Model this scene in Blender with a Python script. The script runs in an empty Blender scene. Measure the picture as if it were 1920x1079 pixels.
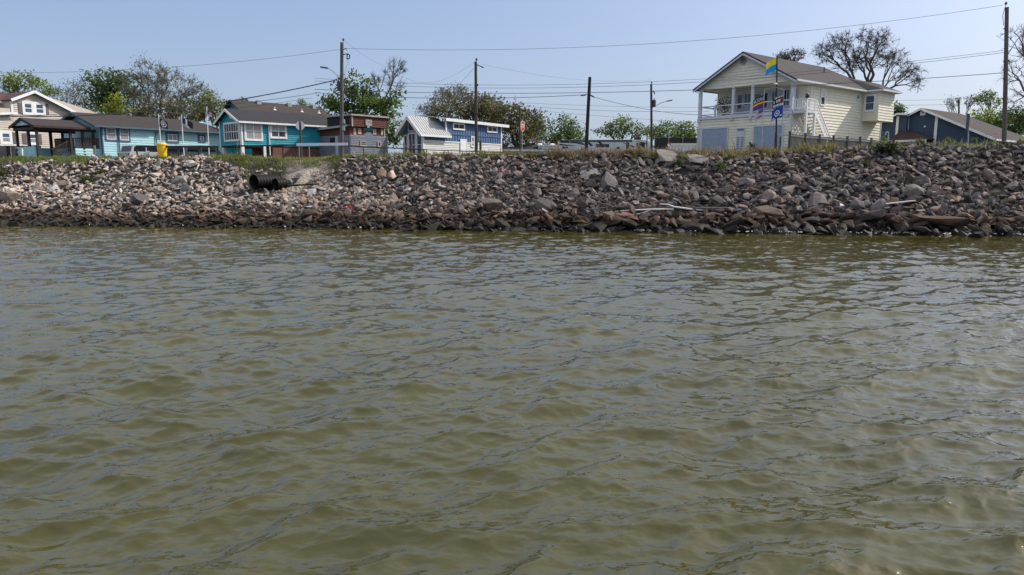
import bpy, bmesh, math, random
import numpy as np
from mathutils import Vector

random.seed(7)
RNG = np.random.default_rng(7)
SC = bpy.context.scene
COL = SC.collection
R = math.radians

# ------------------------------------------------------------------ camera, sky, sun, exposure
FPX, CXP, CYP, HORIZON = 1350.0, 960.0, 539.5, 330.0
PITCH = math.atan((CYP - HORIZON) / FPX)
EYE = Vector((0, 0, 3.6))
cam_data = bpy.data.cameras.new("camera")
cam = bpy.data.objects.new("camera", cam_data)
COL.objects.link(cam)
cam.location = EYE
cam.rotation_euler = (math.pi / 2 - PITCH, 0, 0)
cam_data.sensor_width = 36.0
cam_data.lens = 36.0 * FPX / 1920.0
cam_data.clip_start, cam_data.clip_end = 0.1, 5000
SC.camera = cam

SUN_AZ, SUN_EL = 71.0, 40.0           # degrees right of the view direction, and up
world = bpy.data.worlds.new("World")
SC.world = world
world.use_nodes = True
wn = world.node_tree.nodes
sky = wn.new("ShaderNodeTexSky")
sky.sky_type = 'NISHITA'
sky.sun_disc = False
sky.sun_elevation = R(SUN_EL)
sky.sun_rotation = R(SUN_AZ)
sky.air_density = 0.7
sky.dust_density = 4.0
sky.ozone_density = 2.0
sky.altitude = 0
bg = wn["Background"]
bg.inputs[1].default_value = 0.172
# even haze over the whole sky: blue-grey overhead, paler and thicker towards the horizon all round
tco = wn.new("ShaderNodeTexCoord")
sxyz = wn.new("ShaderNodeSeparateXYZ")
elev = wn.new("ShaderNodeMapRange")
elev.interpolation_type = 'SMOOTHSTEP'
elev.inputs[1].default_value, elev.inputs[2].default_value = -0.02, 0.30
thick = wn.new("ShaderNodeMapRange")
thick.inputs[3].default_value, thick.inputs[4].default_value = 0.6, 0.4
hue = wn.new("ShaderNodeMix")
hue.data_type = 'RGBA'
hue.inputs[6].default_value = (3.3, 4.0, 4.95, 1)
hue.inputs[7].default_value = (2.4, 3.4, 5.35, 1)
veil = wn.new("ShaderNodeMix")
veil.data_type = 'RGBA'
wl = world.node_tree.links
wl.new(tco.outputs["Generated"], sxyz.inputs[0])
wl.new(sxyz.outputs[2], elev.inputs[0])
wl.new(elev.outputs[0], thick.inputs[0])
wl.new(elev.outputs[0], hue.inputs[0])
wl.new(thick.outputs[0], veil.inputs[0])
wl.new(sky.outputs[0], veil.inputs[6])
wl.new(hue.outputs[2], veil.inputs[7])
# paler sky added above the frame, brightening what the water reflects
sky_boost_h = wn.new("ShaderNodeMapRange")
sky_boost_h.interpolation_type = 'SMOOTHSTEP'
sky_boost_h.inputs[1].default_value, sky_boost_h.inputs[2].default_value = 0.20, 0.48
sky_boost_h.inputs[3].default_value, sky_boost_h.inputs[4].default_value = 0.0, 0.62
sky_boost = wn.new("ShaderNodeMix")
sky_boost.data_type = 'RGBA'
sky_boost.inputs[7].default_value = (6.4, 6.5, 6.6, 1)
wl.new(sxyz.outputs[2], sky_boost_h.inputs[0])
wl.new(sky_boost_h.outputs[0], sky_boost.inputs[0])
wl.new(veil.outputs[2], sky_boost.inputs[6])
wl.new(sky_boost.outputs[2], bg.inputs[0])

sun_data = bpy.data.lights.new("sun", 'SUN')
sun_data.energy = 4.7
sun_data.angle = R(1.0)
sun_data.color = (1.0, 0.95, 0.87)
sun = bpy.data.objects.new("sun", sun_data)
COL.objects.link(sun)
_sd = Vector((math.sin(R(SUN_AZ)) * math.cos(R(SUN_EL)), math.cos(R(SUN_AZ)) * math.cos(R(SUN_EL)), math.sin(R(SUN_EL))))
sun.location = (60, 20, 60)
sun.rotation_euler = _sd.to_track_quat('Z', 'Y').to_euler()

SC.view_settings.view_transform = 'Standard'
SC.view_settings.look = 'None'
SC.view_settings.exposure = 0.0
SC.view_settings.gamma = 1.0
SC.view_settings.use_curve_mapping = False
SC.render.engine = 'CYCLES'
SC.cycles.max_bounces = 6
SC.cycles.use_denoising = True
SC.cycles.sample_clamp_direct = 1.6
SC.cycles.sample_clamp_indirect = 4.0

# ------------------------------------------------------------------ measuring helpers (photograph pixel -> place in the world)
_c, _s = math.cos(PITCH), math.sin(PITCH)

def ray(px, py):
    u, v = (px - CXP) / FPX, (CYP - py) / FPX
    return Vector((u, _c + v * _s, -_s + v * _c))

def at(px, py, Y):
    d = ray(px, py)
    return EYE + d * (Y / d.y)

def on_col(px, Y, z):
    u = (px - CXP) / FPX
    return Vector((u * (Y * _c - (z - EYE.z) * _s), Y, z))

def proj(P):
    q = Vector(P) - EYE
    dep = q.y * _c - q.z * _s
    return CXP + FPX * q.x / dep, CYP - FPX * (q.y * _s + q.z * _c) / dep

def interp(x, pts):
    return float(np.interp(x, [p[0] for p in pts], [p[1] for p in pts]))

# ------------------------------------------------------------------ materials
MATS = {}

def mat(name, col, rough=0.8, var=0.12, scale=2.5, bump=0.0, bscale=20.0, metal=0.0, stretch=(1, 1, 1), spec=0.4, dirt=0.0):
    if name in MATS:
        return MATS[name]
    m = bpy.data.materials.new(name)
    m.use_nodes = True
    nt = m.node_tree
    N, L = nt.nodes, nt.links
    b = N["Principled BSDF"]
    b.inputs["Roughness"].default_value = rough
    b.inputs["Metallic"].default_value = metal
    b.inputs["Specular IOR Level"].default_value = spec
    geo = N.new("ShaderNodeNewGeometry")
    mp = N.new("ShaderNodeMapping")
    mp.inputs["Scale"].default_value = stretch
    L.new(geo.outputs["Position"], mp.inputs[0])
    no = N.new("ShaderNodeTexNoise")
    no.inputs["Scale"].default_value = scale
    no.inputs["Detail"].default_value = 5
    no.inputs["Roughness"].default_value = 0.65
    L.new(mp.outputs[0], no.inputs[0])
    rp = N.new("ShaderNodeValToRGB")
    lo = [max(0, c * (1 - var * 1.6)) for c in col]
    hi = [min(1, c * (1 + var)) for c in col]
    if dirt:
        lo = [l * (1 - dirt) + d * dirt for l, d in zip(lo, (0.08, 0.07, 0.055))]
    rp.color_ramp.elements[0].position = 0.3
    rp.color_ramp.elements[1].position = 0.65
    rp.color_ramp.elements[0].color = (*lo, 1)
    rp.color_ramp.elements[1].color = (*hi, 1)
    L.new(no.outputs[0], rp.inputs[0])
    L.new(rp.outputs[0], b.inputs["Base Color"])
    if bump:
        nb = N.new("ShaderNodeTexNoise")
        nb.inputs["Scale"].default_value = bscale
        nb.inputs["Detail"].default_value = 4
        L.new(mp.outputs[0], nb.inputs[0])
        bp = N.new("ShaderNodeBump")
        bp.inputs["Strength"].default_value = bump
        bp.inputs["Distance"].default_value = 0.05
        L.new(nb.outputs[0], bp.inputs["Height"])
        L.new(bp.outputs[0], b.inputs["Normal"])
    MATS[name] = m
    return m

def leaf_mat():
    if "leaf" in MATS:
        return MATS["leaf"]
    m = bpy.data.materials.new("leaf")
    m.use_nodes = True
    N, L = m.node_tree.nodes, m.node_tree.links
    b = N["Principled BSDF"]
    b.inputs["Roughness"].default_value = 0.65
    b.inputs["Specular IOR Level"].default_value = 0.25
    a = N.new("ShaderNodeAttribute")
    a.attribute_name = "col"
    tr = N.new("ShaderNodeBsdfTranslucent")
    mx = N.new("ShaderNodeMixShader")
    mx.inputs[0].default_value = 0.42
    L.new(a.outputs[0], b.inputs["Base Color"])
    L.new(a.outputs[0], tr.inputs[0])
    L.new(b.outputs[0], mx.inputs[1])
    L.new(tr.outputs[0], mx.inputs[2])
    L.new(mx.outputs[0], N["Material Output"].inputs[0])
    MATS["leaf"] = m
    return m

def glass_mat(name, col, rough=0.06, var=0.3):
    return mat(name, col, rough, var, 1.2, spec=0.6)

WHITE = mat("white_trim", (0.74, 0.74, 0.74), 0.55, 0.06, 3, dirt=0.06)
WHITE_COOL = mat("white_paint_cool", (0.62, 0.65, 0.72), 0.55, 0.06, 3)
GLASS = glass_mat("window_glass_dark", (0.03, 0.035, 0.045))
GLASS_BLIND = glass_mat("window_glass_over_blind", (0.28, 0.28, 0.29), 0.15, 0.15)
GLASS_BLUE = glass_mat("window_glass_blue", (0.06, 0.10, 0.16))
BLACK = mat("black_metal", (0.018, 0.018, 0.02), 0.5, 0.2, 4)
POLEWOOD = mat("pole_wood", (0.075, 0.06, 0.05), 0.9, 0.35, 3, 0.5, 14, stretch=(6, 6, 0.5))
POLEGREY = mat("pole_wood_grey", (0.115, 0.098, 0.088), 0.9, 0.3, 3, 0.5, 14, stretch=(6, 6, 0.5))
GALV = mat("galvanised_metal", (0.36, 0.37, 0.39), 0.45, 0.12, 5, metal=0.5)
WEATHERWOOD = mat("weathered_wood", (0.23, 0.205, 0.18), 0.9, 0.3, 3, 0.4, 20, stretch=(5, 5, 0.7))
DARKWOOD = mat("dark_brown_wood", (0.036, 0.023, 0.020), 0.75, 0.25, 4)
CONCRETE = mat("concrete", (0.40, 0.37, 0.34), 0.9, 0.2, 3, 0.4, 18)

# ------------------------------------------------------------------ objects
def thing(name, label, cat, loc=(0, 0, 0), rotz=0.0, group=None):
    o = bpy.data.objects.new(name, None)
    COL.objects.link(o)
    o.empty_display_size = 0.3
    o.location = loc
    o.rotation_euler = (0, 0, rotz)
    tag(o, label, cat, group)
    return o

def tag(o, label=None, cat=None, group=None, kind=None):
    if label: o["label"] = label
    if cat: o["category"] = cat
    if group: o["group"] = group
    if kind: o["kind"] = kind
    return o

class MB:
    def __init__(self):
        self.v, self.f, self.m = [], [], []

    def poly(self, pts, mi=0):
        i = len(self.v)
        self.v.extend(tuple(p) for p in pts)
        self.f.append(tuple(range(i, i + len(pts))))
        self.m.append(mi)

    def faces(self, pts, fs, mi=0):
        i = len(self.v)
        self.v.extend(tuple(p) for p in pts)
        for f in fs:
            self.f.append(tuple(i + k for k in f))
            self.m.append(mi)

    def box(self, x0, x1, y0, y1, z0, z1, mi=0):
        p = [(x0, y0, z0), (x1, y0, z0), (x1, y1, z0), (x0, y1, z0), (x0, y0, z1), (x1, y0, z1), (x1, y1, z1), (x0, y1, z1)]
        self.faces(p, [(0, 3, 2, 1), (4, 5, 6, 7), (0, 1, 5, 4), (1, 2, 6, 5), (2, 3, 7, 6), (3, 0, 4, 7)], mi)

    def bar(self, p, q, w, h=None, mi=0, up=(0, 0, 1)):
        p, q = Vector(p), Vector(q)
        h = w if h is None else h
        d = (q - p).normalized()
        u = Vector(up)
        if abs(d.dot(u)) > 0.97:
            u = Vector((0, 1, 0))
        a = d.cross(u).normalized() * (w / 2)
        b = a.cross(d).normalized() * (h / 2)
        pts = [p - a - b, p + a - b, p + a + b, p - a + b, q - a - b, q + a - b, q + a + b, q - a + b]
        self.faces(pts, [(0, 3, 2, 1), (4, 5, 6, 7), (0, 1, 5, 4), (1, 2, 6, 5), (2, 3, 7, 6), (3, 0, 4, 7)], mi)

    def tube(self, path, r, n=6, mi=0, cap=True):
        path = [Vector(p) for p in path]
        rs = r if isinstance(r, (list, tuple)) else [r] * len(path)
        rings = []
        ref = None
        for i, p in enumerate(path):
            d = (path[min(i + 1, len(path) - 1)] - path[max(i - 1, 0)]).normalized()
            if ref is None:
                ref = Vector((1, 0, 0)) if abs(d.x) < 0.8 else Vector((0, 1, 0))
            a = d.cross(ref).normalized()
            b = d.cross(a).normalized()
            ref = a.cross(d)
            rings.append([p + (a * math.cos(2 * math.pi * k / n) + b * math.sin(2 * math.pi * k / n)) * rs[i] for k in range(n)])
        base = len(self.v)
        for rg in rings:
            self.v.extend(tuple(q) for q in rg)
        for i in range(len(path) - 1):
            for k in range(n):
                k2 = (k + 1) % n
                self.f.append((base + i * n + k, base + i * n + k2, base + (i + 1) * n + k2, base + (i + 1) * n + k))
                self.m.append(mi)
        if cap:
            self.f.append(tuple(base + k for k in range(n)))
            self.f.append(tuple(base + (len(path) - 1) * n + k for k in reversed(range(n))))
            self.m += [mi, mi]

    def slab(self, pts, t, mi=0):
        pts = [Vector(p) for p in pts]
        n = len(pts)
        lo = [p - Vector((0, 0, t)) for p in pts]
        fs = [tuple(range(n)), tuple(reversed(range(n, 2 * n)))]
        fs += [(k, n + k, n + (k + 1) % n, (k + 1) % n) for k in range(n)]
        self.faces(pts + lo, fs, mi)

    def prism(self, pts, vec, mi=0):
        """polygon pts swept along vec"""
        pts = [Vector(p) for p in pts]
        vec = Vector(vec)
        n = len(pts)
        fs = [tuple(range(n)), tuple(reversed(range(n, 2 * n)))]
        fs += [(k, n + k, n + (k + 1) % n, (k + 1) % n) for k in range(n)]
        self.faces(pts + [p + vec for p in pts], fs, mi)

    def disc(self, c, r, axis, h, n=12, mi=0):
        a = Vector(axis).normalized()
        self.tube([Vector(c) - a * h / 2, Vector(c) + a * h / 2], r, n, mi)

    def build_each(self, name, mats, parent=None, loc=None):
        """every box or bar as an object of its own"""
        out = []
        for f0 in range(0, len(self.f), 6):
            fs = self.f[f0:f0 + 6]
            i0 = min(min(f) for f in fs)
            q = MB()
            q.v = self.v[i0:i0 + 8]
            q.f = [tuple(k - i0 for k in f) for f in fs]
            q.m = [0] * 6
            mm = mats[self.m[f0]] if isinstance(mats, (list, tuple)) else mats
            out.append(q.build(name, mm, parent, loc=loc))
        return out

    def build(self, name, mats, parent=None, smooth=False, loc=None):
        me = bpy.data.meshes.new(name)
        me.from_pydata(self.v, [], self.f)
        for m in (mats if isinstance(mats, (list, tuple)) else [mats]):
            me.materials.append(m)
        if len(me.materials) > 1:
            me.polygons.foreach_set("material_index", self.m)
        bm = bmesh.new()
        bm.from_mesh(me)
        bmesh.ops.recalc_face_normals(bm, faces=bm.faces)
        bm.to_mesh(me)
        bm.free()
        if smooth:
            me.polygons.foreach_set("use_smooth", [True] * len(me.polygons))
        o = bpy.data.objects.new(name, me)
        COL.objects.link(o)
        if parent is not None:
            o.parent = parent
        if loc is not None:
            o.location = loc
        return o

def mesh_np(name, verts, faces, mats, parent=None, smooth=False, col=None, kinds=None):
    """verts (n,3), faces (m,k) of one size k -> one mesh object"""
    verts = np.asarray(verts, np.float32)
    faces = np.asarray(faces, np.int32)
    me = bpy.data.meshes.new(name)
    k = faces.shape[1]
    me.vertices.add(len(verts))
    me.vertices.foreach_set("co", verts.ravel())
    me.loops.add(faces.size)
    me.loops.foreach_set("vertex_index", faces.ravel())
    me.polygons.add(len(faces))
    me.polygons.foreach_set("loop_start", np.arange(0, faces.size, k, dtype=np.int32))
    me.polygons.foreach_set("use_smooth", np.full(len(faces), smooth))
    me.update(calc_edges=True)
    for m in (mats if isinstance(mats, (list, tuple)) else [mats]):
        me.materials.append(m)
    if col is not None:
        ca = me.color_attributes.new("col", 'FLOAT_COLOR', 'POINT')
        c4 = np.ones((len(verts), 4), np.float32)
        c4[:, :3] = col
        ca.data.foreach_set("color", c4.ravel())
    o = bpy.data.objects.new(name, me)
    COL.objects.link(o)
    if parent is not None:
        o.parent = parent
    return o

def copy_tree(o, parent=None):
    c = o.copy()
    COL.objects.link(c)
    if parent is not None:
        c.parent = parent
    for ch in list(o.children):
        copy_tree(ch, c)
    return c

def text_mesh(s):
    cu = bpy.data.curves.new("lettering", 'FONT')
    cu.body = s
    cu.align_x = 'CENTER'
    cu.align_y = 'CENTER'
    ob = bpy.data.objects.new("lettering", cu)
    COL.objects.link(ob)
    dg = bpy.context.evaluated_depsgraph_get()
    me = bpy.data.meshes.new_from_object(ob.evaluated_get(dg))
    v = np.array([tuple(p.co) for p in me.vertices])
    f = [tuple(p.vertices) for p in me.polygons]
    bpy.data.objects.remove(ob)
    bpy.data.curves.remove(cu)
    bpy.data.meshes.remove(me)
    return v, f

# ------------------------------------------------------------------ terrain
def shore(x):
    return 48.1 - 0.1385 * x

CREST_PX = [(-500, 291, 11.5), (0, 291, 11.5), (420, 289, 11.5), (560, 293, 11.2), (640, 290, 11), (760, 287, 11), (1000, 290, 10.6),
            (1200, 287, 10.2), (1300, 291, 10), (1450, 286, 10), (1550, 277, 10), (1650, 268, 10), (1920, 265, 10), (2400, 265, 10)]
_cx, _cz, _cr = [], [], []
for _px, _py, _run in CREST_PX:
    _u = (_px - CXP) / FPX
    _Y = (48.1 + _run) / (1 + 0.1385 * _u)
    _P = at(_px, _py + 6, _Y)          # the stones stand a little above the soil
    _cx.append(_P.x); _cz.append(_P.z); _cr.append(_run)
_cx[0], _cx[-1] = -300, 300
SHAPE_L = [(0, 0), (0.1, 0.1), (0.25, 0.23), (0.5, 0.42), (0.65, 0.54), (0.8, 0.76), (0.94, 0.96), (1, 1), (99, 1)]
SHAPE_R = [(0, 0), (0.08, 0.1), (0.25, 0.24), (0.5, 0.5), (0.75, 0.77), (0.93, 0.96), (1, 1), (99, 1)]
PIT_A, PIT_B = Vector((-20.5, 56.4)), Vector((-18.6, 57.9))

def pit_dist(x, y):
    ab = PIT_B - PIT_A
    ax, ay = x - PIT_A.x, y - PIT_A.y
    k = np.clip((ax * ab.x + ay * ab.y) / ab.length_squared, 0, 1)
    return np.hypot(ax - k * ab.x, ay - k * ab.y)

def _wob(x, y):
    return (np.sin(x * 0.9 + 1.3 * np.sin(y * 0.7)) * 0.08 + np.sin(x * 0.31 + 2 + y * 0.23) * 0.12
            + np.sin(x * 2.1 - y * 1.7) * 0.05 + np.sin(x * 0.13 + 0.7) * 0.1)

def ground_z(x, y):
    x, y = np.asarray(x, float), np.asarray(y, float)
    t = y - shore(x)
    zc, run = np.interp(x, _cx, _cz), np.interp(x, _cx, _cr)
    tn = t / run
    sl = np.interp(tn, [p[0] for p in SHAPE_L], [p[1] for p in SHAPE_L])
    sr = np.interp(tn, [p[0] for p in SHAPE_R], [p[1] for p in SHAPE_R])
    w = np.clip((x + 8) / 16, 0, 1)
    z = zc * (sl * (1 - w) + sr * w)
    z = np.where(t < 0, 0.42 * t, z)
    back = np.clip((t - run - 2.2) / 4, 0, 1)
    z = z * (1 - back) + 4.75 * back
    amp = np.clip(tn * 5, 0, 1) * np.clip((1.02 - tn) * 6, 0, 1)
    z = z + _wob(x, y) * amp * 1.4
    d = pit_dist(x, y) + 0.35 * np.sin(x * 3.1 + y) + 0.25 * np.sin(y * 4.3 - x * 2.2)
    lim = 2.45 + np.clip(d - 0.7, 0, None) * 1.15
    z = np.where((t > 3.5) & (d < 4), np.minimum(z, np.maximum(lim, 2.45)), z)
    return np.maximum(z, -3.0)

def gz(x, y):
    return float(ground_z(x, y))

def crest_y(px):
    u = (px - CXP) / FPX
    Y = 58.0
    for _ in range(4):
        Y = (48.1 + float(np.interp(u * Y, _cx, _cr))) / (1 + 0.1385 * u)
    return Y

def hit_bank(px, py, y0=42.0, y1=75.0):
    d = ray(px, py)
    Y = y0
    while Y < y1:
        P = EYE + d * (Y / d.y)
        if P.z <= gz(P.x, P.y):
            return P
        Y += 0.04
    return EYE + d * (y1 / d.y)

GROUND_MAT = bpy.data.materials.new("ground_soil")
GROUND_MAT.use_nodes = True
_N, _L = GROUND_MAT.node_tree.nodes, GROUND_MAT.node_tree.links
_b = _N["Principled BSDF"]
_b.inputs["Roughness"].default_value = 0.95
_a = _N.new("ShaderNodeAttribute"); _a.attribute_name = "col"
_g = _N.new("ShaderNodeNewGeometry")
_n1 = _N.new("ShaderNodeTexNoise"); _n1.inputs["Scale"].default_value = 1.8; _n1.inputs["Detail"].default_value = 8; _n1.inputs["Roughness"].default_value = 0.7
_L.new(_g.outputs["Position"], _n1.inputs[0])
_r = _N.new("ShaderNodeMapRange"); _r.inputs[1].default_value = 0.3; _r.inputs[2].default_value = 0.7; _r.inputs[3].default_value = 0.55; _r.inputs[4].default_value = 1.25
_L.new(_n1.outputs[0], _r.inputs[0])
_m = _N.new("ShaderNodeMix"); _m.data_type = 'RGBA'; _m.blend_type = 'MULTIPLY'; _m.inputs[0].default_value = 1.0
_L.new(_a.outputs[0], _m.inputs[6]); _L.new(_r.outputs[0], _m.inputs[7]); _L.new(_m.outputs[2], _b.inputs["Base Color"])
_bp = _N.new("ShaderNodeBump"); _bp.inputs["Strength"].default_value = 1.0; _bp.inputs["Distance"].default_value = 0.35
_n2 = _N.new("ShaderNodeTexNoise"); _n2.inputs["Scale"].default_value = 6; _n2.inputs["Detail"].default_value = 6
_L.new(_g.outputs["Position"], _n2.inputs[0]); _L.new(_n2.outputs[0], _bp.inputs["Height"]); _L.new(_bp.outputs[0], _b.inputs["Normal"])

def build_ground():
    xs = np.concatenate([np.linspace(-350, -90, 12), np.arange(-75, -25, 0.8), np.arange(-25, -13, 0.2), np.arange(-13, 70, 0.8), np.linspace(85, 350, 12)])
    ts = np.concatenate([np.linspace(-14, -2, 6), np.arange(-1.5, 4, 0.5), np.arange(4, 10.5, 0.2), np.arange(10.5, 18, 0.5), np.linspace(19, 40, 8), np.array([60, 100, 160, 230, 300])])
    X = np.repeat(xs[None, :], len(ts), 0)
    T = np.repeat(ts[:, None], len(xs), 1)
    xc = np.clip(X, -80, 80)
    Y = shore(xc) + T
    Z = ground_z(xc, Y)
    V = np.stack([X, Y, Z], -1).reshape(-1, 3)
    n, m = X.shape
    i = (np.arange(n - 1)[:, None] * m + np.arange(m - 1)[None, :]).ravel()
    Fc = np.stack([i, i + 1, i + m + 1, i + m], 1)
    soil = np.array([0.045, 0.038, 0.032]); sand = np.array([0.46, 0.39, 0.32]); turf = np.array([0.075, 0.085, 0.03])
    run = np.interp(xc, _cx, _cr)
    top = np.clip((T / run - 0.9) * 10, 0, 1)[..., None]
    c = soil * (1 - top) + turf * top
    d = pit_dist(X, Y)
    s = np.clip(2.0 - np.abs(d - 2.1) * 0.8, 0, 1) * np.clip((X + 19.0) / 1.5, 0, 1) * np.clip((X * 0 + 1), 0, 1) * np.clip((T - 4) / 1.5, 0, 1)
    c = c * (1 - s[..., None]) + sand * s[..., None]
    o = mesh_np("ground", V, Fc, GROUND_MAT, smooth=True, col=c.reshape(-1, 3))
    tag(o, kind="structure")
    return o

build_ground()

# a worn gravel path along the top of the bank on the left, and the street behind it
def strip(name, px0, px1, t0, t1, material, dz, step=1.0):
    x0, x1 = (px0 - CXP) / FPX * 62, (px1 - CXP) / FPX * 62
    xs = np.arange(x0, x1, step)
    ts = np.linspace(t0, t1, 6)
    X, T = np.meshgrid(xs, ts)
    Y = shore(X) + np.interp(X, _cx, _cr) + T
    Z = ground_z(X, Y) + dz
    m = X.shape[1]
    i = (np.arange(len(ts) - 1)[:, None] * m + np.arange(m - 1)[None, :]).ravel()
    o = mesh_np(name, np.stack([X, Y, Z], -1).reshape(-1, 3), np.stack([i, i + 1, i + m + 1, i + m], 1), material, smooth=True)
    return tag(o, kind="structure")

strip("gravel_path", 240, 470, 0.2, 2.2, mat("pale_gravel", (0.36, 0.31, 0.28), 0.95, 0.25, 8, 0.6, 30), 0.03)
strip("road", -400, 2300, 4.5, 9.5, mat("asphalt", (0.055, 0.055, 0.055), 0.9, 0.2, 5, 0.3, 40), 0.02)

# ------------------------------------------------------------------ water: a wind-sea height field sampled on one sheet
def sea_tile(n, L, lam_peak, p, wind, spread, rms_slope, lam_min, seed):
    rg = np.random.default_rng(seed)
    k1 = 2 * np.pi * np.fft.fftfreq(n, L / n)
    KX, KY = np.meshgrid(k1, k1)
    K = np.hypot(KX, KY); K[0, 0] = 1
    kp = 2 * np.pi / lam_peak
    S = K ** (-p) * np.exp(-1.2 * (kp / K) ** 2) * np.exp(-(K * lam_min / (2 * np.pi)) ** 2)
    cosd = (KX * wind[0] + KY * wind[1]) / K
    S *= spread + (1 - spread) * np.abs(cosd) ** 2.2
    S[0, 0] = 0
    h = np.sqrt(S) * np.exp(2j * np.pi * rg.random((n, n)))
    hk = h
    z = np.real(np.fft.ifft2(hk))
    sx = np.real(np.fft.ifft2(1j * KX * hk)); sy = np.real(np.fft.ifft2(1j * KY * hk))
    g = rms_slope / np.sqrt((sx ** 2 + sy ** 2).mean())
    dx = np.real(np.fft.ifft2(-1j * KX / K * hk)); dy = np.real(np.fft.ifft2(-1j * KY / K * hk))
    return (z * g, dx * g, dy * g)

def samp(tile, L, x, y):
    n = tile[0].shape[0]
    u, v = (x / L) % 1 * n, (y / L) % 1 * n
    i, j = np.floor(u).astype(int), np.floor(v).astype(int)
    fu, fv = u - i, v - j
    i %= n; j %= n
    i2, j2 = (i + 1) % n, (j + 1) % n
    return [a[j, i] * (1 - fu) * (1 - fv) + a[j, i2] * fu * (1 - fv) + a[j2, i] * (1 - fu) * fv + a[j2, i2] * fu * fv for a in tile]

WATER = bpy.data.materials.new("murky_water")
WATER.use_nodes = True
_N, _L = WATER.node_tree.nodes, WATER.node_tree.links
_b = _N["Principled BSDF"]
_b.inputs["Base Color"].default_value = (0.088, 0.086, 0.026, 1)
_b.inputs["Roughness"].default_value = 0.03
_b.inputs["IOR"].default_value = 1.5
_b.inputs["Specular IOR Level"].default_value = 0.5
_g = _N.new("ShaderNodeNewGeometry")
_mp = _N.new("ShaderNodeMapping"); _mp.inputs["Scale"].default_value = (0.7, 1.3, 1); _mp.inputs["Rotation"].default_value = (0, 0, 0.2)
_L.new(_g.outputs["Position"], _mp.inputs[0])
_n1 = _N.new("ShaderNodeTexNoise"); _n1.inputs["Scale"].default_value = 9; _n1.inputs["Detail"].default_value = 4; _n1.inputs["Roughness"].default_value = 0.55
_L.new(_mp.outputs[0], _n1.inputs[0])
# wind ripples too small for the mesh: two sizes, crests across the wind
_n5 = _N.new("ShaderNodeTexNoise"); _n5.inputs["Scale"].default_value = 2.6; _n5.inputs["Detail"].default_value = 3; _n5.inputs["Roughness"].default_value = 0.5
_L.new(_mp.outputs[0], _n5.inputs[0])
_bq = _N.new("ShaderNodeBump"); _bq.inputs["Strength"].default_value = 0.25; _bq.inputs["Distance"].default_value = 0.075
_L.new(_n5.outputs[0], _bq.inputs["Height"])
_bp = _N.new("ShaderNodeBump"); _bp.inputs["Strength"].default_value = 0.15; _bp.inputs["Distance"].default_value = 0.01
_L.new(_n1.outputs[0], _bp.inputs["Height"]); _L.new(_bq.outputs[0], _bp.inputs["Normal"]); _L.new(_bp.outputs[0], _b.inputs["Normal"])
_n3 = _N.new("ShaderNodeTexNoise"); _n3.inputs["Scale"].default_value = 0.16; _n3.inputs["Detail"].default_value = 3
_L.new(_g.outputs["Position"], _n3.inputs[0])
_cr2 = _N.new("ShaderNodeValToRGB")
_cr2.color_ramp.elements[0].position = 0.35; _cr2.color_ramp.elements[0].color = (0.036, 0.033, 0.0038, 1)
_cr2.color_ramp.elements[1].position = 0.68; _cr2.color_ramp.elements[1].color = (0.048, 0.043, 0.0052, 1)
_L.new(_n3.outputs[0], _cr2.inputs[0]); _L.new(_cr2.outputs[0], _b.inputs["Base Color"])

def build_water():
    wind = (0.28, -0.96)
    A = sea_tile(1024, 26.3, 2.5, 3.9, wind, 0.04, 0.215, 0.22, 3)
    B = sea_tile(768, 9.7, 0.7, 3.35, (0.05, -1.0), 0.28, 0.13, 0.06, 11)
    C = sea_tile(256, 71.0, 9.0, 4.0, (0.5, -0.86), 0.2, 0.032, 2.5, 5)
    rows = np.concatenate([3.6 * FPX / np.linspace(900, 200, 570), np.arange(24.4, 57, 0.14), np.linspace(57.5, 175, 20)])      # nearer rows finer
    tn = np.concatenate([-np.geomspace(2.2, 0.80, 14), np.linspace(-0.78, 0.78, 720), np.geomspace(0.80, 2.2, 14)])
    X = rows[:, None] * tn[None, :]
    Y = np.repeat(rows[:, None], len(tn), 1)
    za, xa, ya = samp(A, 26.3, X, Y)
    zb, xb, yb = samp(B, 9.7, X + 0.31 * Y, Y - 0.31 * X)
    zc, xc, yc = samp(C, 71.0, X, Y)
    gust = 0.75 + 0.5 * samp(C, 71.0, X * 1.7 + 9, Y * 1.7)[0] / (np.std(C[0]) * 2.5)
    gust = np.clip(gust, 0.45, 1.2) * np.interp(shore(X) - Y, [0.5, 6, 15, 28, 36, 42], [1.5, 2.0, 1.7, 1.4, 1.0, 0.85])   # choppier where it slaps back off the stones
    near = np.clip((shore(X) - Y) / 1.5, 0.35, 1)
    lee = np.interp(Y, [8, 16, 30, 50], [1.0, 0.85, 0.6, 0.45])        # calmer under the bank
    far = np.clip(1 - (Y - 60) / 60, 0, 1) * near
    za, xa, ya, zc, xc, yc = [q * lee for q in (za, xa, ya, zc, xc, yc)]
    Z = (za + zb * gust + zc) * far
    lam = -1.0                                        # crests sharpen, troughs flatten
    X = X + (xa + xb * gust * 0.8 + xc) * lam * far
    Y = Y + (ya + yb * gust * 0.8 + yc) * lam * far
    n, m = X.shape
    i = (np.arange(n - 1)[:, None] * m + np.arange(m - 1)[None, :]).ravel()
    Fc = np.stack([i, i + 1, i + m + 1, i + m], 1)
    ctr = Y.reshape(-1)[i] - shore(np.clip(X.reshape(-1)[i], -90, 90))
    Fc = Fc[ctr < 3.0]
    o = mesh_np("water", np.stack([X, Y, Z], -1).reshape(-1, 3), Fc, WATER, smooth=True)
    tag(o, kind="structure")

build_water()

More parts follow.
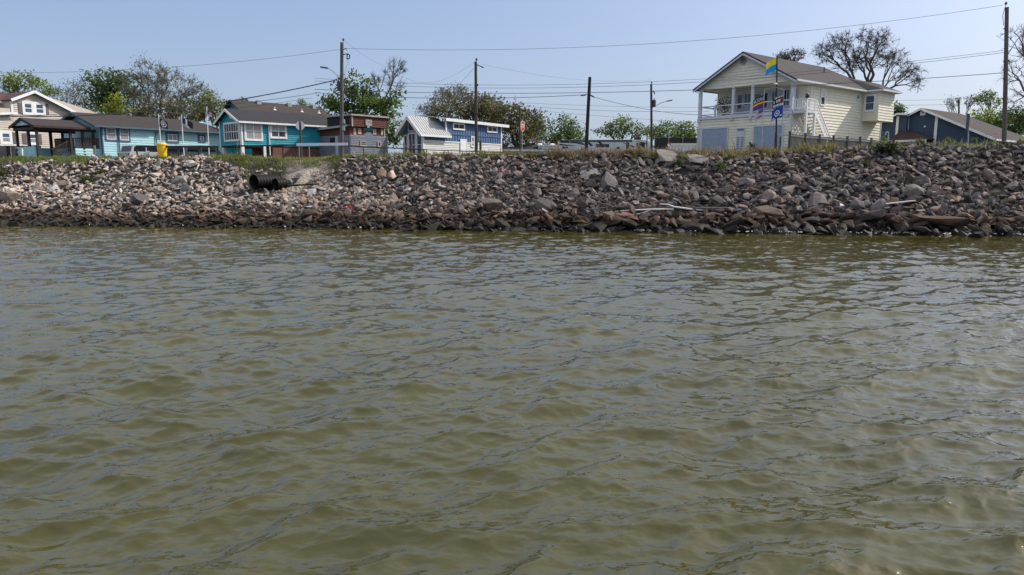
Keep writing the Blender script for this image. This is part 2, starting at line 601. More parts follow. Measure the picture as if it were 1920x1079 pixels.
# ------------------------------------------------------------------ rocks
ROCK = bpy.data.materials.new("riprap_rock")
ROCK.use_nodes = True
_N, _L = ROCK.node_tree.nodes, ROCK.node_tree.links
_b = _N["Principled BSDF"]
_b.inputs["Specular IOR Level"].default_value = 0.15
_a = _N.new("ShaderNodeAttribute"); _a.attribute_name = "col"
_oi = _N.new("ShaderNodeObjectInfo")
_g = _N.new("ShaderNodeNewGeometry")
_mx = _N.new("ShaderNodeMix"); _mx.data_type = 'RGBA'; _mx.blend_type = 'MULTIPLY'; _mx.inputs[0].default_value = 1
_L.new(_a.outputs[0], _mx.inputs[6]); _L.new(_oi.outputs["Color"], _mx.inputs[7])
_n1 = _N.new("ShaderNodeTexNoise"); _n1.inputs["Scale"].default_value = 5; _n1.inputs["Detail"].default_value = 7; _n1.inputs["Roughness"].default_value = 0.7
_L.new(_g.outputs["Position"], _n1.inputs[0])
_r = _N.new("ShaderNodeMapRange"); _r.inputs[1].default_value = 0.3; _r.inputs[2].default_value = 0.7; _r.inputs[3].default_value = 0.62; _r.inputs[4].default_value = 1.25
_L.new(_n1.outputs[0], _r.inputs[0])
_m2 = _N.new("ShaderNodeMix"); _m2.data_type = 'RGBA'; _m2.blend_type = 'MULTIPLY'; _m2.inputs[0].default_value = 1
_L.new(_mx.outputs[2], _m2.inputs[6]); _L.new(_r.outputs[0], _m2.inputs[7])
# tide stain: brown algae up to about a metre above the water, wet black just above it
_sep = _N.new("ShaderNodeSeparateXYZ"); _L.new(_g.outputs["Position"], _sep.inputs[0])
_n4 = _N.new("ShaderNodeTexNoise"); _n4.inputs["Scale"].default_value = 0.8; _n4.inputs["Detail"].default_value = 4
_L.new(_g.outputs["Position"], _n4.inputs[0])
_ad = _N.new("ShaderNodeMath"); _ad.operation = 'MULTIPLY_ADD'; _ad.inputs[1].default_value = -1.0
_L.new(_n4.outputs[0], _ad.inputs[0]); _L.new(_sep.outputs[2], _ad.inputs[2])
_st = _N.new("ShaderNodeMapRange"); _st.inputs[1].default_value = 1.3; _st.inputs[2].default_value = 0.25; _st.inputs[3].default_value = 0.0; _st.inputs[4].default_value = 0.9
_L.new(_ad.outputs[0], _st.inputs[0])
_wt = _N.new("ShaderNodeMapRange"); _wt.inputs[1].default_value = 0.38; _wt.inputs[2].default_value = -0.15; _wt.inputs[3].default_value = 0.0; _wt.inputs[4].default_value = 0.88
_L.new(_ad.outputs[0], _wt.inputs[0])
_m3 = _N.new("ShaderNodeMix"); _m3.data_type = 'RGBA'; _m3.blend_type = 'MULTIPLY'; _m3.inputs[7].default_value = (0.29, 0.205, 0.15, 1)
_L.new(_st.outputs[0], _m3.inputs[0]); _L.new(_m2.outputs[2], _m3.inputs[6])
_m4 = _N.new("ShaderNodeMix"); _m4.data_type = 'RGBA'; _m4.inputs[7].default_value = (0.016, 0.014, 0.011, 1)
_L.new(_wt.outputs[0], _m4.inputs[0]); _L.new(_m3.outputs[2], _m4.inputs[6]); _L.new(_m4.outputs[2], _b.inputs["Base Color"])
_ro = _N.new("ShaderNodeMapRange"); _ro.inputs[3].default_value = 0.9; _ro.inputs[4].default_value = 0.55
_L.new(_wt.outputs[0], _ro.inputs[0]); _L.new(_ro.outputs[0], _b.inputs["Roughness"])
_bp = _N.new("ShaderNodeBump"); _bp.inputs["Strength"].default_value = 0.6; _bp.inputs["Distance"].default_value = 0.05
_n2 = _N.new("ShaderNodeTexNoise"); _n2.inputs["Scale"].default_value = 11; _n2.inputs["Detail"].default_value = 5
_L.new(_g.outputs["Position"], _n2.inputs[0]); _L.new(_n2.outputs[0], _bp.inputs["Height"]); _L.new(_bp.outputs[0], _b.inputs["Normal"])

def hull(pts):
    bm = bmesh.new()
    for p in pts:
        bm.verts.new(p)
    r = bmesh.ops.convex_hull(bm, input=bm.verts)
    loose = [v for v in bm.verts if not v.link_faces]
    bmesh.ops.delete(bm, geom=loose, context='VERTS')
    bmesh.ops.triangulate(bm, faces=bm.faces)
    bm.verts.index_update()
    bmesh.ops.recalc_face_normals(bm, faces=bm.faces)
    V = np.array([tuple(v.co) for v in bm.verts], np.float32)
    Fc = np.array([[v.index for v in f.verts] for f in bm.faces], np.int32)
    bm.free()
    return V, Fc

def rock_shape(rg, n, blocky):
    d = rg.normal(size=(n, 3))
    d /= np.linalg.norm(d, axis=1)[:, None]
    p = 2 + blocky * 6
    d /= (np.abs(d) ** p).sum(1)[:, None] ** (1 / p)
    d *= rg.uniform(0.82, 1.05, (n, 1))
    # a couple of broken flat faces
    for _ in range(rg.integers(1, 4)):
        nv = rg.normal(size=3); nv /= np.linalg.norm(nv)
        h = rg.uniform(0.55, 0.85)
        ov = d @ nv - h
        d -= np.clip(ov, 0, None)[:, None] * nv
    d *= np.array([1.0, rg.uniform(0.62, 0.95), rg.uniform(0.32, 0.68)])
    return hull(d * 0.5)

_rg = np.random.default_rng(21)
SHAPES = [rock_shape(_rg, int(_rg.integers(12, 21)), _rg.uniform(0.3, 1.0)) for _ in range(36)]
SMALL_SHAPES = [rock_shape(_rg, 9, _rg.uniform(0.1, 0.8)) for _ in range(16)]

def rot_mats(rg, n, tilt):
    """random spin about the vertical, then a tilt, then lying on the bank's slope"""
    a = rg.uniform(0, 2 * np.pi, n)
    b = rg.normal(0, tilt, n); c = rg.normal(0, tilt, n)
    def rz(t): z = np.zeros_like(t); o = z + 1; return np.stack([np.cos(t), -np.sin(t), z, np.sin(t), np.cos(t), z, z, z, o], -1).reshape(-1, 3, 3)
    def rx(t): z = np.zeros_like(t); o = z + 1; return np.stack([o, z, z, z, np.cos(t), -np.sin(t), z, np.sin(t), np.cos(t)], -1).reshape(-1, 3, 3)
    def ry(t): z = np.zeros_like(t); o = z + 1; return np.stack([np.cos(t), z, np.sin(t), z, o, z, -np.sin(t), z, np.cos(t)], -1).reshape(-1, 3, 3)
    return rx(np.full(n, 0.30)) @ ry(c) @ rx(b) @ rz(a)

def scatter(rg, pitch, x0, x1, t0, t1):
    gx = np.arange(x0, x1, pitch); gt = np.arange(t0, t1, pitch)
    X, T = np.meshgrid(gx, gt)
    X = (X + rg.uniform(-0.6, 0.6, X.shape) * pitch).ravel(); T = (T + rg.uniform(-0.6, 0.6, T.shape) * pitch).ravel()
    return X, T

def np_px(X, Y, Z):
    dep = Y * _c - (Z - EYE.z) * _s
    return CXP + FPX * X / dep, CYP - FPX * (Y * _s + (Z - EYE.z) * _c) / dep

def rock_keep(X, Y, T, PX, PY, rg):
    run = np.interp(X, _cx, _cr)
    tn = T / run
    keep = tn < 1.0 + 0.025 * np.sin(X * 1.3) + 0.02 * np.sin(X * 3.7) - 0.02
    keep &= ~((PX > 436) & (PX < 640) & (tn > 0.86))
    keep &= ~((PX > 400) & (PX < 470) & (tn > 0.9))
    keep &= ~((PX < 165) & (tn > 0.90 + 0.02 * np.sin(X * 2.1)))
    d = pit_dist(X, Y)
    keep &= ~((d < 0.6) & (T > 4.9))
    keep &= ~((d < 4.4) & (T > 6.8) & (PX > 522) & (PX < 612 + (300 - PY) * 0.8) & (rg.random(len(X)) > 0.06))
    keep &= ~((PX > 462) & (PX <= 524) & (d < 3.4) & (T > 7.4) & (rg.random(len(X)) > 0.4))
    keep &= ~((PX > 1080) & (PX < 1340) & (tn > 0.975))
    return keep

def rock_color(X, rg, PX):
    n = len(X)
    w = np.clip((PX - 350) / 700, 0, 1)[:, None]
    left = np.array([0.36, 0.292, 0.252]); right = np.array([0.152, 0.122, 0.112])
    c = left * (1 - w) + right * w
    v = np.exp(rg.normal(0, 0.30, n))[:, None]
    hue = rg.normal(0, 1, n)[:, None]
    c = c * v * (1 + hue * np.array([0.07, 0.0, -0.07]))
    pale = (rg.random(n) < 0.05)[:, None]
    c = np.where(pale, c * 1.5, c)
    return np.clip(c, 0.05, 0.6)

def build_rocks():
    rg = np.random.default_rng(5)
    bank = bpy.data.objects.new("rock_bank", None)
    COL.objects.link(bank)
    tag(bank, kind="structure")
    X, T = scatter(rg, 0.335, -52, 44, -1.3, 12.2)
    Y = shore(X) + T
    Z = ground_z(X, Y)
    PX, PY = np_px(X, Y, Z)
    k = rock_keep(X, Y, T, PX, PY, rg)
    X, T, Y, Z, PX, PY = [a[k] for a in (X, T, Y, Z, PX, PY)]
    n = len(X)
    low = np.clip((2.6 - T) / 2.0, 0, 1) * np.clip((PX - 500) / 600, 0.15, 1)
    lat = np.clip((PX - 300) / 1300, 0, 1)
    D = np.exp(rg.normal(0, 0.30, n)) * (0.355 + 0.10 * lat + 0.24 * low)
    D *= np.where(rg.random(n) < 0.035, 1.4, 1.0)
    D = np.clip(D, 0.22, 1.35)
    Z = Z + D * rg.uniform(-0.10, 0.42, n)
    Rm = rot_mats(rg, n, 0.5)
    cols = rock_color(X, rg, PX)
    inview = (PX > 5) & (PX < 1915) & (T > 0.05)
    size = np.where(inview, D / Y, 0)
    big = np.argsort(-size)[:296]
    isbig = np.zeros(n, bool); isbig[big] = True
    # the rest: one mesh
    VV, FF, CC = [], [], []
    off = 0
    which = rg.integers(0, len(SHAPES), n)
    SV = np.stack([rg.uniform(0.9, 1.45, n), rg.uniform(0.75, 1.1, n), rg.uniform(0.65, 1.2, n)], -1) * D[:, None]
    for s, (sv, sf) in enumerate(SHAPES):
        idx = np.where((which == s) & ~isbig)[0]
        if not len(idx): continue
        v = np.einsum('nij,nkj->nki', Rm[idx], sv[None] * SV[idx][:, None, :]) + np.stack([X[idx], Y[idx], Z[idx]], -1)[:, None, :]
        f = sf[None] + (np.arange(len(idx)) * len(sv))[:, None, None] + off
        VV.append(v.reshape(-1, 3)); FF.append(f.reshape(-1, 3)); CC.append(np.repeat(cols[idx], len(sv), 0))
        off += len(idx) * len(sv)
    # small broken stone between them
    x2, t2 = scatter(rg, 0.55, -52, 44, -0.8, 12.2)
    y2 = shore(x2) + t2; z2 = ground_z(x2, y2); p2, q2 = np_px(x2, y2, z2)
    k = rock_keep(x2, y2, t2, p2, q2, rg)
    x2, y2, z2, p2 = x2[k], y2[k], z2[k], p2[k]
    n2 = len(x2); d2 = rg.uniform(0.13, 0.30, n2); r2 = rot_mats(rg, n2, 0.6); c2 = rock_color(x2, rg, p2)
    z2 = z2 + rg.uniform(0.0, 0.16, n2)
    w2 = rg.integers(0, len(SMALL_SHAPES), n2)
    for s, (sv, sf) in enumerate(SMALL_SHAPES):
        idx = np.where(w2 == s)[0]
        v = np.einsum('nij,kj->nki', r2[idx], sv) * d2[idx][:, None, None] + np.stack([x2[idx], y2[idx], z2[idx]], -1)[:, None, :]
        f = sf[None] + (np.arange(len(idx)) * len(sv))[:, None, None] + off
        VV.append(v.reshape(-1, 3)); FF.append(f.reshape(-1, 3)); CC.append(np.repeat(c2[idx], len(sv), 0))
        off += len(idx) * len(sv)
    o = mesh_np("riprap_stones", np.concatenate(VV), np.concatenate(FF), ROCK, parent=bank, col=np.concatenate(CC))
    tag(o, kind="stuff")
    # the largest: one object each
    from mathutils import Matrix
    meshes = {}
    for i in big:
        s = int(which[i])
        if s not in meshes:
            ob = mesh_np("rock", SHAPES[s][0], SHAPES[s][1], ROCK, parent=bank, col=np.ones((len(SHAPES[s][0]), 3)))
            meshes[s] = ob.data
        else:
            ob = bpy.data.objects.new("rock", meshes[s]); COL.objects.link(ob); ob.parent = bank
        ob.rotation_euler = Matrix(Rm[i].tolist()).to_euler()
        ob.scale = [float(q) for q in SV[i]]
        ob.location = (float(X[i]), float(Y[i]), float(Z[i]))
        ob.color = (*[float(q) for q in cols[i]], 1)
    return bank

build_rocks()

def boulder(name, label, cat, px, py, dims, rot, color, seed, blocky=0.9, n=26, sink=0.25, group=None, fwd=0.0):
    """one big piece lying on the bank where the photo shows it; dims in metres"""
    rg = np.random.default_rng(seed)
    d = rg.normal(size=(n, 3)); d /= np.linalg.norm(d, axis=1)[:, None]
    p = 2 + blocky * 8
    d /= (np.abs(d) ** p).sum(1)[:, None] ** (1 / p)
    d *= rg.uniform(0.9, 1.03, (n, 1))
    V, Fc = hull(d * 0.5 * np.array(dims))
    P = hit_bank(px, py)
    o = mesh_np(name, V, Fc, ROCK, col=np.ones((len(V), 3)))
    o.rotation_euler = [R(a) for a in rot]
    o.location = P + Vector((0, -fwd, dims[2] * (0.5 - sink) + fwd * 0.25))
    k = 1.0 if max(dims) < 0.8 else 0.74
    o.color = (*[c * k for c in color], 1)
    tag(o, label, cat, group)
    return o

# ------------------------------------------------------------------ houses
class House:
    """local frame: +x along the long side (bearing az), +y back to the left, walls 'side' at y = 0 and 'gable' at x = 0"""
    def __init__(self, name, label, cat, az, px, Y, z0=5.5, group=None):
        self.az = R(az)
        self.O = on_col(px, Y, z0)
        self.z0 = z0
        self.d = Vector((math.sin(self.az), math.cos(self.az), 0))
        self.w = Vector((-math.cos(self.az), math.sin(self.az), 0))
        self.root = thing(name, label, cat, self.O, math.pi / 2 - self.az, group)

    def hit(self, face, px, py, off=0.0):
        """off: distance of the plane inside the wall line (local y for 'side', local x for 'gable'). Returns (along, z)."""
        D = ray(px, py)
        n = self.w if face == 'side' else self.d
        P0 = self.O + n * off
        t = (P0 - EYE).dot(n) / D.dot(n)
        q = EYE + D * t - self.O
        return (q.dot(self.d) if face == 'side' else q.dot(self.w)), q.z

    def pt(self, face, a, z, out=0.0, off=0.0):
        return Vector((a, off - out, z)) if face == 'side' else Vector((off - out, a, z))

    def fbox(self, mb, face, a0, a1, z0, z1, n0, n1, mi=0, off=0.0):
        if face == 'side':
            mb.box(a0, a1, off - n1, off - n0, z0, z1, mi)
        else:
            mb.box(off - n1, off - n0, a0, a1, z0, z1, mi)

    def siding(self, mb, face, z0, z1, lo, hi, pitch=0.2, lap=0.04, off=0.0, mi=0):
        """lapped boards: each course leans out at its foot; lo/hi are numbers or functions of z"""
        L = lo if callable(lo) else (lambda z: lo)
        Hh = hi if callable(hi) else (lambda z: hi)
        n = max(1, int(round((z1 - z0) / pitch)))
        for k in range(n):
            a, b = z0 + (z1 - z0) * k / n, z0 + (z1 - z0) * (k + 1) / n
            if Hh(b) - L(b) < 0.01 and Hh(a) - L(a) < 0.05:
                continue
            q = [self.pt(face, L(a), a, 0.018, off), self.pt(face, Hh(a), a, 0.018, off), self.pt(face, max(Hh(b), L(b)), b, 0.018 - lap, off), self.pt(face, L(b), b, 0.018 - lap, off)]
            mb.poly(q, mi)
            mb.poly([self.pt(face, L(a), a, 0.018 - lap, off), self.pt(face, Hh(a), a, 0.018 - lap, off), q[1], q[0]], mi)
        return mb

    def window(self, face, a0, a1, z0, z1, cols=1, rows=2, trim=0.09, sash=0.045, frame=None, panes=GLASS, off=0.0, top=None, trim_mat=None, name="window", label=None):
        frame = frame or WHITE
        mb = MB()
        tm = 1 if trim_mat else 0
        for q in ((a0 - trim, a0, z0 - trim, z1 + trim), (a1, a1 + trim, z0 - trim, z1 + trim)):
            self.fbox(mb, face, *q, 0.0, 0.075, tm, off)
        self.fbox(mb, face, a0, a1, z1, z1 + trim, 0.0, 0.073, tm, off)
        self.fbox(mb, face, a0, a1, z0 - trim, z0, 0.0, 0.085, tm, off)
        cw, rh = (a1 - a0) / cols, (z1 - z0) / rows
        for c in range(1, cols):
            x = a0 + c * cw
            self.fbox(mb, face, x - sash / 2, x + sash / 2, z0, z1, 0.03, 0.066, 0, off)
        for r in range(1, rows):
            z = z0 + r * rh
            self.fbox(mb, face, a0, a1, z - sash / 2, z + sash / 2, 0.03, 0.062, 0, off)
        for q in ((a0, a0 + sash, z0, z1), (a1 - sash, a1, z0, z1)):
            self.fbox(mb, face, *q, 0.03, 0.06, 0, off)
        for q in ((a0 + sash, a1 - sash, z0, z0 + sash), (a0 + sash, a1 - sash, z1 - sash, z1)):
            self.fbox(mb, face, *q, 0.03, 0.058, 0, off)
        w = mb.build(name, [frame, trim_mat or frame], self.root)
        if label: w["label"] = label
        for c in range(cols):
            for r in range(rows):
                pb = MB()
                self.fbox(pb, face, a0 + c * cw + 0.01, a0 + (c + 1) * cw - 0.01, z0 + r * rh + 0.01, z0 + (r + 1) * rh - 0.01, 0.028, 0.042, 0, off)
                pm = top if (top and r == rows - 1) else panes
                pb.build("pane", pm, w)
        return w

    def win_px(self, face, x0, y0, x1, y1, off=0.0, **kw):
        """window whose glass fills the photo rectangle (x0,y0)-(x1,y1)"""
        ym, xm = (y0 + y1) / 2, (x0 + x1) / 2
        a0, _ = self.hit(face, x0, ym, off); a1, _ = self.hit(face, x1, ym, off)
        _, z1 = self.hit(face, xm, y0, off); _, z0 = self.hit(face, xm, y1, off)
        if a0 > a1: a0, a1 = a1, a0
        return self.window(face, a0, a1, z0, z1, off=off, **kw)

    EACH = ("corner_board", "white_trim", "railing", "vent", "door_frame", "rake_board", "deck_railing", "landing_railing", "wing_trim", "louvre", "porch_fascia", "loft_fascia")

    def part(self, mb, name, mats, smooth=False, label=None, kind=None, parent=None):
        if name in self.EACH and all(len(f) == 4 for f in mb.f) and len(mb.v) * 6 == len(mb.f) * 8:
            return mb.build_each(name, mats, parent or self.root)[0]
        if name in ("baluster", "wire"):
            kind = "stuff"
        o = mb.build(name, mats, parent or self.root, smooth)
        if label: o["label"] = label
        if kind: o["kind"] = kind
        return o

def wall_core(mb, x0, x1, y0, y1, z0, z1):
    mb.box(x0, x1, y0, y1, z0, z1)

def shingles(name, col):
    return mat(name, col, 0.95, 0.22, 7, 0.5, 30, stretch=(1, 1, 3))

# ---------------- yellow two-storey house on the right
def yellow_house():
    h = House("two_storey_house", "pale yellow two-storey house with front balcony, outside stairs and grey garage doors", "house", 50, 1481, 72, 5.8)
    YEL = mat("yellow_lap_siding", (0.69, 0.64, 0.535), 0.75, 0.05, 2)
    ROOF = shingles("taupe_shingles", (0.048, 0.039, 0.040))
    FASCIA = mat("grey_white_fascia", (0.55, 0.56, 0.62), 0.6, 0.08, 3)
    NAVY = mat("dark_roof_edge", (0.03, 0.035, 0.06), 0.7)
    Lw, _ = h.hit('side', 1651, 250)
    Wd, _ = h.hit('gable', 1310, 250)
    _, zf = h.hit('gable', 1481, 208)           # balcony floor
    _, ze = h.hit('side', 1487, 143)            # eave
    rec, _ = h.hit('side', 1519, 175)           # how deep the balcony is
    # apex at the middle of the gable
    ya = Wd / 2
    za = None
    for k in range(200):
        z = ze + k * 0.03
        p = proj(h.O + h.w * ya + Vector((0, 0, z)) - h.d * 0.5)
        if p[1] <= 97:
            za = z; break
    za = za or ze + 3.2
    slope = (za - ze) / ya
    # lower and upper walls
    mb = MB()
    h.siding(mb, 'side', 0.0, zf, 0, Lw, 0.29, 0.055)
    h.siding(mb, 'side', zf, ze - 0.02, rec, Lw, 0.29, 0.055)
    h.siding(mb, 'gable', 0.0, zf - 0.28, 0, Wd, 0.29, 0.055)
    h.siding(mb, 'gable', zf, ze - 0.05, 0, Wd, 0.23, off=rec)
    lo = lambda z: max(0.0, (z - ze) / slope); hi = lambda z: Wd - max(0.0, (z - ze) / slope)
    _, zb = h.hit('gable', 1485, 152)           # foot of the boarded gable above the balcony
    h.siding(mb, 'gable', zb, za - 0.05, lo, hi, 0.29, 0.055)
    mb.box(0.05, Lw, 0.05, Wd, -1.2, zf - 0.02)
    mb.box(rec + 0.05, Lw, 0.05, Wd, zf - 0.02, ze)
    mb.prism([(0.05, 0.05, ze), (0.05, Wd - 0.05, ze), (0.05, ya, za - 0.12)], (Lw - ya * 0.75 - 0.3, 0, 0))
    mb.box(0.06, 0.2, 0.05, Wd - 0.05, zb, ze + 0.02)
    h.part(mb, "wall", YEL)
    tb = MB()
    for a in (0.0, Lw - 0.12):
        h.fbox(tb, 'side', a, a + 0.12, 0, zf, 0.01, 0.05)
    for a in (0.0, Wd - 0.13):
        h.fbox(tb, 'gable', a, a + 0.13, 0, zf - 0.3, 0.01, 0.05)
    h.fbox(tb, 'side', rec, rec + 0.13, zf, ze - 0.1, 0.01, 0.05)
    h.part(tb, "corner_board", FASCIA)
    # roof
    o = 0.55
    hipx = Lw - ya * 0.75
    rb = MB()
    rb.slab([(-o, -o, ze - o * slope), (Lw + o, -o, ze - o * slope), (hipx, ya, za), (-o, ya, za)], 0.14)
    rb.slab([(-o, ya, za), (hipx, ya, za), (Lw + o, Wd + o, ze - o * slope), (-o, Wd + o, ze - o * slope)], 0.14)
    rb.slab([(Lw + o, -o, ze - o * slope), (Lw + o, Wd + o, ze - o * slope), (hipx, ya, za)], 0.14)
    roof = h.part(rb, "roof", ROOF)
    vb = MB()
    vb.tube([(Lw * 0.62, ya * 0.62, ze + 0.5 * ya * slope), (Lw * 0.62, ya * 0.62, ze + 0.62 * ya * slope + 0.55)], 0.06, 8)
    h.part(vb, "vent_pipe", BLACK, parent=roof)
    eb = MB()
    for sgn, y0, y1 in ((1, -o, ya), (-1, Wd + o, ya)):
        p, q = Vector((-o - 0.03, y0, ze - o * slope)), Vector((-o - 0.03, y1, za))
        eb.bar(p - Vector((0, 0, 0.24)), q - Vector((0, 0, 0.24)), 0.05, 0.2, 0)
        eb.bar(p - Vector((0.01, 0, 0.07)), q - Vector((0.01, 0, 0.07)), 0.06, 0.14, 1)
    h.part(eb, "rake_board", [FASCIA, NAVY])
    gb = MB()
    gb.box(-o, Lw + o, -o - 0.12, -o + 0.02, ze - o * slope - 0.2, ze - o * slope - 0.03)
    gb.tube([(0.05, -o, ze - o * slope - 0.15), (0.02, -0.2, ze - o * slope - 0.35), (0.02, -0.12, zf + 0.2), (0.02, -0.12, zf - 0.25), (0.9, -0.12, zf - 0.9), (0.9, -0.12, 0.1)], 0.05, 6)
    gb.tube([(-0.3, Wd + o, ze - o * slope - 0.15), (0.0, Wd + 0.12, ze - o * slope - 0.4), (-0.02, Wd + 0.12, 0.1)], 0.05, 6)
    h.part(gb, "gutter", FASCIA)
    sb = MB()
    sb.slab([(-o + 0.02, -o + 0.05, ze - o * slope - 0.16), (Lw + o - 0.05, -o + 0.05, ze - o * slope - 0.16), (Lw + o - 0.05, 0.0, ze - o * slope - 0.16), (-o + 0.02, 0, ze - o * slope - 0.16)], 0.03)
    sb.box(0.03, rec, 0.06, Wd - 0.06, zb - 0.03, zb + 0.0)
    h.part(sb, "soffit", YEL)
    vb = MB()
    _, zv = h.hit('gable', 1394, 115)
    av, _ = h.hit('gable', 1394, 115)
    vb.tube([(-0.01, av, zv), (-0.07, av, zv)], 0.38, 14)
    vent = h.part(vb, "gable_vent", mat("vent_grey", (0.33, 0.33, 0.33), 0.7))
    vb = MB()
    for k in range(5):
        vb.box(-0.085, -0.07, av - 0.24, av + 0.24, zv - 0.22 + k * 0.1, zv - 0.17 + k * 0.1)
    h.part(vb, "louvre", BLACK, parent=vent)
    # balcony
    fb = MB()
    h.fbox(fb, 'gable', -0.02, Wd + 0.02, zf - 0.3, zf - 0.01, 0.0, 0.1)
    fb.box(0.0, rec, 0.03, Wd - 0.03, zf - 0.02, zf + 0.01)
    h.fbox(fb, 'side', 0, rec, zf - 0.3, zf - 0.01, 0.03, 0.06)
    h.part(fb, "balcony_floor", FASCIA)
    posts = [0.1, h.hit('gable', 1411, 185)[0], h.hit('gable', 1375, 190)[0], Wd - 0.1]
    for a in posts:
        pb = MB()
        pb.box(-0.1, 0.12, a - 0.13, a + 0.13, zf, zb + 0.1)
        pb.box(-0.13, 0.15, a - 0.16, a + 0.16, zf, zf + 0.15)
        h.part(pb, "post", FASCIA)
    pm = h.hit('gable', 1341, 200)[0]
    pb = MB(); pb.box(-0.06, 0.08, pm - 0.09, pm + 0.09, zf, zf + 1.1); h.part(pb, "post", FASCIA)
    ends = [0.1, posts[1], posts[2], pm, Wd - 0.1]
    for a, b in zip(ends[:-1], ends[1:]):
        rl = MB()
        rl.box(-0.05, 0.07, a + 0.1, b - 0.1, zf + 1.0, zf + 1.1)
        rl.box(-0.03, 0.05, a + 0.1, b - 0.1, zf + 0.15, zf + 0.24)
        rail = h.part(rl, "railing", FASCIA)
        wb = MB()
        for k in range(5):
            wb.box(0.005, 0.015, a + 0.1, b - 0.1, zf + 0.34 + k * 0.13, zf + 0.35 + k * 0.13)
        h.part(wb, "wire", GALV, parent=rail)
    rl = MB()
    rl.box(0.1, rec, Wd - 0.12, Wd, zf + 1.0, zf + 1.1); rl.box(0.1, rec, Wd - 0.1, Wd - 0.02, zf + 0.15, zf + 0.24)
    h.part(rl, "railing", FASCIA)
    # balcony wall: windows and doors behind the posts
    bw = MB()
    a0, a1 = h.hit('gable', 1497, 180, rec)[0], h.hit('gable', 1382, 190, rec)[0]
    GREYW = mat("balcony_grey_panel", (0.40, 0.41, 0.45), 0.7)
    bw.box(rec - 0.03, rec - 0.005, a0, a1, zf + 0.05, zf + 2.45)
    h.part(bw, "balcony_panel", GREYW)
    spans = [(1383, 1392, 178, 205, 1), (1396, 1408, 176, 198, 2), (1415, 1428, 176, 203, 1), (1432, 1440, 174, 203, 1), (1447, 1458, 171, 197, 2), (1469, 1481, 168, 199, 2)]
    for x0, x1, y0, y1, cc in spans:
        h.win_px('gable', x0, y0, x1, y1, off=rec - 0.03, cols=cc, rows=1, trim=0.07, frame=FASCIA, panes=GLASS)
    for x0, x1, yy in ((1378, 1388, 168), (1394, 1408, 167), (1419, 1433, 164.5), (1446, 1457, 162), (1466, 1481, 159.5)):
        tb = MB()
        b0, z0 = h.hit('gable', x0, yy, rec); b1, z1 = h.hit('gable', x1, yy, rec)
        if b0 > b1: b0, b1 = b1, b0
        tb.box(rec - 0.06, rec - 0.02, b0, b1, (z0 + z1) / 2 - 0.1, (z0 + z1) / 2 + 0.1)
        h.part(tb, "transom_window", GLASS)
    # garage doors, shutters between them, wall lamps
    DOORG = mat("grey_blue_garage_door", (0.27, 0.32, 0.43), 0.55, 0.06, 2)
    for x0, x1, y0, y1 in ((1363.5, 1317, 242, 283), (1467, 1414, 237, 283)):
        a0, _ = h.hit('gable', x0, 255); a1, _ = h.hit('gable', x1, 255)
        _, z1 = h.hit('gable', (x0 + x1) / 2, y0)
        fb = MB()
        h.fbox(fb, 'gable', a0 - 0.12, a0, 0, z1 + 0.12, 0.01, 0.09); h.fbox(fb, 'gable', a1, a1 + 0.12, 0, z1 + 0.12, 0.01, 0.09)
        h.fbox(fb, 'gable', a0, a1, z1, z1 + 0.12, 0.01, 0.09)
        door = MB()
        nn = 5
        for k in range(nn):
            zz0, zz1 = z1 * k / nn, z1 * (k + 1) / nn
            h.fbox(door, 'gable', a0 + 0.005, a1 - 0.005, zz0 + 0.012, zz1 - 0.012, 0.026, 0.045)
        h.fbox(door, 'gable', a0, a1, 0, z1, 0.022, 0.03)
        d = h.part(door, "garage_door", DOORG)
        h.part(fb, "door_frame", FASCIA, parent=d)
        lb = MB()
        for k in range(4):
            m0 = a0 + (a1 - a0) * (k + 0.15) / 4; m1 = a0 + (a1 - a0) * (k + 0.85) / 4
            h.fbox(lb, 'gable', m0, m1, 0.12, 0.32, 0.046, 0.056)
        h.part(lb, "vent", WHITE_COOL, parent=d)
    a0, _ = h.hit('gable', 1396, 260); a1, _ = h.hit('gable', 1381, 260)
    _, z1 = h.hit('gable', 1388, 240)
    sh = MB()
    h.fbox(sh, 'gable', a0, a1, 0, z1, 0.01, 0.06)
    sdoor = h.part(sh, "side_door", FASCIA)
    for k in range(6):
        for c in range(2):
            lv = MB()
            m0 = a0 + (a1 - a0) * (0.08 + 0.5 * c)
            h.fbox(lv, 'gable', m0, m0 + (a1 - a0) * 0.34, 0.55 + k * 0.22, 0.68 + k * 0.22, 0.062, 0.08)
            h.part(lv, "louvre", mat("louvre_blue_grey", (0.16, 0.19, 0.27), 0.6), parent=sdoor)
    lv = MB(); h.fbox(lv, 'gable', a0 + 0.06, a1 - 0.06, z1 - 0.3, z1 - 0.08, 0.062, 0.08); h.part(lv, "transom", mat("louvre_blue_grey", (0.16, 0.19, 0.27)), parent=sdoor)
    for px, py in ((1476, 215), (1407, 221), (1372, 222), (1311, 227)):
        a, z = h.hit('gable', px, py)
        lb = MB(); h.fbox(lb, 'gable', a - 0.17, a + 0.17, z - 0.2, z + 0.2, 0.01, 0.14)
        h.part(lb, "floodlight", mat("floodlight_grey", (0.5, 0.5, 0.5), 0.5))
    # side windows
    h.win_px('side', 1539, 168, 1546, 197, cols=1, rows=2, top=GLASS_BLIND, panes=mat('open_window', (0.02, 0.02, 0.022), 0.9))
    h.win_px('side', 1606, 178, 1611, 187, cols=2, rows=1)
    # bay on the right, carried on the wall
    xb0, _ = h.hit('side', 1617, 200)
    P0 = h.O + h.d * xb0
    prot = 1.0
    for k in range(60):
        prot = 0.5 + k * 0.05
        if proj(P0 - h.w * prot + Vector((0, 0, 4)))[0] >= 1645: break
    xb1 = xb0
    while proj(h.O + h.d * xb1 - h.w * prot + Vector((0, 0, 4)))[0] < 1674 and xb1 < 40: xb1 += 0.05
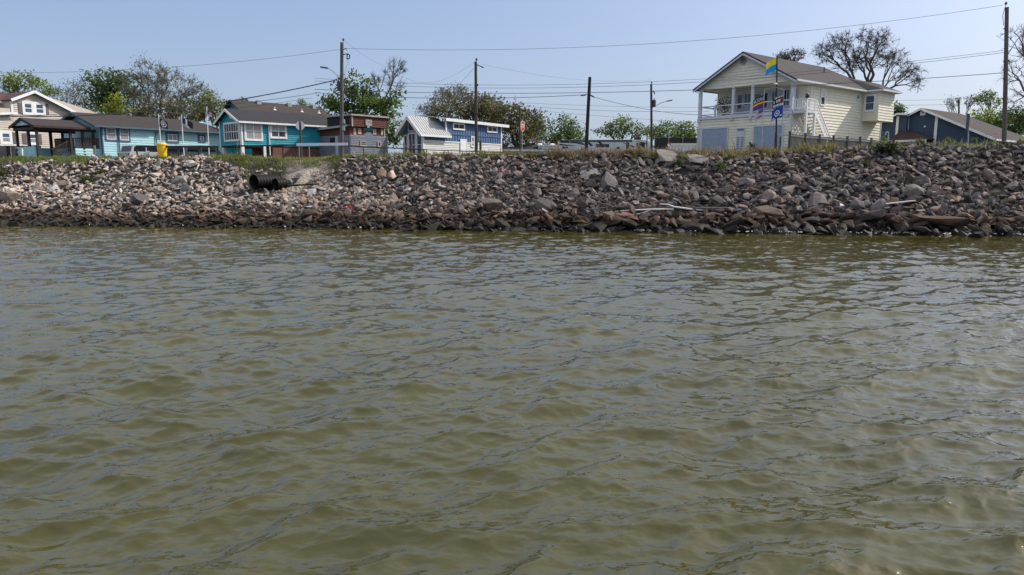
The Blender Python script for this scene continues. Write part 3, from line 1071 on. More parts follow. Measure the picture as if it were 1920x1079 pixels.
    _, zb0 = h.hit('side', 1617, 228)
    bb = MB()
    h.siding(bb, 'side', zb0, ze - 0.05, xb0, xb1, 0.29, 0.055, off=-prot)
    n = 16
    for k in range(n):
        za_, zb_ = zb0 + (ze - 0.05 - zb0) * k / n, zb0 + (ze - 0.05 - zb0) * (k + 1) / n
        bb.poly([(xb0 - 0.025, -prot, za_), (xb0 - 0.025, 0, za_), (xb0 - 0.004, 0, zb_), (xb0 - 0.004, -prot, zb_)])
        bb.poly([(xb0 - 0.004, -prot, za_), (xb0 - 0.004, 0, za_), (xb0 - 0.025, 0, za_), (xb0 - 0.025, -prot, za_)])
    bb.box(xb0, xb1, -prot + 0.01, 0.0, zb0, ze - 0.04)
    bay = h.part(bb, "bay", YEL)
    _q = h.hit('gable', 1623, 200, xb0)
    g0, _ = h.hit('gable', 1639.5, 195, xb0); g1, _ = h.hit('gable', 1623.5, 195, xb0)
    _, w1 = h.hit('gable', 1631, 180, xb0); _, w0 = h.hit('gable', 1631, 207, xb0)
    h.window('gable', g0, g1, w0, w1, cols=1, rows=2, trim=0.16, off=xb0 - 0.02, panes=GLASS_BLUE, label="large bay window on the shaded face")
    # roof over the bay: a lower hip running out from the main slope
    rb = MB()
    ex0, ex1, ey = xb0 - 0.45, xb1 + 0.55, -prot - 0.5
    ez = ze - o * slope
    yk = ya * 0.62
    zk = ez + 0.12 + (yk - ey) * slope * 0.62
    xm = (ex0 + ex1) / 2
    top_in = (xm, yk, zk)
    tip = (xm, ey + 1.5, ez + 1.5 * slope)
    rb.slab([(ex0, ey, ez), (ex1, ey, ez), tip], 0.12)
    rb.slab([(ex0, ey, ez), tip, top_in, (ex0, 0.4, ez + 0.15)], 0.12)
    rb.slab([tip, (ex1, ey, ez), (ex1, 0.6, ez + 0.1), top_in], 0.12)
    h.part(rb, "bay_roof", ROOF)
    gb = MB()
    gb.box(ex0, ex1, ey - 0.1, ey, ez - 0.2, ez - 0.02)
    gb.box(ex0 - 0.1, ex0, ey, 0.0, ez - 0.2, ez - 0.02)
    gb.box(ex0, ex1, ey, -0.02, ez - 0.2, ez - 0.16)
    h.part(gb, "bay_gutter", FASCIA)
    # landing and stairs at the front corner
    lx0, lx1 = -0.05, h.hit('side', 1505, 210)[0] * 0.55 + 0.6
    ly = -1.5
    lb = MB()
    lb.box(lx0, lx1, ly, -0.1, zf - 0.28, zf - 0.02)
    h.part(lb, "landing", FASCIA)
    for q in ((lx0 + 0.06, ly + 0.06), (lx1 - 0.06, ly + 0.06)):
        pb = MB(); pb.box(q[0] - 0.09, q[0] + 0.09, q[1] - 0.09, q[1] + 0.09, 0, zf - 0.28); pb.box(q[0] - 0.06, q[0] + 0.06, q[1] - 0.06, q[1] + 0.06, zf - 0.02, zf + 1.1)
        h.part(pb, "post", WHITE)
    rl = MB()
    rl.box(lx0, lx1, ly, ly + 0.1, zf + 1.0, zf + 1.08); rl.box(lx0, lx1, ly + 0.02, ly + 0.08, zf + 0.12, zf + 0.2)
    rl.box(lx0, lx0 + 0.1, ly + 0.12, -0.1, zf + 1.0, zf + 1.08); rl.box(lx0 + 0.02, lx0 + 0.08, ly + 0.12, -0.1, zf + 0.12, zf + 0.2)
    rail = h.part(rl, "landing_railing", WHITE)
    bl = MB()
    k = lx0 + 0.2
    while k < lx1: bl.box(k, k + 0.06, ly + 0.03, ly + 0.07, zf + 0.2, zf + 1.0); k += 0.24
    k = ly + 0.25
    while k < -0.1: bl.box(lx0 + 0.03, lx0 + 0.07, k, k + 0.06, zf + 0.2, zf + 1.0); k += 0.24
    h.part(bl, "baluster", WHITE, parent=rail)
    # flight down along the side wall
    xe = lx1
    while proj(h.O + h.d * xe - h.w * 1.0 + Vector((0, 0, 0.6)))[0] < 1552 and xe < 14: xe += 0.05
    top = Vector((lx1, 0, zf - 0.15)); run = xe - lx1
    ns = 14
    for k in range(ns):
        tb = MB()
        x = lx1 + run * (k + 0.2) / ns; z = (zf - 0.05) * (1 - (k + 1) / ns)
        tb.box(x, x + run / ns + 0.04, ly + 0.08, -0.25, z, z + 0.05)
        h.part(tb, "step", WEATHERWOOD)
    for y in (ly, -0.25):
        st = MB()
        st.bar((lx1, y + 0.03, zf - 0.2), (xe, y + 0.03, 0.0), 0.06, 0.34)
        h.part(st, "stringer", WHITE)
        hr = MB()
        hr.bar((lx1, y + 0.03, zf + 1.0), (xe, y + 0.03, 1.0), 0.1, 0.1)
        hr.bar((lx1, y + 0.03, zf + 0.55), (xe, y + 0.03, 0.55), 0.05, 0.08)
        for f in (0.5, 0.98):
            x, z = lx1 + run * f, zf * (1 - f)
            hr.box(x - 0.05, x + 0.05, y, y + 0.08, z - 0.1 if z > 0.2 else 0, z + 1.02)
        h.part(hr, "handrail", WHITE)
    return h, zf, rec, Wd

YH, YH_FLOOR, YH_REC, YH_W = yellow_house()

def in_house(h, x, y, z):
    """world point from a house's local point"""
    return h.O + h.d * x + h.w * y + Vector((0, 0, z))

# things on the balcony
def pot_plant(loc, hgt, label, seed, r=0.5):
    t = thing("potted_plant", label, "plant", loc, 0)
    pb = MB(); pb.tube([(0, 0, 0), (0, 0, 0.35)], [0.16, 0.22], 10); pb.build("pot", mat("terracotta", (0.25, 0.12, 0.08)), t)
    rg = np.random.default_rng(seed)
    n = 260
    c = rg.normal(0, 1, (n, 3)) * np.array([r * 0.5, r * 0.5, hgt * 0.22]) + np.array([0, 0, 0.35 + hgt * 0.4])
    leaf_cloud("foliage", c, 0.12, np.array([0.02, 0.05, 0.03]), rg, t)
    return t

def leaf_cloud(name, centers, size, color, rg, parent=None, var=0.35, jit=None):
    n = len(centers)
    a = rg.normal(size=(n, 3)); a /= np.linalg.norm(a, axis=1)[:, None]
    b = rg.normal(size=(n, 3)); b -= (a * b).sum(1)[:, None] * a; b /= np.linalg.norm(b, axis=1)[:, None]
    s = (size * rg.uniform(0.6, 1.3, n))[:, None]
    P = np.stack([centers - a * s, centers + b * s * 0.55, centers + a * s, centers - b * s * 0.55], 1)
    col = np.asarray(color)
    if col.ndim == 1: col = np.repeat(col[None], n, 0)
    col = col * np.exp(rg.normal(0, var, (n, 1))) * (1 + rg.normal(0, 0.08, (n, 3)))
    Fc = np.arange(n * 4).reshape(n, 4)
    return mesh_np(name, P.reshape(-1, 3), Fc, leaf_mat(), parent=parent, col=np.repeat(np.clip(col, 0.004, 0.6), 4, 0))

# ---------------- light blue long house with a porch on the left
def light_blue_house():
    h = House("single_storey_house", "light blue single-storey house with dark brown roof and porch beside the grey fence", "house", 33, 194, 72.5, 5.3)
    AQ = mat("aqua_lap_siding", (0.36, 0.585, 0.64), 0.75, 0.06, 2)
    ROOF = shingles("dark_brown_shingles", (0.036, 0.028, 0.027))
    TRIM = mat("slate_blue_trim", (0.06, 0.10, 0.15), 0.6, 0.1, 3)
    W, Lm = 7.5, h.hit('side', 425, 255)[0]
    xs, _ = h.hit('side', 290, 250)
    _, ze = h.hit('side', 200, 233)
    _, ze2 = h.hit('side', 340, 242)
    # the ridge: 2.0 m above the eave
    ya, za = W / 2, ze + 1.25
    mb = MB()
    h.siding(mb, 'side', 0, ze, 0, xs, 0.24)
    h.siding(mb, 'side', 0, ze2, xs, Lm, 0.24, off=0.25)
    sl = (za - ze) / ya
    lo = lambda z: max(0.0, (z - ze) / sl); hi = lambda z: W - max(0.0, (z - ze) / sl)
    h.siding(mb, 'gable', 0, za - 0.05, lo, hi, 0.24)
    mb.box(0.03, xs, 0.03, W, -1.0, ze); mb.box(xs, Lm, 0.28, W, -1.0, ze2)
    mb.prism([(0.03, 0.1, ze), (0.03, W - 0.1, ze), (0.03, ya, za - 0.12)], (Lm - 0.2, 0, 0))
    h.part(mb, "wall", AQ)
    rb = MB(); o = 0.5
    rb.slab([(-0.9, -o, ze - o * sl), (xs, -o, ze - o * sl), (xs, ya, za), (-0.9, ya, za)], 0.14)
    rb.slab([(xs, -o * 0.8, ze2 - o * sl + 0.05), (Lm + 0.3, -o * 0.8, ze2 - o * sl + 0.05), (Lm - 1.5, ya, za), (xs, ya, za)], 0.14)
    rb.slab([(-0.9, ya, za), (Lm - 1.5, ya, za), (Lm + 0.3, W + o, ze - o * sl), (-0.9, W + o, ze - o * sl)], 0.14)
    h.part(rb, "roof", ROOF)
    fb = MB()
    fb.box(-0.9, xs, -o - 0.1, -o, ze - o * sl - 0.2, ze - o * sl - 0.02)
    fb.box(xs + 0.01, Lm + 0.3, -o * 0.8 - 0.1, -o * 0.8, ze2 - o * sl - 0.13, ze2 - o * sl + 0.03)
    for y0, y1 in ((-o, ya), (W + o, ya)):
        fb.bar((-0.93, y0, ze - o * sl - 0.1), (-0.93, y1, za - 0.1), 0.05, 0.22)
    for px in (221, 291):
        a, _ = h.hit('side', px, 250)
        fb.tube([(a, -o, ze - o * sl - 0.15), (a, -0.1, ze - o * sl - 0.45), (a, -0.1, 0.1)], 0.055, 6)
    h.part(fb, "gutter", TRIM)
    cb = MB()
    h.fbox(cb, 'side', 0, 0.12, 0, ze - 0.1, 0.01, 0.05); h.fbox(cb, 'gable', 0, 0.12, 0, ze - 0.1, 0.01, 0.05)
    h.part(cb, "corner_board", TRIM)
    for x0, y0, x1, y1 in ((199, 240, 217, 262), (224, 240.5, 241, 263.5)):
        h.win_px('side', x0, y0, x1, y1, cols=1, rows=2, trim=0.14, sash=0.08, frame=WHITE_COOL, trim_mat=TRIM, panes=GLASS_BLIND, top=glass_mat("window_glass_pale", (0.20, 0.24, 0.26), 0.12))
    h.win_px('side', 314, 252, 332, 265, off=0.25, cols=2, rows=1, trim=0.2, sash=0.08, frame=WHITE_COOL, trim_mat=TRIM, panes=GLASS_BLIND)
    h.win_px('side', 374, 256, 382, 264, off=0.25, cols=1, rows=2, trim=0.2, sash=0.1, frame=WHITE_COOL, trim_mat=TRIM, panes=GLASS)
    # porch in front of the gable end
    P = -h.hit('side', 62, 232, 0.2)[0] - 1.6    # its length towards -x
    _, zp = h.hit('side', 150, 235)
    pr = MB()
    zr = ze - 0.1
    pr.slab([(-P - 1.6, 0.2, zr - 0.35), (-0.9, 0.2, zr - 0.35), (-0.9, 2.6, zr + 0.42), (-P - 1.6, 2.6, zr + 0.42)], 0.12)
    pr.slab([(-P - 1.6, 2.6, zr + 0.42), (-0.9, 2.6, zr + 0.42), (-0.9, 5.0, zr - 0.35), (-P - 1.6, 5.0, zr - 0.35)], 0.12)
    h.part(pr, "porch_roof", ROOF)
    pf = MB()
    for y0, y1 in ((0.15, 2.6), (5.05, 2.6)):
        pf.bar((-P - 1.63, y0, zr - 0.47), (-P - 1.63, y1, zr + 0.30), 0.05, 0.22)
    pf.box(-P - 1.6, -0.9, 0.12, 0.2, zr - 0.55, zr - 0.37)
    pf.box(-P - 1.4, -0.2, 0.5, 0.62, zr - 0.75, zr - 0.5); pf.box(-P - 1.4, -0.2, 4.5, 4.62, zr - 0.75, zr - 0.5)
    pf.box(-P - 1.45, -P - 1.3, 0.5, 4.6, zr - 0.75, zr - 0.5)
    h.part(pf, "porch_beam", DARKWOOD)
    pg = MB()
    pg.prism([(-P - 1.5, 0.9, zr - 0.3), (-P - 1.5, 4.3, zr - 0.3), (-P - 1.5, 2.6, zr + 0.24)], (0.05, 0, 0))
    h.part(pg, "porch_gable", AQ)
    DX = min(-h.hit('side', 140, 265, 0.5)[0], P - 0.6)
    for x, y in ((-P - 1.2, 0.6), (-P - 1.2, 4.5), (-P - 1.2, 2.2), (-DX - 0.3, 0.6), (-DX - 0.3, 4.5), (-1.5, 0.6), (-1.5, 4.5), (-0.5, 0.6), (-2.6, 4.5)):
        pb = MB(); pb.box(x - 0.1, x + 0.1, y - 0.1, y + 0.1, -0.9, zr - 0.5)
        h.part(pb, "porch_post", DARKWOOD)
    db = MB()
    DX = min(-h.hit('side', 140, 265, 0.5)[0], P - 0.6)
    db.box(-DX, 0, 0.5, 4.6, 0.95, 1.05)
    h.part(db, "deck", DARKWOOD)
    sk = MB()
    h.siding(sk, 'side', -0.3, 0.94, -DX, 0, 0.24, off=0.5)
    sk.box(-DX, -0.02, 0.54, 4.6, -0.9, 0.94)
    sk.box(-P - 1.4, -P - 1.3, 0.8, 4.6, -0.9, 1.0); sk.box(-P - 1.3, -DX, 4.5, 4.6, -0.9, 1.0)
    h.part(sk, "deck_skirt", AQ)
    rl = MB()
    rl.box(-DX, -0.05, 0.48, 0.56, 1.85, 1.95); rl.box(-DX, -0.05, 0.5, 0.55, 1.1, 1.18)
    rl.box(-DX, -DX + 0.08, 0.6, 4.4, 1.85, 1.95)
    rail = h.part(rl, "deck_railing", DARKWOOD)
    bl = MB(); k = -DX + 0.1
    while k < -0.1: bl.box(k, k + 0.07, 0.5, 0.54, 1.18, 1.85); k += 0.16
    k = 0.7
    while k < 4.4: bl.box(-DX, -DX + 0.04, k, k + 0.07, 1.05, 1.85); k += 0.16
    h.part(bl, "baluster", DARKWOOD, parent=rail)
    for k in range(6):
        tb = MB(); tb.box(-DX - 0.3 - k * 0.32, -DX + 0.04 - k * 0.32, 0.7, 2.0, 0.8 - k * 0.17, 0.86 - k * 0.17); h.part(tb, "step", DARKWOOD)
    hr = MB()
    hr.bar((-DX, 0.65, 1.9), (-DX - 2.1, 0.65, 0.75), 0.08, 0.1)
    for k in range(13):
        x = -DX - 0.05 - k * 0.16; z = 1.9 - (k * 0.16 + 0.05) * 0.55
        hr.box(x - 0.03, x + 0.03, 0.63, 0.67, z - 0.95, z)
    h.part(hr, "stair_railing", DARKWOOD)
    return h

light_blue_house()

# ---------------- teal house with a sun room
def teal_house():
    h = House("raised_cottage", "teal raised cottage with white trim, glazed gable end and black shingle roof", "house", 43, 454, 67, 5.5)
    TEAL = mat("teal_lap_siding", (0.018, 0.27, 0.345), 0.7, 0.08, 2)
    ROOF = shingles("charcoal_shingles", (0.026, 0.026, 0.031))
    BRICK = mat("skirt_brick", (0.16, 0.07, 0.05), 0.9, 0.25, 8)
    L, _ = h.hit('side', 652, 245); W, _ = h.hit('gable', 412, 245)
    _, zb = h.hit('side', 456, 272)
    _, ze = h.hit('side', 454, 223.5)
    ya = W / 2
    za = ze
    while proj(in_house(h, -0.35, ya, za))[1] > 204 and za < 12: za += 0.03
    sl = (za - ze) / ya
    mb = MB()
    h.siding(mb, 'side', zb, ze, 0, L, 0.2)
    lo = lambda z: max(0.0, (z - ze) / sl); hi = lambda z: W - max(0.0, (z - ze) / sl)
    h.siding(mb, 'gable', zb, za - 0.04, lo, hi, 0.2)
    mb.box(0.02, L, 0.02, W, zb, ze); mb.prism([(0.03, 0.1, ze), (0.03, W - 0.1, ze), (0.03, ya, za - 0.12)], (L - 0.2, 0, 0))
    h.part(mb, "wall", TEAL)
    rb = MB(); o = 0.4
    rb.slab([(-o, -o, ze - o * sl), (L + o, -o, ze - o * sl), (L + o, ya, za), (-o, ya, za)], 0.13)
    rb.slab([(-o, ya, za), (L + o, ya, za), (L + o, W + o, ze - o * sl), (-o, W + o, ze - o * sl)], 0.13)
    roof = h.part(rb, "roof", ROOF)
    fb = MB()
    fb.box(-o, L + o, -o - 0.1, -o, ze - o * sl - 0.18, ze - o * sl - 0.02)
    for y0, y1 in ((-o, ya), (W + o, ya)):
        fb.bar((-o - 0.03, y0, ze - o * sl - 0.12), (-o - 0.03, y1, za - 0.12), 0.05, 0.2)
    fb.tube([(h.hit('side', 503, 240)[0], -o, ze - o * sl - 0.12), (h.hit('side', 503, 240)[0], -0.08, ze - 0.5), (h.hit('side', 503, 240)[0], -0.08, 0.0)], 0.06, 6)
    h.part(fb, "gutter", WHITE)
    cb = MB()
    h.fbox(cb, 'side', 0, 0.16, zb - 0.1, ze - 0.05, 0.02, 0.06); h.fbox(cb, 'gable', 0.0, 0.14, zb - 0.1, ze - 0.05, 0.02, 0.06); h.fbox(cb, 'gable', W - 0.14, W, zb - 0.1, ze - 0.05, 0.02, 0.06)
    h.fbox(cb, 'side', L - 0.15, L, zb - 0.1, ze - 0.05, 0.02, 0.06)
    h.part(cb, "corner_board", WHITE)
    h.win_px('side', 460, 230, 489.5, 262, cols=2, rows=2, trim=0.13, sash=0.07, panes=GLASS_BLIND)
    h.win_px('side', 508, 235, 535, 258, cols=2, rows=2, trim=0.13, sash=0.07, panes=GLASS, top=GLASS_BLIND)
    h.win_px('gable', 421.5, 231.5, 448, 263.5, cols=6, rows=2, trim=0.1, sash=0.06, panes=glass_mat("sun_room_glass", (0.07, 0.08, 0.09)))
    a, z = h.hit('gable', 434, 217)
    vb = MB(); vb.tube([(-0.01, a, z), (-0.08, a, z)], 0.3, 14); vf = h.part(vb, "gable_vent", WHITE)
    vb = MB(); vb.tube([(-0.08, a, z), (-0.09, a, z)], 0.2, 12); h.part(vb, "louvre", TEAL, parent=vf)
    sb = MB()
    sb.box(h.hit('side', 512, 275)[0], L, 0.06, W, -1.0, zb - 0.02)
    h.part(sb, "brick_skirt", BRICK)
    for px, y in ((456, 0.15), (497, 0.15), (424, W - 0.3)):
        q = MB()
        if y < 1: x = h.hit('side', px, 275)[0]; q.box(x - 0.13, x + 0.13, 0.03, 0.3, -1.0, zb)
        else: q.box(0.05, 0.3, y - 0.13, y + 0.13, -1.0, zb)
        h.part(q, "pier", WHITE)
    ub = MB(); ub.box(0.05, L - 0.1, 0.05, W - 0.05, zb - 0.16, zb); h.part(ub, "floor_beam", DARKWOOD)
    return h

TH = teal_house()

# ---------------- brown-roofed house behind the teal one
def rear_house():
    h = House("brown_roofed_house", "house with broad brown shingle roof and roof vents rising behind the teal cottage", "house", 43, 476, 84, 5.5)
    ROOF = shingles("brown_shingles", (0.048, 0.037, 0.033))
    TEAL = mat("teal_lap_siding", (0.018, 0.27, 0.345))
    za = h.hit('side', 480, 191, 4)[1]
    ze = za - 2.3
    L = h.hit('side', 600, 205, 4)[0]
    L2 = h.hit('side', 640, 215, 0)[0]
    mb = MB()
    mb.box(0, L2 - 0.5, 0, 8, -1, ze); mb.prism([(0, 0, ze), (0, 8, ze), (0, 4, za - 0.12)], (L - 1, 0, 0))
    h.siding(mb, 'gable', 0, za - 0.05, lambda z: max(0, (z - ze) / 2.3 * 4), lambda z: 8 - max(0, (z - ze) / 2.3 * 4), 0.2, off=-0.03)
    h.part(mb, "wall", TEAL)
    rb = MB()
    s = 2.3 / 4
    rb.slab([(-0.6, -0.5, ze - 0.5 * s), (L2 + 0.4, -0.5, ze - 0.5 * s), (L, 4, za), (-0.6, 4, za)], 0.14)
    rb.slab([(-0.6, 4, za), (L, 4, za), (L2 + 0.4, 8.5, ze - 0.5 * s), (-0.6, 8.5, ze - 0.5 * s)], 0.14)
    rb.slab([(L2 + 0.4, -0.5, ze - 0.5 * s), (L2 + 0.4, 8.5, ze - 0.5 * s), (L, 4, za)], 0.14)
    roof = h.part(rb, "roof", ROOF)
    for px, py in ((515, 205), (566, 208), (598, 212)):
        a, z = h.hit('side', px, py, 2.2)
        vb = MB(); zz = ze + 2.2 * s
        vb.tube([(a, 2.2, zz - 0.05), (a, 2.2, zz + 0.4)], 0.07, 8); vb.tube([(a, 2.2, zz), (a, 2.2, zz + 0.12)], [0.25, 0.1], 8)
        h.part(vb, "vent_pipe", WHITE, parent=roof)
    for f in (0.25, 0.6, 0.9):
        vb = MB(); vb.box(L * f - 0.25, L * f + 0.25, 3.4, 3.9, za - 0.35, za + 0.12); h.part(vb, "roof_vent", GALV, parent=roof)
    return h

rear_house()

# ---------------- red shingled building with grey boarding
def red_building():
    h = House("red_shingle_building", "run-down red shingled building with grey boarded lower walls and a low lean-to roof", "building", 40, 657, 70, 5.5)
    RED = mat("red_wood_shingles", (0.115, 0.036, 0.032), 0.9, 0.45, 6, 0.5, 20, stretch=(1, 1, 4), dirt=0.25)
    GREY = mat("grey_boarding", (0.17, 0.175, 0.21), 0.85, 0.15, 3)
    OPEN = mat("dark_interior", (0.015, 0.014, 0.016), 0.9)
    WORN = mat("bare_weathered_patch", (0.42, 0.37, 0.31), 0.9, 0.3, 5)
    TRIM = mat("grimy_trim", (0.33, 0.31, 0.29), 0.8, 0.2, 5)
    L, _ = h.hit('side', 721, 250); W, _ = h.hit('gable', 574, 262)
    _, zg = h.hit('side', 690, 255); _, zm = h.hit('side', 690, 240); _, zt = h.hit('side', 690, 220)
    mb = MB(); h.siding(mb, 'side', -0.3, zg, 0, L + 0.25, 0.16, off=-0.1); h.siding(mb, 'gable', -0.3, zg - 0.3, 0, W, 0.16, off=-0.1)
    mb.box(-0.08, L + 0.25, -0.08, W, -1, zg)
    h.part(mb, "lower_wall", GREY)
    mb = MB(); h.siding(mb, 'side', zg, zm, 0, L, 0.17, 0.03); h.siding(mb, 'gable', zg - 0.3, zm, 0, W, 0.17, 0.03)
    mb.box(0.02, L, 0.02, W, zg, zm)
    h.siding(mb, 'side', zm + 0.05, zt, 0, L, 0.17, 0.03, off=-0.35)
    mb.box(0, L, -0.33, 3.5, zm + 0.04, zt)
    h.part(mb, "upper_wall", RED)
    tb = MB()
    tb.box(-0.15, L + 0.2, -0.55, 3.6, zt, zt + 0.14)
    h.fbox(tb, 'side', -0.02, 0.12, zm, zt, 0.37, 0.42); h.fbox(tb, 'side', L - 0.1, L + 0.03, zg, zm, 0.02, 0.06)
    h.fbox(tb, 'side', L + 0.15, L + 0.27, -0.3, zg + 0.03, 0.1, 0.16)
    h.part(tb, "trim", TRIM)
    bb = MB(); bb.box(-0.02, 0.03, 0.0, 3.3, zm + 0.05, zt - 0.02); h.part(bb, "black_end_wall", OPEN)  # upper end wall coloured near black, like the openings
    for x0, x1, y0, y1 in ((662.5, 667, 240, 253), (671, 677, 241, 252), (699, 705, 242, 253), (714, 717.5, 242, 254)):
        a0, _ = h.hit('side', x0, 247); a1, _ = h.hit('side', x1, 247); _, z1 = h.hit('side', (x0 + x1) / 2, y0); _, z0 = h.hit('side', (x0 + x1) / 2, y1)
        pb = MB(); h.fbox(pb, 'side', a0, a1, z0, z1, 0.02, 0.045); h.part(pb, "bare_panel", WORN)
    h.win_px('side', 686.5, 227, 695, 234, off=-0.37, cols=2, rows=1, trim=0.1, frame=TRIM, panes=GLASS_BLIND)
    h.win_px('side', 676, 266, 686, 273, off=-0.1, cols=1, rows=2, trim=0.08, frame=TRIM, panes=GLASS)
    h.win_px('side', 708.5, 267, 712.5, 275, off=-0.1, cols=1, rows=1, trim=0.08, frame=TRIM, panes=GLASS)
    # lean-to on the left end: sloping white-edged roof over dark openings
    _, q0 = h.hit('gable', 655, 235); _, q1 = h.hit('gable', 575, 245.5)
    rb = MB()
    rb.slab([(-0.35, -0.1, q0), (2.5, -0.1, q0 + 0.25), (2.5, W + 0.3, q1 + 0.25), (-0.35, W + 0.3, q1)], 0.1)
    h.part(rb, "lean_to_roof", mat("grey_metal_sheet", (0.30, 0.31, 0.33), 0.6, 0.15, 3))
    fb = MB(); fb.bar((-0.38, -0.1, q0 - 0.06), (-0.38, W + 0.3, q1 - 0.06), 0.06, 0.2); h.part(fb, "fascia", TRIM)
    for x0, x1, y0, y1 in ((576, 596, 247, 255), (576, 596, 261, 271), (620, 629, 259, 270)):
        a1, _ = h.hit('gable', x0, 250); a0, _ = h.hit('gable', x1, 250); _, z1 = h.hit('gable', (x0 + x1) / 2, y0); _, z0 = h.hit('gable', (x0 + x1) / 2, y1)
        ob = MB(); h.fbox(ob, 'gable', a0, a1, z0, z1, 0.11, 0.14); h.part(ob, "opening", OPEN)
    a1, _ = h.hit('gable', 631, 265); a0, _ = h.hit('gable', 636, 265)
    db = MB(); h.fbox(db, 'gable', a0, a1, 0, 1.9, 0.11, 0.16); h.part(db, "door", mat("faded_blue_door", (0.36, 0.40, 0.45), 0.7))
    return h

red_building()

# ---------------- blue tiny house with a metal roof
def tiny_house():
    h = House("tiny_house", "narrow blue and white tiny house with pale metal porch roof and loft windows", "house", 38, 794, 74, 5.5)
    BLUE = mat("blue_board_siding", (0.075, 0.135, 0.26), 0.7, 0.08, 2)
    CREAM = mat("white_lap_siding", (0.60, 0.58, 0.55), 0.75, 0.06, 2)
    METAL = mat("galvalume_roof", (0.40, 0.40, 0.40), 0.5, 0.08, 3)
    L, _ = h.hit('side', 940, 255); W, _ = h.hit('gable', 757, 265)
    _, zw = h.hit('side', 800, 264)            # white to blue
    _, ze = h.hit('side', 796, 244)            # porch eave
    _, zu = h.hit('side', 835, 227)            # loft eave
    xl, _ = h.hit('side', 837, 240)
    ya = W / 2
    za = ze
    while proj(in_house(h, -0.6, ya, za))[1] > 218 and za < 12: za += 0.03
    sl = (za - ze) / ya
    mb = MB(); h.siding(mb, 'side', -0.2, zw, 0, L, 0.19); mb.box(0.02, L, 0.03, W, -1, zw); h.part(mb, "lower_wall", CREAM)
    mb = MB()
    mb.box(0.02, L, 0.02, W, zw, ze - 0.1); mb.box(xl, L, 0.02, W - 0.05, ze - 0.1, zu)
    mb.prism([(0.03, 0.05, ze - 0.1), (0.03, W - 0.05, ze - 0.1), (0.03, ya, za - 0.15)], (xl, 0, 0))
    k = 0.15
    while k < L:                                # battens over the boards
        mb.box(k, k + 0.05, -0.03, 0.02, zw, (ze - 0.1 if k < xl else zw + (ze - zw) * 0.72)); k += 0.42
    k = xl + 0.05
    while k < L:
        mb.box(k, k + 0.04, -0.02, 0.02, zw + (ze - zw) * 0.78, zu); k += 0.42
    mb.box(xl, L, -0.045, 0.02, zw + (ze - zw) * 0.72, zw + (ze - zw) * 0.78)
    h.part(mb, "upper_wall", BLUE)
    tb = MB()
    tb.box(-0.05, L + 0.05, -0.05, 0.0, zw - 0.05, zw + 0.05)
    tb.box(L - 0.12, L + 0.05, -0.06, 0.1, -0.2, zu); tb.box(-0.06, 0.12, -0.06, 0.1, -0.2, ze - 0.1); tb.box(xl - 0.12, xl + 0.02, -0.06, 0.1, ze, zu)
    h.part(tb, "corner_board", WHITE)
    # porch roof: standing seams
    o = 0.45
    for sgn in (0, 1):
        rb = MB()
        y0, y1 = (-o, ya) if sgn == 0 else (W + o, ya)
        z0 = ze - o * sl
        rb.slab([(-0.8, y0, z0), (xl + 0.3, y0, z0), (xl + 0.3, y1, za), (-0.8, y1, za)], 0.05)
        for k in range(14):
            x = -0.75 + k * (xl + 1.0) / 13
            rb.bar((x, y0, z0 + 0.02), (x, y1, za + 0.02), 0.05, 0.07)
        h.part(rb, "porch_roof", METAL)
    fb = MB()
    fb.box(-0.8, xl + 0.3, -o - 0.05, -o, ze - o * sl - 0.22, ze - o * sl - 0.02)
    for y0 in (-o, W + o):
        fb.bar((-0.84, y0, ze - o * sl - 0.16), (-0.84, ya, za - 0.16), 0.06, 0.28)
    fb.slab([(-0.75, -o + 0.02, ze - o * sl - 0.08), (0, -o + 0.02, ze - o * sl - 0.08), (0, ya, za - 0.1), (-0.75, ya, za - 0.1)], 0.03)
    h.part(fb, "fascia", WHITE)
    # loft roof, nearly flat
    rb = MB()
    rb.slab([(xl - 1.2, -0.4, zu + 0.25), (L + 0.9, -0.4, zu + 0.1), (L + 0.9, W + 0.3, zu + 0.55), (xl - 1.2, W + 0.3, zu + 0.7)], 0.06)
    h.part(rb, "loft_roof", METAL)
    fb = MB(); fb.bar((xl - 0.5, -0.43, zu + 0.11), (L + 0.9, -0.43, zu - 0.05), 0.05, 0.3); fb.bar((L + 0.9, -0.43, zu - 0.05), (L + 0.9, W + 0.3, zu + 0.4), 0.05, 0.28); h.part(fb, "loft_fascia", WHITE)
    h.win_px('side', 850, 233, 870, 242.5, cols=2, rows=1, trim=0.1, sash=0.06)
    h.win_px('side', 914, 238, 931, 247.5, cols=2, rows=1, trim=0.1, sash=0.06)
    h.win_px('side', 884, 257.5, 888, 274.5, cols=1, rows=2, trim=0.1, sash=0.06)
    a0, _ = h.hit('side', 863.5, 270); a1, _ = h.hit('side', 873.5, 270); _, z1 = h.hit('side', 868, 263)
    db = MB(); h.fbox(db, 'side', a0, a1, -0.1, z1, 0.03, 0.07); d = h.part(db, "door", WHITE)
    fb = MB(); h.fbox(fb, 'side', a0 - 0.1, a0, -0.1, z1 + 0.1, 0.02, 0.09); h.fbox(fb, 'side', a1, a1 + 0.1, -0.1, z1 + 0.1, 0.02, 0.09); h.fbox(fb, 'side', a0, a1, z1, z1 + 0.1, 0.02, 0.088); h.part(fb, "door_frame", WHITE, parent=d)
    # glazed gable end
    yl, yr = W * 0.12, W * 0.88
    for a0, a1, rr, zt in ((W * 0.06, W * 0.30, 2, zw + 0.75), (W * 0.38, W * 0.72, 2, zw + 0.75), (W * 0.80, W * 0.95, 2, zw + 0.55)):
        h.window('gable', a0, a1, 0.05, zt, cols=2 if a1 - a0 > 0.8 else 1, rows=rr, trim=0.09, sash=0.06, panes=GLASS_BLUE)
    tb = MB()
    zc = zw + 0.98
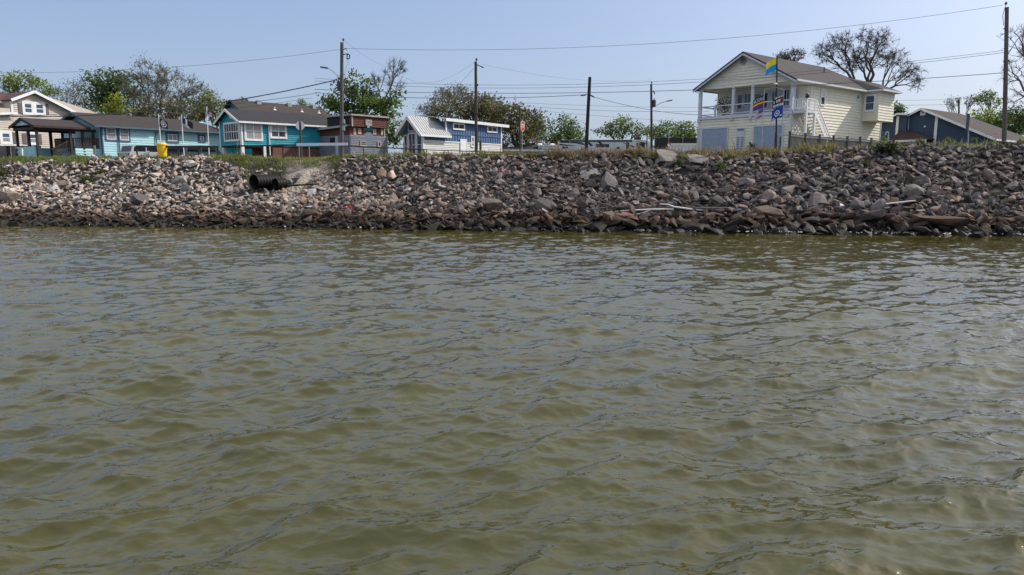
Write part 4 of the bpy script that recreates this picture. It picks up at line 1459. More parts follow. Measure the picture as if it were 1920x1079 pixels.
    a0, a1, am = W * 0.38, W * 0.72, W * 0.55
    zt0, zt1 = zc + 0.75, zc + 1.15
    for p, q in (((a0, zc), (a0, zt0)), ((a1, zc), (a1, zt0)), ((a0, zt0), (am, zt1)), ((a1, zt0), (am, zt1)), ((a0, zc), (a1, zc))):
        tb.bar((-0.05, p[0], p[1]), (-0.05, q[0], q[1]), 0.09, 0.09)
    tw = h.part(tb, "trapezoid_window", WHITE)
    pb = MB(); pb.prism([(-0.04, a0, zc), (-0.04, a1, zc), (-0.04, a1, zt0), (-0.04, am, zt1), (-0.04, a0, zt0)], (0.02, 0, 0)); h.part(pb, "pane", GLASS_BLUE, parent=tw)
    return h

tiny_house()

# ---------------- beige house at the left edge
def beige_house():
    h = House("beige_house", "beige two-storey house with white gable trim and grey shutters at the left edge", "house", 28, 24, 84, 5.5)
    BE = mat("beige_lap_siding", (0.50, 0.435, 0.385), 0.75, 0.05, 2)
    ROOF = shingles("red_brown_shingles", (0.085, 0.04, 0.035))
    SHUT = mat("grey_brown_shutter", (0.15, 0.12, 0.125), 0.7)
    hs = lambda px, py: h.hit('side', px, py)
    ax, az_ = hs(60, 171); lx, lz = hs(18, 187); rx, rz = hs(143, 213.5)
    sl_l, sl_r = (az_ - lz) / (ax - lx), (az_ - rz) / (rx - ax)
    x0, x1 = hs(25, 230)[0], hs(205, 230)[0]
    _, zbase = hs(60, 274)
    lo = lambda z: max(x0, ax - (az_ - z) / sl_l); hi = lambda z: min(x1, ax + (az_ - z) / sl_r)
    mb = MB()
    h.siding(mb, 'side', zbase - 1.2, az_ - 0.1, lo, hi, 0.24)
    xl = hs(-60, 240)[0]
    _, zl = hs(10, 214)
    h.siding(mb, 'side', zbase - 1.2, zl, xl, x0, 0.24, off=0.0)
    mb.box(xl, x1, 0.03, 9, -1, lz - 1.0)
    mb.prism([(x0, 0.03, lz - 1.1), (x1, 0.03, lz - 1.1), (x1, 0.03, max(lz - 1.0, az_ - (x1 - ax) * sl_r - 0.12)), (ax, 0.03, az_ - 0.12), (x0, 0.03, lz - 0.15)], (0, 9, 0))
    wx = x0 - 0.03
    h.part(mb, "wall", BE)
    # dormer-like wing wall set back on the left
    wb = MB(); h.siding(wb, 'side', zl + 0.3, hs(5, 186)[1], xl, x0 - 0.02, 0.24, off=2.0); h.part(wb, "recessed_wall", BE)
    rb = MB()
    rb.slab([(lx - 0.1, -0.5, lz), (ax, -0.5, az_), (ax, 9.5, az_), (lx - 0.1, 9.5, lz)][::-1], 0.15)
    rb.slab([(ax, -0.5, az_), (rx + 1.5, -0.5, rz - 1.5 * sl_r), (rx + 1.5, 9.5, rz - 1.5 * sl_r), (ax, 9.5, az_)][::-1], 0.15)
    z5 = hs(0, 187)[1]
    rb.slab([(xl, 1.6, z5), (x0 + 1.5, 1.6, z5), (x0 + 1.5, 5.5, z5 + 1.6), (xl, 5.5, z5 + 1.6)], 0.14)
    rb.slab([(xl, -0.5, zl - 0.1), (x0 - 0.05, -0.5, zl - 0.1 + 0.2), (x0 - 0.05, 2.0, zl + 0.5), (xl, 2.0, zl + 0.4)], 0.1)
    h.part(rb, "roof", ROOF)
    fb = MB()
    fb.bar((lx - 0.1, -0.53, lz - 0.1), (ax, -0.53, az_ - 0.1), 0.06, 0.3); fb.bar((ax, -0.53, az_ - 0.1), (rx + 1.5, -0.53, rz - 1.5 * sl_r - 0.1), 0.06, 0.3)
    fb.box(xl, x0 + 0.1, 1.5, 1.6, z5 - 0.25, z5 - 0.02)
    fb.bar((xl, -0.53, zl - 0.4), (x0 + 0.3, -0.53, zl + 0.15), 0.06, 0.25)
    h.fbox(fb, 'side', x0 - 0.1, x0 + 0.1, zl, lz, 0.02, 0.06)
    h.fbox(fb, 'side', x0 - 2, hs(74, 272)[0], zbase - 0.12, zbase + 0.05, 0.02, 0.07)
    h.part(fb, "white_trim", WHITE)
    for a, b, c, d in ((45, 194, 60, 212.5), (66.5, 195.5, 81.5, 213.5)):
        h.win_px('side', a, b, c, d, cols=1, rows=2, trim=0.2, sash=0.09, panes=GLASS_BLUE)
    for a, b, c, d in ((3, 249.5, 19, 267.5), (54, 251.5, 69, 269)):
        h.win_px('side', a, b, c, d, cols=1, rows=2, trim=0.2, sash=0.09, panes=GLASS_BLIND, top=GLASS_BLUE)
    for a, b, c, d in ((34, 192.5, 42, 213), (84, 195, 91, 215), (22, 249, 30, 269.5), (42, 250.5, 50, 270.5), (71.5, 252, 78, 271)):
        s0, _ = hs(a, (b + d) / 2); s1, _ = hs(c, (b + d) / 2); _, z1 = hs((a + c) / 2, b); _, z0 = hs((a + c) / 2, d)
        sb = MB(); h.fbox(sb, 'side', s0, s1, z0, z1, 0.03, 0.06)
        k = z0 + 0.08
        while k < z1 - 0.1: h.fbox(sb, 'side', s0 + 0.06, s1 - 0.06, k, k + 0.06, 0.06, 0.08); k += 0.14
        h.part(sb, "shutter", SHUT)
    return h

beige_house()

# ---------------- dark blue house at the right edge
def navy_house():
    h = House("dark_blue_house", "dark blue gabled house with white corner boards and brown roof at the right edge", "house", 50, 1856, 80, 5.2)
    NV = mat("navy_lap_siding", (0.036, 0.065, 0.115), 0.75, 0.08, 2)
    ROOF = shingles("brown_grey_shingles", (0.038, 0.030, 0.028))
    hg = lambda px, py, off=0.0: h.hit('gable', px, py, off)
    ax, az_ = hg(1730, 203); ex, ez = hg(1854, 257); lx, lz = hg(1706, 215)
    W = hg(1700, 240)[0]
    slr = (az_ - ez) / (ax - ex); sll = (az_ - lz) / (lx - ax)
    lo = lambda z: max(0.0, ax - (az_ - z) / slr); hi = lambda z: min(W, ax + (az_ - z) / sll)
    zl = az_ - (W - ax) * sll
    mb = MB()
    h.siding(mb, 'gable', -0.2, az_ - 0.08, lo, hi, 0.22)
    RL = 17.0
    mb.prism([(0.03, 0, -0.9), (0.03, W, -0.9), (0.03, W, zl - 0.1), (0.03, ax, az_ - 0.12), (0.03, 0, ez - 0.1)], (RL - 4, 0, 0))
    h.siding(mb, 'side', -0.2, ez - 0.05, 0, RL, 0.22)
    h.part(mb, "wall", NV)
    rb = MB()
    oy = 0.5
    rb.slab([(-0.5, -oy, ez - oy * slr), (RL, -oy, ez - oy * slr), (RL - 5, ax, az_), (-0.5, ax, az_)], 0.14)
    rb.slab([(-0.5, ax, az_), (RL - 5, ax, az_), (RL, W + 3, zl - 2), (RL, W + 0.4, zl - 0.4 * sll), (-0.5, W + 0.4, zl - 0.4 * sll)], 0.14)
    rb.slab([(RL, -oy, ez - oy * slr), (RL, W + 3, zl - 2), (RL - 5, ax, az_)], 0.14)
    h.part(rb, "roof", ROOF)
    fb = MB()
    fb.bar((-0.54, -oy, ez - oy * slr - 0.12), (-0.54, ax, az_ - 0.12), 0.05, 0.22); fb.bar((-0.54, ax, az_ - 0.12), (-0.54, W + 0.4, zl - 0.4 * sll - 0.12), 0.05, 0.22)
    fb.box(-0.5, RL, -oy - 0.08, -oy, ez - oy * slr - 0.2, ez - oy * slr - 0.02)
    for px, y0 in ((1757, 217), (1703, 219)):
        a, z = hg(px, y0); h.fbox(fb, 'gable', a - 0.15, a + 0.15, 0, z, 0.03, 0.07)
    h.part(fb, "white_trim", WHITE)
    h.win_px('gable', 1728.5, 209, 1733.5, 214.5, cols=1, rows=1, trim=0.13, panes=GLASS)
    # lower wing to the left, a little forward
    f0 = hg(1703, 240)[0]; f1 = hg(1655, 240)[0]; fm, fz = hg(1690, 213.5)
    _, fz1 = hg(1650, 232)
    mb = MB()
    s = (fz - fz1) / (f1 - fm)
    h.siding(mb, 'gable', -0.2, fz - 0.1, lambda z: f0, lambda z: min(f1 + 2, fm + (fz - z) / s), 0.22, off=-0.6)
    mb.prism([(-0.57, f0, -0.4), (-0.57, f1 + 2, -0.4), (-0.57, f1 + 2, fz - (f1 + 2 - fm) * s), (-0.57, fm, fz - 0.1), (-0.57, f0, fz - 0.2)], (8, 0, 0))
    h.part(mb, "wing_wall", NV)
    rb = MB()
    rb.slab([(-1.1, f0 - 0.2, fz - 0.12), (-1.1, fm, fz), (7, fm, fz), (7, f0 - 0.2, fz - 0.12)], 0.12); rb.slab([(-1.1, fm, fz), (-1.1, f1 + 2.5, fz - (f1 + 2.5 - fm) * s), (7, f1 + 2.5, fz - (f1 + 2.5 - fm) * s), (7, fm, fz)], 0.12)
    h.part(rb, "wing_roof", ROOF)
    fb = MB()
    fb.bar((-1.13, f0 - 0.2, fz - 0.2), (-1.13, fm, fz - 0.08), 0.05, 0.2); fb.bar((-1.13, fm, fz - 0.08), (-1.13, f1 + 2.5, fz - (f1 + 2.5 - fm) * s - 0.08), 0.05, 0.2)
    a, z = hg(1684, 218, -0.6); h.fbox(fb, 'gable', a - 0.14, a + 0.14, 0, z, 0.03, 0.07, off=-0.6)
    h.part(fb, "wing_trim", WHITE)
    # low porch roof in the angle
    p0, _ = hg(1753, 262); p1, _ = hg(1684, 262); _, pz = hg(1720, 262, -2.0)
    rb = MB()
    top0, zt = hg(1704, 244)
    rb.slab([(-2.4, p0, pz), (-2.4, p1, pz), (-0.6, top0 + 0.6, zt), (0, top0 - 0.3, zt)][::-1], 0.1)
    rb.slab([(-2.4, p0, pz), (0, top0 - 0.3, zt), (0, p0, pz + 0.1)][::-1], 0.1)
    h.part(rb, "porch_roof", mat("brown_porch_shingles", (0.055, 0.035, 0.032), 0.95))
    fb = MB(); fb.box(-2.5, -2.42, p0, p1, pz - 0.25, pz - 0.02)
    fb.box(-2.45, -2.3, p0 + 0.02, p0 + 0.16, -0.2, pz - 0.25); fb.box(-2.45, -2.3, p1 - 0.16, p1 - 0.02, -0.2, pz - 0.25)
    h.part(fb, "porch_fascia", WHITE)
    return h

navy_house()

# ---------------- low dark roof with a white dormer far behind
def far_cottage():
    h = House("low_cottage", "low dark-roofed cottage with a small white dormer right of the tiny house", "house", 80, 944, 100, 4.6)
    t = MB(); L = 9.0; W = 6.0
    ze = h.hit('side', 960, 281)[1]; za = h.hit('side', 960, 270.5, 3)[1]
    t.box(0, L, 0, W, -0.5, ze); h.part(t, "wall", mat("pale_grey_wall", (0.4, 0.4, 0.42)))
    rb = MB(); rb.slab([(-0.3, -0.4, ze), (L + 0.3, -0.4, ze), (L - 2, 3, za), (0.5, 3, za)], 0.12); rb.slab([(0.5, 3, za), (L - 2, 3, za), (L + 0.3, W + 0.4, ze), (-0.3, W + 0.4, ze)], 0.12); rb.slab([(L + 0.3, -0.4, ze), (L + 0.3, W + 0.4, ze), (L - 2, 3, za)], 0.1)
    roof = h.part(rb, "roof", shingles("charcoal_shingles", (0.026, 0.026, 0.031)))
    fb = MB(); fb.box(-0.3, L + 0.3, -0.5, -0.4, ze - 0.22, ze); h.part(fb, "fascia", WHITE)
    a, z = h.hit('side', 958, 276, 0.6)
    db = MB(); db.bar((a - 0.4, 0.5, z), (a + 0.0, 0.5, z + 0.45), 0.1, 0.16); db.bar((a + 0.4, 0.5, z), (a, 0.5, z + 0.45), 0.1, 0.16)
    db.prism([(a - 0.4, 0.55, z), (a + 0.4, 0.55, z), (a, 0.55, z + 0.4)], (0, 1.5, 0))
    h.part(db, "dormer", WHITE)
    return h

far_cottage()

# ------------------------------------------------------------------ trees
BARK_DARK = mat("bark_dark", (0.085, 0.07, 0.062), 0.95, 0.3, 4)
BARK_GREY = mat("bark_grey", (0.16, 0.14, 0.125), 0.95, 0.3, 4)

def tubes_np(segs, sides):
    A = np.array([s[0] for s in segs]); B = np.array([s[1] for s in segs]); r0 = np.array([s[2] for s in segs]); r1 = np.array([s[3] for s in segs])
    d = B - A; L = np.linalg.norm(d, axis=1)[:, None] + 1e-9; d = d / L
    ref = np.where(np.abs(d[:, 2:3]) > 0.8, np.array([[1.0, 0, 0]]), np.array([[0, 0, 1.0]]))
    a = np.cross(d, ref); a /= np.linalg.norm(a, axis=1)[:, None]; b = np.cross(d, a)
    ang = 2 * np.pi * np.arange(sides) / sides
    ring = a[:, None, :] * np.cos(ang)[None, :, None] + b[:, None, :] * np.sin(ang)[None, :, None]
    V = np.concatenate([A[:, None] + ring * r0[:, None, None], B[:, None] + d[:, None] * (r1[:, None, None] * 0.3) + ring * r1[:, None, None]], 1)
    k = np.arange(sides); k2 = (k + 1) % sides
    f = np.stack([k, k2, k2 + sides, k + sides], 1)
    n = len(segs)
    Fc = f[None] + (np.arange(n) * 2 * sides)[:, None, None]
    return V.reshape(-1, 3), Fc.reshape(-1, 4)

def kmeans(P, k, rg):
    c = P[rg.choice(len(P), k, replace=False)]
    for _ in range(4):
        lab = np.argmin(((P[:, None] - c[None]) ** 2).sum(-1), 1)
        for j in range(k):
            if (lab == j).any(): c[j] = P[lab == j].mean(0)
    return lab

def grow(p, tips, r, rmin, rg, thick, thin, depth=0):
    n = len(tips)
    if n <= 2 or depth > 12:
        for t in tips:
            m = (p + t) / 2 + rg.normal(0, 0.10, 3) * np.linalg.norm(t - p)
            thin.append((p, m, max(rmin, min(r, rmin * 2.2)), rmin * 1.2)); thin.append((m, t, rmin * 1.2, rmin * 0.7))
        return
    k = 3 if (depth < 3 and n > 12) else 2
    lab = kmeans(tips, k, rg)
    for j in range(k):
        sub = tips[lab == j]
        if not len(sub): continue
        c = sub.mean(0)
        f = rg.uniform(0.38, 0.55)
        d = (c - p) * f
        ln = np.linalg.norm(d)
        m = p + d * 0.5 + rg.normal(0, 0.07, 3) * ln + np.array([0, 0, 0.03 * ln])
        q = p + d + rg.normal(0, 0.06, 3) * ln
        rc = max(rmin * 1.3, r * (len(sub) / n) ** 0.42)
        (thick if rc > 0.05 else thin).extend([(p, m, min(r, rc * 1.15), rc), (m, q, rc, rc * 0.9)])
        grow(q, sub, rc * 0.9, rmin, rg, thick, thin, depth + 1)

def tree(label, px, Y, lobes, seed, ntips=160, leaves=30, leaf_size=0.16, spread=0.55, color=(0.045, 0.07, 0.02), trunk=0.28, rmin=0.018, bark=None, group=None, fork=0.3, name="tree", base_z=5.3, extra_twigs=0, color2=None, hollow=0.45, squash=0.9):
    rg = np.random.default_rng(seed)
    base = on_col(px, Y, base_z)
    W = [l[2] * l[3] ** 1.0 for l in lobes]
    W = np.array(W) / sum(W)
    tips = []
    for l, w in zip(lobes, W):
        c = np.array(at(l[0], l[1], Y + (l[4] if len(l) > 4 else 0)) - base)
        rx, rz = l[2] * Y / FPX, l[3] * Y / FPX
        m = max(3, int(ntips * w * (0.6 if leaves > 15 else 1.0)))
        d = rg.normal(size=(m, 3)); d /= np.linalg.norm(d, axis=1)[:, None]
        rad = rg.uniform(hollow, 1.0, (m, 1)) ** 0.7
        rad *= 1 + 0.18 * np.sin(3 * d[:, :1] + 5 * d[:, 2:3] + seed)
        tips.append(c + d * rad * np.array([rx, min(rx, 4.5) * squash, rz]))
    tips = np.concatenate(tips)
    tips = tips[tips[:, 2] > 0.6]
    t = thing(name, label, "tree" if name.endswith("tree") else "bush", base, 0, group)
    top = tips[:, 2].max()
    cen = tips.mean(0)
    fk = np.array([cen[0] * 0.25, cen[1] * 0.25, top * fork])
    thick, thin = [], []
    m = fk * 0.5 + rg.normal(0, 0.05, 3) * top * 0.3
    thick += [(np.zeros(3) - [0, 0, 0.3], m, trunk * 1.25, trunk), (m, fk, trunk, trunk * 0.9)]
    grow(fk, tips, trunk * 0.85, rmin, rg, thick, thin)
    bark = bark or BARK_DARK
    v, f = tubes_np(thick, 6)
    mesh_np("trunk", v, f, bark, parent=t, smooth=True)
    if extra_twigs:
        more = []
        for (a, b, r0, r1) in thin:
            for _ in range(extra_twigs):
                k = rg.uniform(0.2, 1); s = a * (1 - k) + b * k
                dr = (b - a) / (np.linalg.norm(b - a) + 1e-6) + rg.normal(0, 0.55, 3)
                ln = rg.uniform(0.25, 0.8) * spread * 1.6
                e = s + dr / np.linalg.norm(dr) * ln
                more.append((s, e, rmin * 0.7, rmin * 0.4))
        thin += more
    if thin:
        v, f = tubes_np(thin, 3)
        tag(mesh_np("branches", v, f, bark, parent=t), kind="stuff")
    if leaves:
        n = len(tips)
        # clumps: some tips rich, some bare, so that sky shows through
        rich = np.clip(rg.normal(1, 0.55, n), 0.1, 2.4)
        cnt = np.maximum(1, (leaves * 0.72 * rich).astype(int))
        tone = np.exp(rg.normal(0, 0.22, n))
        idx = np.repeat(np.arange(n), cnt)
        c = tips[idx] + rg.normal(0, 1, (len(idx), 3)) * np.array([spread, spread, spread * 0.6]) * (1.0 if leaves > 15 else 1.1)
        col = np.array(color)[None] * tone[idx][:, None]
        if color2 is not None:
            pick = (rg.random(n) < 0.35)[idx][:, None]
            col = np.where(pick, np.array(color2)[None] * tone[idx][:, None], col)
        leaf_cloud("crown", c, leaf_size, col, rg, t, var=0.25)
    return t

GREEN, DKGREEN, LTGREEN = (0.115, 0.165, 0.04), (0.062, 0.10, 0.028), (0.18, 0.235, 0.055)
OLIVE, BROWNG, YELLOWG, GREYG = (0.125, 0.13, 0.055), (0.13, 0.11, 0.058), (0.19, 0.22, 0.025), (0.15, 0.155, 0.11)
TG = "trees behind the houses"
tree("pale green tree rising behind the beige house gable", 60, 102, [(40, 150, 34, 18), (80, 165, 28, 16), (20, 165, 30, 20)], 1, 130, 34, 0.17, 0.5, LTGREEN, 0.25, group=TG, color2=GREEN)
tree("thin grey-green tree with sparse twigs between beige and light blue houses", 130, 105, [(115, 185, 26, 24), (150, 172, 24, 26), (165, 200, 22, 20)], 2, 190, 14, 0.13, 0.5, GREYG, 0.2, bark=BARK_GREY, group=TG, extra_twigs=1, color2=GREEN)
tree("dense dark green tree above the left end of the light blue roof", 205, 102, [(200, 152, 34, 20), (225, 175, 34, 30), (185, 185, 26, 26)], 3, 200, 46, 0.2, 0.6, DKGREEN, 0.35, group=TG)
tree("bright yellow-green bush above the light blue roof ridge", 216, 88, [(214, 196, 17, 18), (205, 212, 18, 12), (228, 212, 15, 10)], 4, 90, 40, 0.14, 0.35, YELLOWG, 0.14, group=TG, name="bush", base_z=5.5)
tree("tall half-bare tree with fine grey twigs behind the light blue house", 292, 98, [(285, 140, 42, 30), (330, 160, 44, 34), (255, 165, 36, 32), (375, 180, 34, 22), (300, 190, 60, 26)], 5, 520, 7, 0.13, 0.5, OLIVE, 0.34, 0.020, BARK_GREY, TG, extra_twigs=3, color2=GREEN)
tree("olive undergrowth tree low behind the light blue roof", 330, 94, [(300, 208, 44, 18), (350, 205, 40, 22), (255, 212, 30, 14)], 6, 240, 30, 0.17, 0.5, OLIVE, 0.2, group=TG, color2=BROWNG)
tree("light green tree at the right end of the light blue roof", 405, 96, [(400, 188, 22, 18), (385, 208, 28, 16), (412, 210, 14, 18)], 7, 130, 34, 0.16, 0.45, LTGREEN, 0.2, group=TG, color2=OLIVE)
tree("small dark tree peeping over the ridge left of the teal house", 440, 100, [(428, 200, 14, 10), (455, 192, 10, 8), (440, 205, 18, 8)], 8, 60, 26, 0.14, 0.35, DKGREEN, 0.14, group=TG)
tree("faint green treetop over the brown roof near the street lamp", 570, 104, [(565, 196, 13, 8), (578, 200, 10, 7)], 9, 40, 22, 0.13, 0.3, GREEN, 0.12, group=TG)
tree("big leafy green tree behind the red shingled building", 676, 88, [(668, 160, 34, 20), (715, 190, 34, 26), (640, 190, 30, 24), (690, 215, 46, 32), (610, 190, 18, 14), (728, 240, 22, 34), (670, 235, 40, 24)], 10, 330, 50, 0.2, 0.5, GREEN, 0.4, group=TG, color2=DKGREEN)
tree("leaning leafless branches rising out of the green tree's right side", 715, 90, [(745, 125, 22, 18), (725, 145, 16, 14), (700, 148, 10, 14), (752, 160, 10, 10)], 11, 110, 0, trunk=0.16, rmin=0.018, bark=BARK_DARK, group=TG, fork=0.5, extra_twigs=2, spread=0.5)
tree("grey sparse tree left of centre pole behind the tiny house", 820, 112, [(830, 185, 26, 22), (800, 208, 22, 12), (860, 172, 22, 12)], 12, 240, 8, 0.13, 0.5, BROWNG, 0.2, bark=BARK_GREY, group=TG, extra_twigs=2, color2=OLIVE)
tree("broad brown-green oak behind the tiny house roof", 890, 108, [(880, 198, 44, 26), (850, 212, 46, 20), (920, 205, 40, 26), (905, 225, 50, 22)], 13, 380, 34, 0.2, 0.6, BROWNG, 0.4, group=TG, color2=OLIVE)
tree("brown-green oak right of the tiny house beside the stop sign", 965, 104, [(950, 220, 30, 30), (985, 232, 34, 30), (970, 255, 40, 24)], 14, 280, 36, 0.2, 0.55, BROWNG, 0.35, group=TG, color2=(0.10, 0.11, 0.025))
tree("bare spindly tree right of the stop sign", 1003, 118, [(1008, 225, 12, 14), (1018, 240, 12, 10)], 15, 60, 0, trunk=0.12, rmin=0.018, bark=BARK_GREY, group=TG, extra_twigs=1)
tree("round green tree above the travel trailers", 1055, 118, [(1050, 232, 26, 14), (1078, 250, 22, 14), (1030, 255, 26, 18), (1060, 262, 34, 12)], 16, 190, 36, 0.2, 0.55, GREEN, 0.3, group=TG, color2=DKGREEN)
tree("open-crowned tree above the middle of the long travel trailer", 1168, 122, [(1170, 232, 24, 11), (1142, 245, 20, 11), (1200, 246, 20, 13), (1160, 250, 30, 10)], 17, 150, 32, 0.19, 0.5, GREEN, 0.3, group=TG, fork=0.35, color2=OLIVE)
tree("green tree behind the black screen fence", 1255, 120, [(1250, 240, 20, 11), (1285, 244, 22, 13), (1235, 252, 16, 12), (1270, 255, 40, 10)], 18, 170, 36, 0.2, 0.55, GREEN, 0.25, group=TG)
tree("large nearly bare oak spreading above the yellow house roof", 1620, 92, [(1580, 80, 42, 24), (1640, 72, 42, 26), (1668, 105, 36, 26), (1545, 100, 26, 22), (1608, 112, 54, 26), (1705, 135, 30, 24), (1720, 155, 16, 16)], 19, 1150, 1, 0.07, 0.35, (0.17, 0.15, 0.11), 0.42, 0.014, BARK_DARK, TG, fork=0.36, extra_twigs=3, hollow=0.05)
tree("small grey half-bare tree peeping over the yellow house ridge", 1486, 100, [(1486, 104, 26, 13), (1468, 108, 14, 9)], 20, 200, 6, 0.10, 0.3, (0.13, 0.12, 0.09), 0.2, bark=BARK_DARK, group=TG, extra_twigs=2, fork=0.75)
tree("dark rounded bush between the yellow and the dark blue house", 1683, 110, [(1682, 205, 11, 14), (1676, 222, 10, 10)], 21, 60, 34, 0.17, 0.35, DKGREEN, 0.15, group=TG)
tree("thin bare tree beside the far pole over the dark blue roof", 1795, 112, [(1785, 192, 14, 12), (1815, 190, 12, 12)], 22, 90, 3, 0.12, 0.3, GREYG, 0.14, bark=BARK_DARK, group=TG, extra_twigs=2)
tree("slim tree with a dark green top behind the dark blue roof", 1848, 112, [(1850, 176, 16, 8), (1838, 186, 14, 8), (1862, 195, 14, 10)], 23, 90, 22, 0.16, 0.35, GREEN, 0.15, group=TG, fork=0.6)
tree("bright green shrubby tree right behind the dark blue roof", 1850, 104, [(1842, 218, 26, 12), (1880, 228, 28, 16), (1910, 232, 24, 18), (1855, 232, 30, 12)], 24, 190, 36, 0.18, 0.5, LTGREEN, 0.2, group=TG, color2=GREEN)
tree("dark green hedge-like tree at the right edge behind the tall pole", 1905, 100, [(1900, 212, 22, 12), (1925, 220, 20, 16), (1915, 245, 30, 14)], 25, 120, 34, 0.17, 0.45, DKGREEN, 0.2, group=TG)
tree("bare tree with long drooping limbs at the right edge behind the tall pole", 1945, 78, [(1915, 75, 34, 34), (1900, 130, 26, 28), (1950, 90, 40, 60), (1905, 185, 20, 20), (1875, 65, 10, 6)], 26, 260, 0, trunk=0.34, rmin=0.017, bark=BARK_GREY, group=TG, fork=0.35, extra_twigs=2, spread=0.45)

# small bushes and tufts on and above the stone bank
def bush(label, px, py, rx, ry, color, seed, n=320, size=0.1, name="bush", up=True, color2=None):
    P = hit_bank(px, py)
    rg = np.random.default_rng(seed)
    s = P.y / FPX
    t = thing(name, label, "bush" if name == "bush" else "weed", P, 0)
    st = MB()
    for k in range(7):
        a = rg.uniform(0, 6.28); e = Vector((math.cos(a) * rx * s * 0.6, math.sin(a) * rx * s * 0.5, ry * s * rg.uniform(0.7, 1.3)))
        st.tube([(0, 0, -0.1), e * 0.5 + Vector((0, 0, 0.05)), e], [0.02, 0.014, 0.008], 4)
    st.build("stems", mat("green_stem", (0.07, 0.08, 0.03)), t)
    c = rg.normal(0, 1, (n, 3)) * np.array([rx * s * 0.45, rx * s * 0.4, ry * s * 0.38]) + np.array([0, 0, ry * s * 0.75])
    c = c[c[:, 2] > -0.1]
    col = np.repeat(np.array(color)[None], len(c), 0)
    if color2 is not None: col = np.where((rg.random(len(c)) < 0.4)[:, None], np.array(color2)[None], col)
    leaf_cloud("foliage", c, size, col, rg, t)
    return t

bush("dark green rounded bush at the top of the stones below the yellow house", 1660, 288, 22, 13, (0.02, 0.032, 0.012), 31, 900, 0.09)
bush("light green sprig on top of the dark rounded bush", 1658, 268, 9, 9, (0.10, 0.14, 0.03), 32, 120, 0.08)
bush("young light green sapling growing in front of the right garage door", 1411, 288, 11, 14, (0.10, 0.16, 0.035), 33, 260, 0.09)
bush("green weed patch under the two pale slabs", 1350, 318, 13, 9, (0.07, 0.11, 0.025), 34, 260, 0.08, "weed_clump")
bush("small green weed below the left pale slab", 1270, 312, 10, 8, (0.06, 0.10, 0.025), 35, 180, 0.08, "weed_clump")
bush("yellow-green weeds at the foot of the board fence's left end", 1506, 280, 14, 10, (0.12, 0.14, 0.04), 36, 300, 0.08, "weed_clump")
bush("green clump among the stones low on the left", 163, 342, 12, 7, (0.05, 0.075, 0.02), 37, 240, 0.09, "weed_clump")
bush("grassy clump halfway down the stones at the left edge", 5, 330, 14, 9, (0.07, 0.085, 0.03), 38, 220, 0.09, "weed_clump")
bush("small green clump above the left middle stones", 190, 328, 10, 6, (0.055, 0.08, 0.022), 39, 160, 0.08, "weed_clump")
bush("thin weed tuft among stones below the wooden fence end", 1622, 312, 12, 8, (0.08, 0.09, 0.03), 40, 160, 0.07, "weed_clump")
bush("pale yellow-green tuft below the dark blue wall", 1778, 268, 8, 7, (0.16, 0.18, 0.05), 41, 160, 0.08, "weed_clump")
bush("light green tuft at the right end of the bank top", 1914, 272, 8, 7, (0.13, 0.17, 0.04), 42, 160, 0.08, "weed_clump")
bush("yellowish tuft beside the lamp post on the bank top", 1722, 268, 8, 5, (0.13, 0.13, 0.04), 43, 130, 0.07, "weed_clump")
bush("low green tuft beside the slim grey post", 1826, 266, 7, 5, (0.12, 0.14, 0.05), 44, 110, 0.07, "weed_clump")

